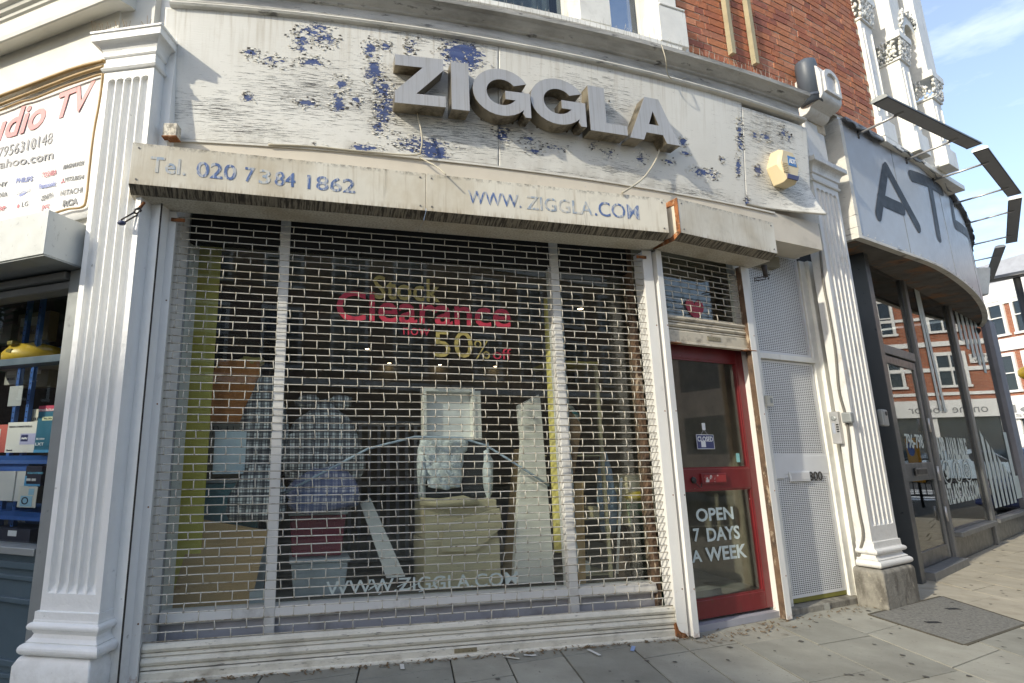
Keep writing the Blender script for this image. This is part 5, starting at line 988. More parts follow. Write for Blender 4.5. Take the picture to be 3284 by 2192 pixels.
# ================================================================== NEIGHBOURING SHOP (near side)
def lw(x, y, d): u, z = L.px(x, y, d); return (u, d, z)
t = thing('neighbour_shopfront', 'neighbouring shopfront of grey metal and dark blue panels beside the white pilaster', 'shopfront', L, (-.8, .05, 0))
m_lit = mat('scuffed pale metal', (.62, .63, .60), .4, metal=.1, var=.05, layers=[((.2, .2, .19), 18, (2, 2, 1), .62, .7, .6)])
m = LMB(); m.pu([(-.27, 2.37), (-.27, 2.64), (.02, 2.64), (.02, 2.37)], -2.6, -.092); m.build('shutter_box', m_lit, t, bev=.004)
m = LMB(); m.box(-2.6, -.094, -.262, .03, 2.362, 2.3695); m.build('box_underside', m_zinc, t)
m = LMB(); m.box(-.09, -.03, -.03, .09, 0, 2.66); m.build('post', m_zinc, t, bev=.012); m = LMB(); m.box(-.19, -.095, -.02, .08, 0, 2.36); m.build('guide_channel', m_zinc, t, bev=.006)
for zz, dz, dd in ((2.30, .05, -.05), (2.245, .05, -.02)): m = LMB(); m.box(-2.6, -.192, dd, .1, zz, zz + dz); m.build('shutter_slat', m_frameA2, t, bev=.01)
m = LMB(); m.box(-2.6, -.192, .0, .1, 1.80, 1.845); m.build('transom', m_slate, t, bev=.004); m = LMB(); m.box(-2.6, -.192, -.03, .11, .70, .74); m.build('sill', m_zinc, t, bev=.005)
m = LMB(); m.box(-2.6, -.192, .015, .1, 0, .70); m.build('stall_riser', m_slate, t)
for z0, z1, dd in ((.62, .66, -.005), (.56, .585, .0), (.44, .47, -.005), (.12, .155, -.005), (.06, .085, .0)): m = LMB(); m.box(-2.6, -.195, dd, .02, z0, z1); m.build('riser_moulding', m_slate, t, bev=.006)
for z0, z1 in ((.74, 1.80), (1.845, 2.24)): m = LMB(); m.box(-2.6, -.19, .06, .066, z0, z1); m.build('pane', m_glassL, t)
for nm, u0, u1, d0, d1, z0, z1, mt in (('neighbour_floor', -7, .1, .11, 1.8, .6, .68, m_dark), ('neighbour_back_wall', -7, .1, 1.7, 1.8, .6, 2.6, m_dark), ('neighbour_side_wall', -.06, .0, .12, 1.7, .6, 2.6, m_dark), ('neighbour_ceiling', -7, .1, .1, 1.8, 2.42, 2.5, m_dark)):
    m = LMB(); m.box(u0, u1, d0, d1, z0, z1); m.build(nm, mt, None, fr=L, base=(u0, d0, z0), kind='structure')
m_bluem = mat('blue rack steel', (.03, .10, .32), .4, var=.08)
rk = thing('storage_rack', 'blue steel storage rack behind the neighbouring shop window', 'rack', L, (-.7, .4, .68))
for a, b in ((45, 70), (88, 102)):
    u, _ = L.px(a - 20, 1450, .34); m = MB(); m.box(u - .015, u + .015, .34, .37, .69, 2.4); m.build('upright', m_bluem, rk)
    m = MB()
    for k in range(40): m.lathe((u, .338, .75 + k * .04), [(.005, .0), (.005, .003)], 6, 'd')
    m.build('punched_holes', m_dark, rk, kind='stuff')
for y_ in (1462, 1640): _, zz = L.px(60, y_, .3); m = MB(); m.pu([(.28, zz), (.285, zz - .03), (.28, zz - .055), (.30, zz - .055), (.30, zz - .005), (.75, zz - .005), (.75, zz)], -1.6, -.10); m.build('shelf', m_bluem, rk)
_, zz = L.px(60, 1150, .3); m = MB(); m.box(-1.6, -.1, .3, .75, zz - .03, zz); m.build('shelf', mat('pale shelf', (.45, .42, .33), .6), rk); m = MB(); m.box(-1.6, -.1, .7, .72, 2.05, 2.1); m.build('brace', m_bluem, rk)
def goods(nm, tl, br, d, th, mt, label, cat, prints=()):
    a, zt = L.px(*tl, d); b, zb = L.px(*br, d); t = thing(nm, label, cat, L, ((a + b) / 2, d, zb)); m = MB(); m.box(a, b, d, d + th, zb, zt); m.build('carton', mt, t, bev=.002)
    for body, x0, x1, z0, z1, pm in prints:
        if body: text_quad('print', body, t, lambda s, q: (a + (b - a) * (x0 + (x1 - x0) * s), d - .0015, zb + (zt - zb) * (z0 + (z1 - z0) * q)), pm, .01)
        else: m = MB(); m.box(a + (b - a) * x0, a + (b - a) * x1, d - .0012, d - .0004, zb + (zt - zb) * z0, zb + (zt - zb) * z1); m.build('print_patch', pm, t)
    return t
m_wc = mat('white carton', (.66, .65, .62), .5, var=.04); m_ink = mat('dark print', (.03, .03, .05), .5, bump=0); m_lb = mat('light blue print', (.10, .35, .60), .5, bump=0); m_teal = mat('teal blister card', (.04, .16, .24), .35, bump=.2, bs=20); m_pink = mat('red header', (.55, .06, .12), .5, bump=0); m_lil = mat('lilac print', (.42, .42, .62), .5, bump=0)
goods('instrument_carton', (27, 1356), (115, 1452), .30, .10, m_wc, 'white instrument carton with a scope printed on it in the neighbouring window', 'carton', [('DIGITAL STORAGE OSCILLO', .06, .78, .82, .88, m_ink), (None, .45, .98, .26, .62, m_lil), (None, .48, .70, .36, .58, mat('screen blue', (.04, .05, .18), .4)), ('Hantek', .06, .26, .05, .11, m_ink), ('~~', .50, .68, .42, .50, m_wp)])
goods('tool_blister', (126, 1303), (158, 1452), .24, .05, m_teal, 'tall blue tool blister card with a red header in the neighbouring window', 'tool pack', [(None, 0, 1, .88, 1.0, m_pink), ('makita', .04, .98, .885, .945, m_wp), (None, .3, .95, .68, .76, mat('price label', (.7, .7, .45), .6)), (None, 0, 1, .0, .06, m_lb), ('BL1830', .1, .6, .27, .31, m_wp), ('LXT', .08, .6, .15, .21, m_wp), ('40.00', .4, .9, .70, .74, m_ink)])
goods('small_carton', (88, 1314), (128, 1354), .38, .08, mat('cream carton', (.55, .53, .45), .6), 'small cream carton behind the blister card in the neighbouring window', 'carton', [('CEILING', .40, 1.1, .12, .35, m_ink)])
goods('paper_notice', (32, 1240), (66, 1302), .12, .002, mat('grey paper', (.36, .37, .37), .6), 'grey paper notice taped to the neighbouring window', 'notice')
goods('black_carton', (85, 1495), (128, 1560), .29, .08, m_ink, 'black and blue carton on the middle shelf of the neighbouring window', 'carton', [('H.264 HYBRID', .15, 1.1, .60, .70, mat('cyan print', (.2, .55, .75), .5)), (None, .12, .38, .25, .37, m_wc), (None, .44, .70, .25, .37, m_wc), (None, .0, .12, .0, .5, m_lb), (None, .12, 1, .0, .10, m_lb)])
goods('blue_carton', (-60, 1478), (90, 1512), .31, .12, mat('blue carton', (.05, .14, .45), .5), 'long bright blue carton lying across the middle shelf next door', 'carton')
goods('white_device', (0, 1512), (45, 1608), .30, .06, m_wc, 'left of two white upright devices under the blue carton next door', 'device', group_ := []) if False else goods('white_device', (-2, 1512), (38, 1608), .30, .06, m_wc, 'white upright device nearest the frame edge under the blue carton', 'device')
goods('white_device', (42, 1512), (84, 1610), .31, .06, m_wc, 'second white upright device beside the turntable leaflet', 'device')
goods('turntable_leaflet', (62, 1560), (112, 1630), .26, .004, mat('cream leaflet', (.70, .67, .58), .6), 'cream leaflet with a pale blue turntable picture next door', 'leaflet', [(None, .15, .80, .05, .55, mat('pale blue print', (.35, .58, .70), .5)), (None, .55, .85, .60, .9, bpy.data.materials['pale blue print']), ('O', .22, .60, .14, .50, m_ink)])
goods('black_device', (-40, 1690), (92, 1745), .28, .3, m_ink, 'flat black device on the bottom shelf of the neighbouring window', 'device', [(None, .50, .70, .45, .85, m_wp)])
for q_, (tl_, br_, d_, cc_, nm_) in enumerate([((-60, 1365), (22, 1452), .42, (.50, .10, .08), 'red carton behind the instrument carton next door'), ((60, 1395), (130, 1452), .46, (.10, .22, .40), 'blue carton at the back of the shelf next door'), ((20, 1180), (70, 1232), .55, (.45, .44, .40), 'grey carton hanging high on the rack next door'), ((80, 1170), (150, 1240), .60, (.20, .18, .14), 'dark wooden case under the upper shelf next door'), ((-50, 1050), (30, 1100), .6, (.14, .16, .16), 'dark machine behind the yellow case next door'), ((60, 1010), (150, 1090), .66, (.25, .22, .17), 'brown bracket box behind the yellow case next door'), ((30, 1640), (120, 1690), .5, (.05, .10, .25), 'navy crate in the gloom of the lowest shelf next door')]):
    goods('stock_carton', tl_, br_, d_, .08, mat('stock carton %d' % q_, cc_, .6, var=.1), nm_, 'carton', [(None, .1, .7, .55, .85, m_wc), ('MODEL', .15, .6, .25, .4, m_wp if sum(cc_) < .6 else m_ink)])
a, zt = L.px(4, 1100, .32); b, zb = L.px(122, 1154, .32); t = thing('yellow_case', 'rounded yellow plastic case on the upper shelf next door', 'case', L, ((a + b) / 2, .4, zb)); m = MB(); m.lathe(((a + b) / 2, .45, zb), [((b - a) / 2, 0), ((b - a) / 2 * 1.02, (zt - zb) * .4), ((b - a) / 2 * .8, (zt - zb) * .8), (.05, zt - zb), (0, zt - zb)], 20); m.build('shell', mat('yellow plastic', (.62, .42, .05), .35, var=.05), t)
for zz in (.3, .68): m = MB(); m.box((a + b) / 2 - .02, (a + b) / 2 + .04, .45 - (b - a) / 2 * 1.02, .45 - (b - a) / 2 * .7, zb + (zt - zb) * zz, zb + (zt - zb) * (zz + .22)); m.build('clip', mat('olive clip', (.22, .18, .05), .4), t, bev=.01)
# wall over the neighbouring shop
t = thing('neighbour_entablature', 'sunlit cream entablature with stepped cornice above the neighbouring banner', 'entablature', L, (-1.2, .1, 2.66))
m = LMB(); m.box(-3.4, -.0, .03, .5, 2.645, 3.80); m.build('sign_wall', m_oldwhite, t)
m = LMB(); m.pu([(.45, 3.80), (.0, 3.80), (-.02, 3.815), (-.02, 4.16), (.45, 4.16)], -3.4, -.02); m.build('frieze', m_cream, t)
m = LMB(); m.pu([(.45, 4.16), (-.02, 4.16), (-.14, 4.125), (-.15, 4.13), (-.155, 4.16), (-.15, 4.28), (-.165, 4.29), (-.17, 4.31), (-.19, 4.32), (-.20, 4.345), (-.225, 4.355), (-.235, 4.385), (-.26, 4.395), (-.27, 4.42), (-.24, 4.43), (.45, 4.55)], -3.4, .08); m.build('cornice', m_cream, t)
m = LMB(); m.box(-3.4, -.02, .02, .5, 4.55, 6.5); m.build('upper_wall', m_cream, t)
spk = MB()
for k in range(26): u = -1.9 + k * .045; spk.tube([(u, -.2, 4.50), (u + random.uniform(-.02, .02), -.2, 4.59)], .0016, 4)
spk.build('bird_spikes', m_cable, t, kind='stuff')
for k, (y0, y1) in enumerate(((196, 312), (214, 340))):   # bamboo-like rope lights over the banner
    wire('rope_light', [L.w(*lw(334, y0, -.03)), L.w(*lw(240, y0 + 24 + 6 * k, -.03)), L.w(*lw(110, y0 + 72 + 8 * k, -.03)), L.w(*lw(-60, y1 + 20, -.03))], .012, mat('amber rope light', (.42, .28, .12), .4, var=.2) if k == 0 else bpy.data.materials['amber rope light'], ('upper amber rope light above the banner' if k == 0 else 'lower amber rope light above the banner'), 'rope light', 'rope lights round the banner')
wire('rope_light', [L.w(*lw(x, y, -.025)) for x, y in ((-40, 372), (60, 330), (110, 317), (200, 280), (265, 258), (320, 240), (328, 250), (318, 330), (300, 430), (287, 540), (276, 640), (262, 665), (215, 672), (165, 688))], .008, bpy.data.materials['amber rope light'], 'thin amber rope light running round the edge of the banner', 'rope light', 'rope lights round the banner')
wire('rope_light', [L.w(*lw(x, y, -.02)) for x, y in ((334, 235), (320, 400), (303, 520), (288, 640))], .004, bpy.data.materials['amber rope light'], 'thin amber flex hanging beside the banner edge by the pilaster', 'rope light', 'rope lights round the banner')
# banner
ban = thing('shop_banner', 'white vinyl banner with red and grey lettering over the neighbouring shop', 'banner', L, (-.7, .0, 2.72)); BD = .0
z_bt = L.px(320, 245, BD)[1]; z_bb = L.px(275, 672, BD)[1]
m = MB(); rows = [[(-3.2 + 3.14 * k / 40, BD + .003 * math.sin(k * .9 + j * .7), z_bb - .06 + (z_bt - z_bb + .06) * j / 12 + (.02 * (1 - k / 40) if j == 12 else 0)) for k in range(41)] for j in range(13)]; m.grid(rows); o = m.build('vinyl', m_banner, ban); sd = o.modifiers.new('t', 'SOLIDIFY'); sd.thickness = .003; sd.offset = 1
m_bred = mat('faded red print', (.72, .30, .29), .5, var=.05, bump=0); m_bgrey = mat('faded grey print', (.36, .35, .35), .5, var=.05, bump=0); m_bblue = mat('faded blue print', (.28, .32, .58), .5, bump=0); m_brd2 = mat('bright red print', (.62, .18, .20), .5, bump=0); m_bdk = mat('dark grey print', (.22, .22, .22), .5, bump=0)
def bt(body, bl, br, h, mt, bold=.0, shear=0.):
    d_ = BD - .008; u0, z0 = L.px(*bl, d_); u1, z1 = L.px(*br, d_); _, z2 = L.px(br[0], br[1] - h, d_); hh = z2 - z1
    return text_quad('lettering', body, ban, lambda s, q: (u0 + (u1 - u0) * s, d_, z0 + (z1 - z0) * s + hh * q), mt, bold, shear)
bt('TV', (178, 385), (297, 342), 82, m_bred, .022, .22); bt('Audio', (-110, 490), (141, 405), 88, m_bred, .022, .22); bt('7956310148', (-8, 510), (166, 460), 35, m_bgrey, .0); bt('@yahoo.com', (-60, 562), (168, 519), 38, m_bgrey, .012)
for body, bl, br, h, mt, bo in (('MAGNAVOX', (202, 545), (270, 530), 15, m_bdk, .02), ('TOSHIBA', (133, 571), (180, 560), 16, m_brd2, .01), ('PHILIPS', (51, 589), (103, 581), 16, m_bblue, .025), ('SONY', (-34, 605), (22, 597), 14, m_bdk, .02), ('MITSUBISHI', (208, 584), (268, 575), 14, m_bdk, .0), ('Panasonic', (124, 607), (177, 596), 16, m_bblue, .025), ('HITACHI', (193, 629), (263, 618), 17, m_bdk, .0), ('GRUNDIGNIA', (-70, 640), (22, 630), 14, m_bdk, .01), ('ZENITH', (130, 645), (167, 632), 14, m_bdk, .02), ('LG', (69, 665), (89, 661), 15, m_bdk, .0), ('RCA', (200, 664), (249, 655), 20, m_bdk, .05), ('SHARP', (-40, 680), (16, 674), 13, m_brd2, .02), ('JVC', (132, 676), (157, 670), 16, m_brd2, .02)): bt(body, bl, br, h, mt, bo, .12 if body in ('MAGNAVOX', 'ZENITH') else 0)
def bdisc(x, y, rx, ry, mt, rot=0):
    u, z = L.px(x, y, BD - .012); k_ = (L.px(x + 10, y, BD)[0] - u) / 10; m = MB(); m.pd([(u + k_ * (rx * math.cos(a_) * math.cos(rot) - ry * math.sin(a_) * math.sin(rot)), z + k_ * (rx * math.cos(a_) * math.sin(rot) + ry * math.sin(a_) * math.cos(rot))) for a_ in [2 * math.pi * q / 20 for q in range(20)]], BD - .0075, BD - .0065); return m.build('printed_logo', mt, ban)
bdisc(72, 620, 31, 11, m_bblue, .30); bt('SAMSUNG', (50, 627), (95, 615), 9, m_wp, .03); bdisc(56, 661, 9, 11, m_brd2)
for q in range(3):
    a_ = R_(90 + 120 * q); u, z = L.px(199, 581, BD - .012); m = MB(); r_ = .012; c_ = (u + r_ * math.cos(a_), z + r_ * math.sin(a_)); m.pd([(u, z), (c_[0] + r_ * .5 * math.cos(a_ + 1.57), c_[1] + r_ * .5 * math.sin(a_ + 1.57)), (u + 2 * r_ * math.cos(a_), z + 2 * r_ * math.sin(a_)), (c_[0] - r_ * .5 * math.cos(a_ + 1.57), c_[1] - r_ * .5 * math.sin(a_ + 1.57))], BD - .0075, BD - .0065); m.build('printed_logo', m_brd2, ban)

# ================================================================== GREY SHOP BEYOND
t = thing('grey_shopfront', 'dark grey curved shopfront with tall glazed door and windows beyond the far pilaster', 'shopfront', A, (2.5, .1, 0)); gs = t
def ab(nm, u0, u1, d0, d1, z0, z1, mt=m_frameA, bev=.006, par=None): m = MB(); m.box(u0, u1, d0, d1, z0, z1); return m.build(nm, mt, par or gs, bev=bev)
HZ = 3.50
ab('side_post', -.30, -.16, -.10, .06, .0, 3.6); ab('side_post', -.16, -.03, -.03, .05, .0, HZ)
for u0, u1, zb in ((1.31, 1.46, .0), (3.46, 3.66, .0)): ab('post', u0 + .02, u1 - .02, -.04, .03, zb, HZ, m_frameA2); ab('post_cheek', u0 - .03, u0 + .02, -.012, .03, zb, HZ); ab('post_cheek', u1 - .02, u1 + .03, -.012, .03, zb, HZ)
ab('head_rail', -.30, 6.25, -.03, .1, HZ, HZ + .14, m_frameA2); ab('transom', -.03, 1.26, -.03, .03, 2.31, 2.41, m_frameA2)
ab('sill', 1.51, 3.41, -.09, .06, .27, .325, m_frameA2); ab('sill', 3.71, 6.1, -.07, .06, .27, .325, m_frameA2); ab('stall_riser', 1.46, 3.46, -.01, .08, .0, .27); ab('stall_riser', 3.66, 6.2, .0, .08, .0, .27); ab('threshold', -.03, 1.31, -.14, .1, -.01, .075, m_frameA2)
for u0, u1, z0, z1 in ((1.51, 3.41, .325, HZ), (3.71, 6.1, .325, HZ), (-.03, 1.26, 2.42, HZ)): m = MB(); m.box(u0, u1, -.002, .004, z0, z1); o = m.build('pane', m_glassA, gs); pA = o if abs(u0 - 1.51) < .01 else (pA if u0 != 1.51 and 'pA' in globals() else None)
panesA = [o for o in C.objects if o.name.startswith('pane') and o.parent == gs]
dr = thing('glazed_door', 'dark grey glazed door with letter plate and sliding bolts in the grey shopfront', 'door', A, (.6, .0, .08))
for u0, u1, z0, z1 in ((-.02, .06, .08, 2.29), (1.14, 1.22, .08, 2.29), (.06, 1.14, .08, .23), (.06, 1.14, .935, 1.125), (.06, 1.14, 2.2, 2.29)): ab('door_rail', u0, u1, -.022, .018, z0, z1, m_frameA2 if z0 < 2 and u1 - u0 < .2 else m_frameA, par=dr)
for z0, z1 in ((.23, .935), (1.125, 2.2)): m = MB(); m.box(.06, 1.14, -.008, -.002, z0, z1); m.build('pane', m_glassA, dr)
ab('letter_plate', .40, .82, -.045, -.03, .99, 1.07, m_lamp, par=dr); ab('letter_flap', .44, .78, -.05, -.046, 1.005, 1.055, m_black, par=dr)
for zz in (1.55, 1.0, .55): m = MB(); m.tube([(1.20, -.05, zz - .08), (1.20, -.05, zz + .08)], .012, 8); m.build('bolt', m_steel, dr)
text_quad('lettering', '796-798', dr, lambda s, q: (.35 + .65 * s, -.011, 1.28 + .16 * q), m_gpale, .01)
P0 = [o for o in panesA if o.name == panesA[0].name][0]
dA = -.006
def at_(body, u0, u1, z0, z1, bold=.02): return text_quad('lettering', body, gs, lambda s, q: (u0 + (u1 - u0) * s, dA, z0 + (z1 - z0) * q), m_gpale, bold)
at_('APP AVAILABLE', 1.55, 3.02, 1.14, 1.42, .03); at_('ATLASCARS.COM', 1.52, 3.20, .62, .86, .03)
for k, uc in enumerate((1.80, 2.30, 2.80)):
    m = MB(); n = 24; ro, ri = .20, .175; m.add([(uc + r_ * math.cos(2 * math.pi * q / n), dA, .995 + r_ * .72 * math.sin(2 * math.pi * q / n)) for r_ in (ro, ri) for q in range(n)], [(q, (q + 1) % n, n + (q + 1) % n, n + q) for q in range(n)]); m.build('badge_ring', m_gpale, gs)
text_quad('badge_mark', 'f', gs, lambda s, q: (2.24 + .12 * s, dA, .89 + .21 * q), m_gpale, .03)
m = MB(); n = 20
for ro, ri in ((.11, .085), (.05, .03)): m.add([(2.80 + r_ * math.cos(2 * math.pi * q / n), dA, .995 + r_ * .75 * math.sin(2 * math.pi * q / n)) for r_ in (ro, ri) for q in range(n)], [(q, (q + 1) % n, n + (q + 1) % n, n + q) for q in range(n)])
m.build('badge_mark', m_gpale, gs)
m = MB(); m.add([(1.80 + x * .1, dA, .995 + y * .085) for x, y in ((-1, .5), (-.3, .2), (.1, .9), (.6, 1.0), (1, .75), (.75, .3), (.6, -.3), (.1, -.9), (-.6, -1.0), (-1, -.7), (-.4, -.55), (-.9, -.1))], [tuple(range(12))]); m.build('badge_mark', m_gpale, gs)
for k in range(6): m = MB(); u0 = 3.95 + k * .28; m.add([(u0, dA, .45), (u0 + .17, dA, .45), (u0 + .17, dA, 1.45 - k * .12), (u0, dA, 1.55 - k * .12)], [(0, 1, 2, 3)]); m.build('vinyl_stripe', m_gpale, gs)
m = MB(); m.add([(5.6, dA, .5), (6.05, dA, .5), (6.05, dA, .85), (5.85, dA, .85), (5.85, dA, 1.55), (5.6, dA, 1.55)], [(0, 1, 2, 3, 4, 5)]); m.build('vinyl_stripe', m_gpale, gs)
for k in range(2): m = MB(); m.add([(2.0 + k * .22, dA, 1.75), (2.12 + k * .22, dA, 1.75), (2.05 + k * .1, dA, 3.45), (1.93 + k * .1, dA, 3.45)], [(0, 1, 2, 3)]); m.build('vinyl_stripe', m_gpale, gs)
for k in range(5): m = MB(); m.add([(4.0 + k * .3, dA, 2.9 - .1 * k), (4.18 + k * .3, dA, 2.9 - .1 * k), (4.18 + k * .3, dA, 3.45), (4.0 + k * .3, dA, 3.45)], [(0, 1, 2, 3)]); m.build('vinyl_stripe', m_gpale, gs)
ab('end_pier', 6.1, 6.55, -.06, .4, .0, 3.5, mat('rough grey masonry paint', (.24, .25, .29), .7, bump=.8, bs=30, bdist=.01))
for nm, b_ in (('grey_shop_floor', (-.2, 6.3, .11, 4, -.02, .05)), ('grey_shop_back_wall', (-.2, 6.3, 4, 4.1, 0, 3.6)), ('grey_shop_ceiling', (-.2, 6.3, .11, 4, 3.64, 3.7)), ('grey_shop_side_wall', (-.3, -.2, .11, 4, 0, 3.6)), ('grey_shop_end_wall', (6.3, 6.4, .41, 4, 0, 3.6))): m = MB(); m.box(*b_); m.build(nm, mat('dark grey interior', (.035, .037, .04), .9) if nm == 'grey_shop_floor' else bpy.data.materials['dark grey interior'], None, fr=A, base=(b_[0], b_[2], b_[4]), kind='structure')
# plan curve of the sign
SB = [(4.52, 5.16), (5.28, 5.57), (6.22, 6.10), (7.45, 6.98), (8.60, 7.93), (9.55, 8.85), (10.4, 9.95), (11.0, 11.1), (11.3, 12.3)]
def sc(s, off=0, z=0):
    s = max(0, min(.9999, s)) * (len(SB) - 1); i = int(s); f = s - i; P_ = [Vector(SB[max(0, min(len(SB) - 1, k))]) for k in (i - 1, i, i + 1, i + 2)]
    c = .5 * ((2 * P_[1]) + (P_[2] - P_[0]) * f + (2 * P_[0] - 5 * P_[1] + 4 * P_[2] - P_[3]) * f * f + (3 * P_[1] - P_[0] - 3 * P_[2] + P_[3]) * f ** 3)
    tg = ((P_[2] - P_[0]) + 2 * (2 * P_[0] - 5 * P_[1] + 4 * P_[2] - P_[3]) * f + 3 * (3 * P_[1] - P_[0] - 3 * P_[2] + P_[3]) * f * f).normalized()
    return Vector((c.x - tg.y * off, c.y + tg.x * off, z))
sg = thing('curved_sign', 'long curved glossy grey shop sign with dark lettering', 'sign', W, tuple(sc(.4, 0, 3.35))); SZ0, SZ1 = 3.36, 4.64
def sblock(nm, o0, o1, z0, z1, mt, par, n=70, s0=0., s1=1., smooth=True):
    m = MB(); fn = lambda x, off, z: sc(x, off, z); sweep(m, [(o1, z0), (o0, z0), (o0, z1), (o1, z1)], s0, s1, n, True, fn); o = m.build(nm, mt, par)
    for p_ in o.data.polygons: p_.use_smooth = smooth
    if smooth:
        md = o.modifiers.new('es', 'EDGE_SPLIT'); md.split_angle = R_(40)
    return o
sblock('face_panel', 0, .03, SZ0, SZ1, m_signA, sg); sblock('bottom_trim', -.012, .05, SZ0 - .03, SZ0, m_oldwhite, sg)
sblock('soffit', .03, .50, SZ0 - .004, SZ0 + .02, mat('dirty soffit board', (.13, .12, .11), .7, var=.3, layers=[((.34, .15, .05), 2.5, (1, 1, 1), .5, .62, .8), ((.05, .05, .05), 5, (1, 1, 1), .55, .65, .8)], bump=.4), sg, s0=.02)
sblock('upper_flashing', -.05, .35, SZ1 + .0, SZ1 + .018, mat('grey lead flashing', (.16, .17, .19), .45, var=.15, bump=.6, bs=9, bdist=.03), sg); sblock('roof_edge', .02, .6, SZ1 + .02, SZ1 + .13, m_white, sg)
m = MB(); n = 120; rows = [[sc(k / n, -.05 + (.012 * math.sin(k * 1.3) if j == 0 else 0), SZ1 + (.016 if j else -.035 + .018 * math.sin(k * .9) + .012 * math.sin(k * 2.3))) for k in range(n + 1)] for j in range(2)]; m.grid(rows); o = m.build('flashing_drip', bpy.data.materials['grey lead flashing'], sg); sd = o.modifiers.new('t', 'SOLIDIFY'); sd.thickness = .004
m = MB(); p0, p1 = sc(0, -.012), sc(0, .40); m.add([(p.x, p.y, z) for z in (SZ0 - .03, SZ1) for p in (p0, p1, p0 + Vector((-.05, -.02, 0)), p1 + Vector((-.05, -.02, 0)))], [(0, 1, 5, 4), (2, 3, 7, 6), (0, 2, 6, 4), (1, 3, 7, 5), (0, 1, 3, 2), (4, 5, 7, 6)]); m.build('end_board', m_oldwhite, sg)
for sj in (.155, .305, .46):
    p0 = sc(sj, -.002); tj = (sc(sj + .001) - sc(sj)).normalized(); m = MB(); m.hexa([q + Vector((0, 0, z)) for z in (SZ0, SZ1) for q in (p0, p0 + tj * .006, sc(sj, .004), sc(sj, .004) + tj * .006)]); m.build('panel_joint', m_frameA2, sg)
m = MB()
for k in range(26):
    for z in (SZ0 + .03, SZ1 - .05): q = sc(.01 + k * .022, -.002, z); m.ball(q, .006, .006, .006, 6, 4)
m.build('panel_screws', m_steel, sg, kind='stuff')
def stroke(pts, w):                                    # rounded stroke lettering on the curve: pts in (s along in metres, z)
    m = MB(); n = 10; out = []
    for i in range(len(pts) - 1):
        a, b = Vector(pts[i]), Vector(pts[i + 1]); t_ = (b - a).normalized(); q = Vector((-t_.y, t_.x)); k_ = 14
        poly = [a + (b - a) * (j / k_) + q * w for j in range(k_ + 1)] + [b + (q * math.cos(R_(180 * j / n)) + t_ * math.sin(R_(180 * j / n))) * w for j in range(1, n)] + [a + (b - a) * (1 - j / k_) - q * w for j in range(k_ + 1)] + [a + (-q * math.cos(R_(180 * j / n)) - t_ * math.sin(R_(180 * j / n))) * w for j in range(1, n)]
        c = len(poly); dz = .0015 * i
        top = [sc(p.x / 9.6, -.004 - dz, p.y) for p in poly]; half = k_ + 1
        m.add(top, [(j, j + 1, c - (n - 1) - j - 2, c - (n - 1) - j - 1) for j in range(k_)] + [tuple(range(k_, k_ + n + 1))] + [tuple([c - k for k in range(1, n)] + [0][:0] + [half - 1 + n + k_, 0])][:0] + [tuple([half + n - 1 + k_] + list(range(half + n + k_, c)) + [0])])
    o = m.build('lettering', m_letA, sg); return o
def ons(x, y):                                         # photo pixel -> (metres along the sign, z)
    v = ray(x, y); az = math.atan2(v.x, v.y); best = min(range(1000), key=lambda i: abs(math.atan2(sc(i / 2000).x, sc(i / 2000).y) - az)); p = sc(best / 2000, -.004); return best / 2000 * 9.6, EYE + v.z / math.hypot(v.x, v.y) * math.hypot(p.x, p.y)
for q in (((2816, 690), (2838, 545)), ((2842, 540), (2943, 728)), ((2822, 640), (2893, 672)), ((2922, 565), (3018, 612)), ((2983, 605), (3010, 760)), ((3048, 635), (3062, 720)), ((3062, 720), (3110, 760)), ((3108, 770), (3128, 700)), ((3128, 700), (3140, 830))): stroke([ons(*q[0]), ons(*q[1])], .075)
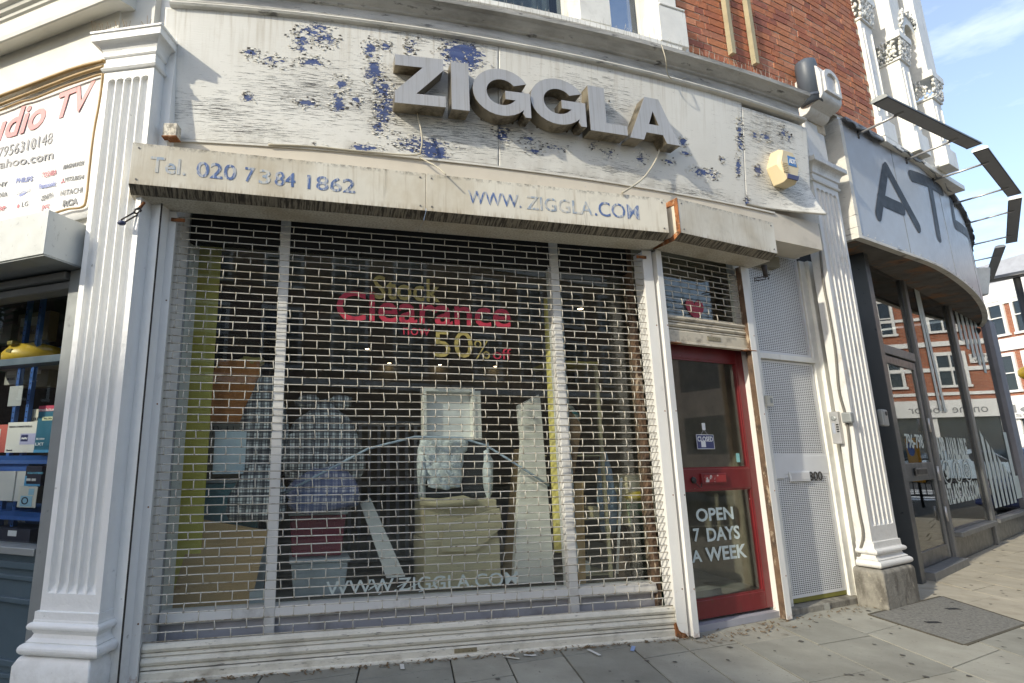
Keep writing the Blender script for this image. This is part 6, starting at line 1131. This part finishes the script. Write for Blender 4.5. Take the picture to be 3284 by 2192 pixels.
# floodlight bars on arms
bars = [(((2800, 332), (2843, 311)), ((3102, 478), (3146, 459)), [(2731, 412, 2840, 354), (2946, 508, 3053, 461)]), (((3117, 486), (3170, 478)), ((3230, 633), (3277, 617)), [(3022, 547, 3127, 516), (3112, 644, 3215, 616)]), (((3232, 641), (3279, 636)), ((3226, 780), (3262, 776)), [(3130, 690, 3230, 672), (3135, 775, 3222, 760)]), (((3190, 795), (3225, 793)), ((3163, 906), (3180, 890)), [(3150, 818, 3182, 813), (3160, 892, 3168, 890)])]
labs = ['longest floodlight bar over the sign, nearest the brick wall', 'second floodlight bar over the curved sign, jutting furthest into the sky', 'third floodlight bar over the sign, end on above the lamp post', 'fourth and smallest floodlight bar at the end of the curved sign']
for k, ((a0, a1), (b0, b1), arms) in enumerate(bars):
    ZL = 4.62; A0, A1, B0, B1 = (gnd(*q, ZL) for q in (a0, a1, b0, b1)); c0 = (A0 + A1) / 2; c1 = (B0 + B1) / 2; ax = (c1 - c0).normalized(); sd_ = Vector((-ax.y, ax.x, 0)); hwid = .065
    t = thing('floodlight', labs[k], 'floodlight', W, tuple((c0 + c1) / 2), group='floodlights over the grey sign')
    prof = [(-hwid, -.005), (hwid, -.005), (hwid, .012), (hwid * .7, .032), (0, .042), (-hwid * .7, .032), (-hwid, .012)]; m = MB(); n = len(prof)
    m.add([c0 + sd_ * p + Vector((0, 0, q)) for p, q in prof] + [c1 + sd_ * p + Vector((0, 0, q)) for p, q in prof], [(i, (i + 1) % n, n + (i + 1) % n, n + i) for i in range(n)] + [tuple(range(n)), tuple(range(n, 2 * n))]); m.build('casing', m_lamp, t)
    for e_, dr__ in ((c0, -1), (c1, 1)):
        m = MB(); m.add([e_ + ax * (dr__ * .001) + sd_ * p * 1.04 + Vector((0, 0, q * 1.05)) for p, q in prof] + [e_ + ax * (dr__ * .012) + sd_ * p * 1.04 + Vector((0, 0, q * 1.05)) for p, q in prof], [(i, (i + 1) % n, n + (i + 1) % n, n + i) for i in range(n)] + [tuple(range(n)), tuple(range(n, 2 * n))]); m.build('end_cap', m_zinc, t)
    m = MB(); m.add([c0 + ax * .02 + sd_ * hwid * .85 + Vector((0, 0, -.007)), c0 + ax * .02 - sd_ * hwid * .85 + Vector((0, 0, -.007)), c1 - ax * .02 - sd_ * hwid * .85 + Vector((0, 0, -.007)), c1 - ax * .02 + sd_ * hwid * .85 + Vector((0, 0, -.007))], [(0, 1, 2, 3)]); m.build('diffuser', m_lampface, t)
    for q, (x0, y0, x1, y1) in enumerate(arms):
        pb = c0 + (c1 - c0) * (.22 if q == 0 else .80); nr = min(range(200), key=lambda i: (sc(i / 200, 0, ZL) - pb).length); base = sc(nr / 200, -.0, SZ1 - .06); m = MB(); m.tube([base, pb + Vector((0, 0, -.01))], .013, 7); m.build('arm', m_steel, t); m = MB(); m.tube([base + Vector((0, 0, -.05)), base + Vector((0, 0, .04))], .012, 6); m.build('bracket', m_lamp, t)
# small things on the grey shop: camera, alarm sounder, entry reader
p = sc(.63, .22, SZ0 - .02); t = thing('dome_camera', 'black security camera under the soffit of the curved sign', 'camera', W, tuple(p)); m = MB(); m.box(p.x - .1, p.x + .06, p.y - .08, p.y + .05, p.z - .05, p.z); m.build('mount', m_black, t, bev=.01); m = MB(); m.tube([p + Vector((0, 0, -.06)), p + Vector((.02, -.14, -.15))], [.05, .06], 12); m.build('barrel', m_black, t)
p = sc(.70, -.1, 4.2); t = thing('alarm_sounder', 'white wedge shaped alarm sounder at the end of the curved sign', 'alarm', W, tuple(p)); m = MB(); m.hexa([(p.x + a, p.y + b, p.z + z) for z, s in ((-.25, .6), (.25, 1)) for b in (-.16 * s, .1) for a in (-.18 * s, .18 * s)]); m.build('case', m_white, t, bev=.03)
a, zt = A.px(2812, 1335, -.1); t = thing('card_reader', 'grey card reader beside the glazed door of the grey shop', 'card reader', A, (a, -.12, zt - .08)); m = MB(); m.box(a - .07, a + .07, -.17, -.121, zt - .1, zt + .06); m.build('case', m_zinc, t, bev=.015); m = MB(); m.lathe((a + .01, -.172, zt + .02), [(.02, .002), (.02, -.003)], 12, 'd'); m.build('button', m_black, t)
# ================================================================== GROUND DETAILS
t = thing('inspection_cover', 'dark stone chip inspection cover set in the pavement by the far pilaster', 'cover', W, tuple(sum(cover, Vector()) / 4))
m = MB(); m.add([p + Vector((0, 0, .003)) for p in cover] + [p + Vector((0, 0, -.02)) for p in cover], [(0, 1, 2, 3), (4, 5, 6, 7)] + [(i, (i + 1) % 4, 4 + (i + 1) % 4, 4 + i) for i in range(4)]); m.build('slab', m_cover, t)
m = MB()
for i in range(4):
    a, b = cover[i], cover[(i + 1) % 4]; q = (b - a).normalized(); nrm = Vector((-q.y, q.x, 0)); m.hexa([v for z in (-.015, .005) for v in (a + Vector((0, 0, z)), b + Vector((0, 0, z)), a + nrm * .018 + Vector((0, 0, z)), b + nrm * .018 + Vector((0, 0, z)))])
m.build('rim', m_joint, t)
for q in ((.25, .5), (.72, .35)):
    c_ = cover[0] + (cover[1] - cover[0]) * q[0] + (cover[3] - cover[0]) * q[1]; m = MB(); m.box(c_.x - .05, c_.x + .05, c_.y - .02, c_.y + .02, .0035, .006); m.build('key_slot', m_black, t)
random.seed(44); m = MB()
for k in range(170):                                   # trodden chewing gum on the slabs
    x = random.uniform(.3, 8); y = front_y(x) - random.uniform(.15, 2.6); r_ = random.uniform(.008, .019); n = 8; c_ = [(x + r_ * math.cos(6.283 * q / n) * random.uniform(.7, 1.2), y + r_ * math.sin(6.283 * q / n) * random.uniform(.7, 1.2), .0045) for q in range(n)]; m.add(c_ + [(x, y, .006)], [(q, (q + 1) % n, n) for q in range(n)])
m.build('gum_spots', mat('trodden gum', (.085, .08, .07), .8, var=.3, vs=30), pave, kind='stuff')
random.seed(5)
lit = [(1120, 2100), (1640, 2105), (1700, 2098), (1905, 2090), (2030, 2076), (1290, 2135)]
for k, (x, y) in enumerate(lit):
    p = gnd(x, y + 8, .0); m = MB(); a = random.random() * 3; w_ = random.uniform(.02, .06); c_, s_ = math.cos(a), math.sin(a); m.grid([[(p.x + c_ * u - s_ * v, p.y + s_ * u + c_ * v, .005 + .006 * math.sin(u * 90 + k) ** 2) for u in (-w_, -w_ / 3, w_ / 3, w_)] for v in (-.012, .012)], False)
    m.build('paper_scrap', mat('litter %d' % k, random.choice([(.65, .65, .62), (.25, .35, .6), (.6, .58, .5)]), .6), None, base=(p.x, p.y, .004), label=('white paper scrap left of the maker plate at the foot of the grille', 'scrap of paper right of the maker plate at the foot of the grille', 'second scrap right of the maker plate at the foot of the grille', 'paper scrap near the far end of the grille foot', 'paper scrap nearest the torn rail foot', 'scrap lying on the slabs well before the near grille foot')[k], cat='litter', group='litter along the foot of the grille')
m = MB()
for k in range(420):                                   # leaf litter and grit in the angle of wall and pavement
    s = random.random()
    if s < .6: u = random.uniform(-.1, 3.5); p = M.w(u, random.gauss(-.06, .02), 0)
    elif s < .85: u = random.uniform(-.15, 1.1); p = D.w(u, random.gauss(-.08, .05), 0)
    else: u = random.uniform(1.0, 2.6); p = D.w(u, random.gauss(-.06, .05), 0)
    a = random.random() * 3.14; l = random.uniform(.004, .018); w_ = random.uniform(.002, .007); c_, s_ = math.cos(a), math.sin(a); z = random.uniform(.003, .010); m.add([(p.x + c_ * i * l - s_ * j * w_, p.y + s_ * i * l + c_ * j * w_, z + (.006 if i > 0 else 0) * random.random()) for i, j in ((-1, -1), (1, -1), (1, 1), (-1, 1))], [(0, 1, 2, 3)])
m.build('leaf_litter', mat('dead leaf grit', (.16, .11, .06), .9, var=.4, vs=40), None, kind='stuff', label='dry leaf grit gathered along the foot of the shopfront', cat='leaf litter')
# ================================================================== ACROSS THE STREET (seen at the right edge and in the glass)
def house(name, label, fr, u0, u1, zt, wall, rows_z, win_w, gap, shop=None, depth=8, bands=(), roof=True, cols=None, mans=0, white_from=None):
    t = thing(name, label, 'building', fr, ((u0 + u1) / 2, 0, 0)); m = MB(); m.box(u0, u1, .06, depth, 0, zt); m.build('wall', wall, t)
    m_hw = bpy.data.materials.get('house white') or mat('house white', (.74, .73, .70), .55, var=.03)
    for z0, z1 in bands: m = MB(); m.box(u0, u1, -.03, .058, z0, z1); m.build('band', m_hw, t)
    n = int((u1 - u0) / (win_w + gap)); s0 = u0 + ((u1 - u0) - n * win_w - (n - 1) * gap) / 2
    for z0, z1 in rows_z:
        for k in range(n):
            a = s0 + k * (win_w + gap); m = MB()
            for b_ in ((a - .12, a, z0, z1), (a + win_w, a + win_w + .12, z0, z1), (a - .12, a + win_w + .12, z1, z1 + .18), (a - .18, a + win_w + .18, z0 - .12, z0), (a, a + win_w, (z0 + z1) / 2 - .03, (z0 + z1) / 2 + .03), (a + win_w / 2 - .03, a + win_w / 2 + .03, z0, z1)): m.box(b_[0], b_[1], -.06, .055, b_[2], b_[3])
            wn = m.build('window', m_hw, t); m = MB(); m.box(a, a + win_w, .02, .03, z0, z1); m.build('pane', m_house, wn)
            m = MB(); m.box(a, a + win_w, .04, .058, z0, z1); m.build('room', bpy.data.materials.get('dark grey sheet') or mat('dark grey sheet', (.10, .11, .11), .8), wn)  # dark grey sheet close behind the pane, in place of a room
    if shop:
        m = MB(); m.box(u0, u1, -.25, .05, 2.9, 3.75); fs_ = m.build('shop_fascia', m_hw, t)
        m = MB(); m.box(u0, u1, -.02, .05, .0, .5); m.build('shop_base', m_hw, t)
        k = 0; a = u0
        while a < u1 - .5:
            m = MB(); m.box(a, a + .25, -.12, .05, .0, 2.9); m.build('shop_pier', m_hw, t); m = MB(); m.box(a + .25, min(a + 2.6, u1), -.02, .0, .5, 2.9); m.build('shop_pane', m_house, t); m = MB(); m.box(a + .25, min(a + 2.6, u1), .004, .05, .5, 2.9); m.build('shop_interior', bpy.data.materials.get('pale shop interior') or mat('pale shop interior', (.22, .23, .23), .8, var=.3, vs=1.5), t); a += 2.6
        for body, x0, x1, z0, z1 in shop: text_quad('lettering', body, fs_, lambda s, q: (x0 + (x1 - x0) * s, -.262, z0 + (z1 - z0) * q), m_bdk, .0, thick=.01)
    if mans: m = MB(); m.pu([(.3, zt), (1.2, zt + mans), (depth - .5, zt + mans), (depth - .2, zt)], u0, u1); m.build('roof', mat('slate roof', (.34, .35, .38), .7, var=.1), t)
    elif roof: m = MB(); m.pu([(-.15, zt), (-.15, zt + .25), (depth, zt + .25), (depth, zt)], u0 - .05, u1 + .05); m.build('parapet', m_hw, t)
    return t
def brickwork(name, c):
    m = bpy.data.materials.new(name); m.use_nodes = True; t = m.node_tree; b = t.nodes['Principled BSDF']; bt_ = nd(t, 'ShaderNodeTexBrick'); tcn = nd(t, 'ShaderNodeTexCoord'); mpn = nd(t, 'ShaderNodeMapping'); mpn.inputs['Rotation'].default_value = (R_(90), 0, 0)
    t.links.new(tcn.outputs['Object'], mpn.inputs[0]); t.links.new(mpn.outputs[0], bt_.inputs['Vector']); bt_.inputs['Color1'].default_value = (*c, 1); bt_.inputs['Color2'].default_value = (c[0] * .7, c[1] * .65, c[2] * .65, 1); bt_.inputs['Mortar'].default_value = (.34, .28, .22, 1); bt_.inputs['Scale'].default_value = 1; bt_.inputs['Brick Width'].default_value = .225; bt_.inputs['Row Height'].default_value = .075; bt_.inputs['Mortar Size'].default_value = .006
    t.links.new(bt_.outputs[0], b.inputs['Base Color']); b.inputs['Roughness'].default_value = .9; return m
m_bw = brickwork('far red brickwork', (.36, .12, .06)); m_bw2 = brickwork('far brown brickwork', (.22, .12, .08))
# house row facing this corner across the side street (front runs away from the camera, facing left)
FR_ = Fr(31.5, 33.5, -90 + 6)
house('terrace_house', 'red brick terrace with white bay windows and a white shop sign beyond the lamp post', FR_, -6, 7.2, 10.2, m_bw, ((4.4, 6.2), (7.4, 9.2)), 1.25, .55, [('Eleni', 3.75, 6.6, 3.20, 3.62), ('SKIN', 4.6, 6.0, 2.98, 3.13)], bands=((3.78, 4.1), (6.5, 7.15), (9.0, 10.2)), mans=1.5)
house('terrace_house', 'red brick corner house with white bands reflected in the grey shop window', FR_, 7.3, 18.5, 10.8, m_bw, ((4.5, 6.0), (7.3, 9.0)), 1.0, 1.5, [('Sports Injury', 8.0, 12.2, 3.1, 3.5), ('online doctor', 13.2, 16.2, 3.1, 3.5)], bands=((4.0, 4.15), (5.2, 5.4), (6.5, 6.75), (7.9, 8.05), (9.6, 10.8)))
m = MB(); m.box(12.1, 13.4, -.05, -.01, 5.55, 6.0); sp = m.build('street_name_plate', m_wc, None, fr=FR_, base=(12.7, -.03, 5.55), label='white street name plate on the red brick corner house', cat='street sign')
ORG[sp.name] = Vector((12.7, -.03, 5.55)); text_quad('lettering', 'FULHAM', sp, lambda s, q: (12.2 + 1.1 * s, -.056, 5.80 + .15 * q), m_ink, .0, thick=.004); text_quad('lettering', 'ROAD. S.W.', sp, lambda s, q: (12.2 + 1.1 * s, -.056, 5.60 + .15 * q), m_ink, .0, thick=.004)
# behind the camera, across the main road
FB = Fr(24, -11.5, 180)
house('terrace_house', 'brown brick terrace across the main road behind the camera', FB, 0, 15, 9.5, m_bw2, ((4.3, 6.0), (6.9, 8.4)), 1.1, 1.2, [('', 0, 1, 3, 3.4)] if False else None, bands=((3.6, 3.9), (9.0, 9.5)))
house('terrace_house', 'taller brown brick house across the main road opposite the shop', FB, 15.1, 26, 11.0, m_bw2, ((4.3, 6.2), (7.2, 9.2)), 1.2, 1.3, None, bands=((3.6, 3.9),))
FC = Fr(-17.9, -9.9, 180)
house('terrace_house', 'tall brick block added out of view to shade the pavement and shopfront foot', FC, 0, 16, 13.0, m_bw2, ((4.3, 6.2), (7.2, 9.0), (10, 11.6)), 1.2, 1.4, None)  # unseen block, placed and sized to shade the near pavement and shopfront foot
# street lamp, beacon
def pole_at(x, ytop, ybot_guess, dist):                # direction from a pixel, distance along the ground
    d = ray(x, ytop); h = Vector((d.x, d.y, 0)).normalized(); return h * dist
p = pole_at(3262, 900, 0, 17.5); t = thing('street_lamp', 'black street lamp post with flat lantern at the right edge', 'street lamp', W, (p.x, p.y, -.1)); d = ray(3250, 893); zl = EYE + d.z / math.hypot(d.x, d.y) * 17.5
m = MB(); m.tube([(p.x, p.y, -.1), (p.x, p.y, 1.2)], .09, 10); m.build('base', m_black, t); m = MB(); m.tube([(p.x, p.y, 1.2), (p.x, p.y, zl)], .06, 10); m.build('post', m_black, t)
dr_ = Vector((.69, -.72, 0)); m = MB(); c_ = p + Vector((0, 0, zl)); q = Vector((-dr_.y, dr_.x, 0))
m.add([c_ + dr_ * a + q * b + Vector((0, 0, z)) for a, b, z in ((-.45, -.16, 0), (-.45, .16, 0), (.9, .18, .06), (.9, -.18, .06), (-.40, -.10, .10), (-.40, .10, .10), (.9, .12, .16), (.9, -.12, .16))], [(0, 1, 2, 3), (4, 5, 6, 7), (0, 1, 5, 4), (1, 2, 6, 5), (2, 3, 7, 6), (3, 0, 4, 7)]); m.build('lantern', m_lamp, t, bev=.03)
p = pole_at(3296, 1197, 0, 20); d = ray(3296, 1197); zb_ = EYE + d.z / math.hypot(d.x, d.y) * 20; t = thing('crossing_beacon', 'yellow globe beacon on a striped pole at the right edge', 'beacon', W, (p.x, p.y, -.1))
m = MB()
for k in range(6): m.tube([(p.x, p.y, -.1 + k * .5), (p.x, p.y, -.1 + k * .5 + .5)], .04, 10); m.build('pole_band', m_black if k % 2 else m_wc, t); m = MB()
m.ball((p.x, p.y, zb_), .17, .17, .17, 16, 10); m.build('globe', mat('amber globe', (.75, .45, .03), .35), t)
# cars
def car(fr, at, label, col, group='cars across the side street'):
    u, d, z = at; t = thing('parked_car', label, 'car', fr, at, group=group); pm = mat('car paint', col, .2, metal=.2, var=.02, bump=0, coat=.6); m = MB()
    side = [(0, .35), (.05, .72), (.9, .86), (1.5, 1.38), (2.0, 1.45), (3.0, 1.42), (3.7, 1.0), (4.25, .88), (4.3, .4), (3.9, .22), (.4, .22)]
    n = len(side); vs_ = []
    for w_, ins in ((-.85, 0), (.85, 0)):
        for x, y in side: k_ = .16 if y > 1.0 else 0; vs_.append((u + x, d + w_ * (1 - k_), z + y))
    m.add(vs_, [(i, (i + 1) % n, n + (i + 1) % n, n + i) for i in range(n)] + [tuple(range(n)), tuple(range(n, 2 * n))]); m.build('body', pm, t, bev=.05)
    for s in (-1, 1):
        m = MB(); m.add([(u + x, d + s * yy, z + y) for x, y, yy in ((1.0, .92, .86), (1.55, 1.33, .735), (2.98, 1.36, .735), (3.45, .98, .84))], [(0, 1, 2, 3)]); m.build('side_window', m_black, t)
        for x in (.85, 3.45): m = MB(); m.lathe((u + x, d + s * .80, z + .32), [(.32, -.1), (.32, .1)], 18, 'd'); wh = m.build('wheel', m_black, t); m = MB(); m.lathe((u + x, d + s * .905, z + .32), [(.2, -.01), (.2, .01)], 14, 'd'); m.build('rim', m_zinc, wh)
    m = MB(); m.add([(u + x, d + yy, z + y) for x, y, yy in ((.95, .90, -.75), (1.48, 1.34, -.65), (1.48, 1.34, .65), (.95, .90, .75))], [(0, 1, 2, 3)]); m.build('windscreen', m_black, t)
    for yy in (-.6, .6): m = MB(); m.box(u - .01, u + .05, d + yy - .16, d + yy + .16, z + .56, z + .68); m.build('headlight', m_steel, t)
    return t
CF = Fr(0, 0, 0)
pc = pole_at(3300, 1420, 0, 15.5); FCAR = Fr(pc.x, pc.y, 62); car(FCAR, (-.4, 0, -.12), 'dark blue car parked beyond the grey shop at the right edge', (.02, .03, .10))
car(FR_, (8.5, -4.0, -.12), 'silver car on the side street reflected in the grey shop window', (.35, .38, .42)); car(FR_, (13.6, -4.2, -.12), 'pale blue car on the side street reflected in the grey shop door', (.30, .36, .42))
# guard railing along the kerb of the side street and the zebra stripes
t = thing('guard_railing', 'black guard railing along the kerb seen in the grey shop glass', 'railing', W, (14.5, 8.0, 0)); a, b = Vector((13.2, 5.6, 0)), Vector((16.4, 11.2, 0)); n = 34
for zz in (.15, 1.05): m = MB(); m.tube([a + Vector((0, 0, zz)), b + Vector((0, 0, zz))], .022, 6); m.build('rail', m_black, t)
for k in range(n + 1): q = a + (b - a) * (k / n); m = MB(); m.tube([q + Vector((0, 0, .0 if k % 8 == 0 else .15)), q + Vector((0, 0, 1.05))], .028 if k % 8 == 0 else .010, 6); m.build('baluster', m_black, t)
for k in range(7):
    m = MB(); m.add([(17.5 + k * 1.0, 10.5 + k * .25, -.126), (18.1 + k * 1.0, 10.6 + k * .25, -.126), (16.9 + k * 1.0, 14.2 + k * .25, -.126), (16.3 + k * 1.0, 14.1 + k * .25, -.126)], [(0, 1, 2, 3)]); m.build('crossing_stripe', mat('road marking', (.7, .7, .68), .7) if k == 0 else bpy.data.materials['road marking'], None, base=(17.5 + k, 11, -.126), kind='structure')
p = Vector((14.0, 9.6, 0)); t = thing('street_notice', 'orange parking notice board with blue disc seen in the grey shop glass', 'sign', W, (p.x, p.y, 0)); m = MB(); m.tube([p, p + Vector((0, 0, 1.0))], .03, 8); m.build('post', m_black, t); m = MB(); m.box(p.x - .25, p.x + .25, p.y - .03, p.y + .03, .55, 1.55); m.build('board', mat('orange board', (.80, .36, .02), .5), t, bev=.02)
m = MB(); m.lathe((p.x, p.y - .034, 1.3), [(.16, .003), (.16, 0)], 18, 'd'); m.build('disc', mat('blue disc', (.05, .14, .5), .5), t)
# double-decker passing along the main road, reflected in the red door
t = thing('double_decker_bus', 'dark double decker bus on the road reflected in the red door', 'bus', Fr(15.5, -1.2, 28), (0, 0, -.13)); bm_ = mat('bus paint', (.22, .20, .20), .3, coat=.4, bump=0)
m = MB(); m.box(-1.25, 1.25, 0, 10, .25, 4.35); m.build('body', bm_, t, bev=.25, seg=3)
for z0, z1 in ((1.2, 2.1), (2.75, 3.7)):
    m = MB(); m.box(-1.05, 1.05, -.02, .02, z0, z1); m.build('windscreen', m_house, t)
    for k in range(6):
        for s in (-1.26, 1.24): m = MB(); m.box(s, s + .02, .5 + k * 1.55, 1.85 + k * 1.55, z0, z1); m.build('side_window', m_house, t)
for y in (2.2, 7.5):
    for s in (-1.1, 1.1): m = MB(); m.lathe((s, y, .5), [(.5, -.15), (.5, .15)], 18, 'u'); m.build('wheel', m_black, t)

FL_ = Fr(-34, -14, 90)
house('terrace_house', 'brown brick terrace added as an unseen backdrop along the main road to the left', FL_, 0, 30, 10, m_bw2, ((4.3, 6.2), (7.2, 9.0)), 1.2, 1.4, None)  # added so its dark front hides bright sky in the neighbour's glass
# street trees along the main road to the left, seen only in the glass
def tree(x, y, h, label, seed):
    random.seed(seed); t = thing('street_tree', label, 'tree', W, (x, y, -.02), group='street trees along the main road'); m = MB(); pts = [Vector((x + random.uniform(-.1, .1) * k, y + random.uniform(-.1, .1) * k, h * .42 * k / 4)) for k in range(5)]; m.tube(pts, [.22, .18, .16, .14, .12], 8)
    ends = []
    for k in range(7):
        a = k * .9; e = pts[-1] + Vector((math.cos(a) * 1.6, math.sin(a) * 1.6, h * .3 + random.uniform(-.5, .8))); m.tube([pts[-1], (pts[-1] + e) / 2 + Vector((0, 0, .4)), e], [.1, .06, .03], 6); ends.append(e)
    m.build('trunk', m_brown, t); c = MB()
    for k in range(2600):
        e = random.choice(ends) + Vector((random.gauss(0, .8), random.gauss(0, .8), random.gauss(0, .7))); u = Vector((random.uniform(-1, 1), random.uniform(-1, 1), random.uniform(-.6, .6))).normalized() * .13; v = u.cross(Vector((random.random(), random.random(), 1))).normalized() * .09; c.add([e - u, e + v, e + u, e - v], [(0, 1, 2, 3)])
    c.build('crown', mat('leaf green', (.06, .10, .03), .6, var=.4), t, kind='stuff')
tree(-12, 1.0, 8, 'leafy street tree nearer the neighbouring shop, seen in its glass', 1); tree(-15, -.8, 9, 'leafy street tree further along the main road to the left', 2); tree(-19, 0.5, 9, 'leafy street tree furthest along the main road to the left', 3)
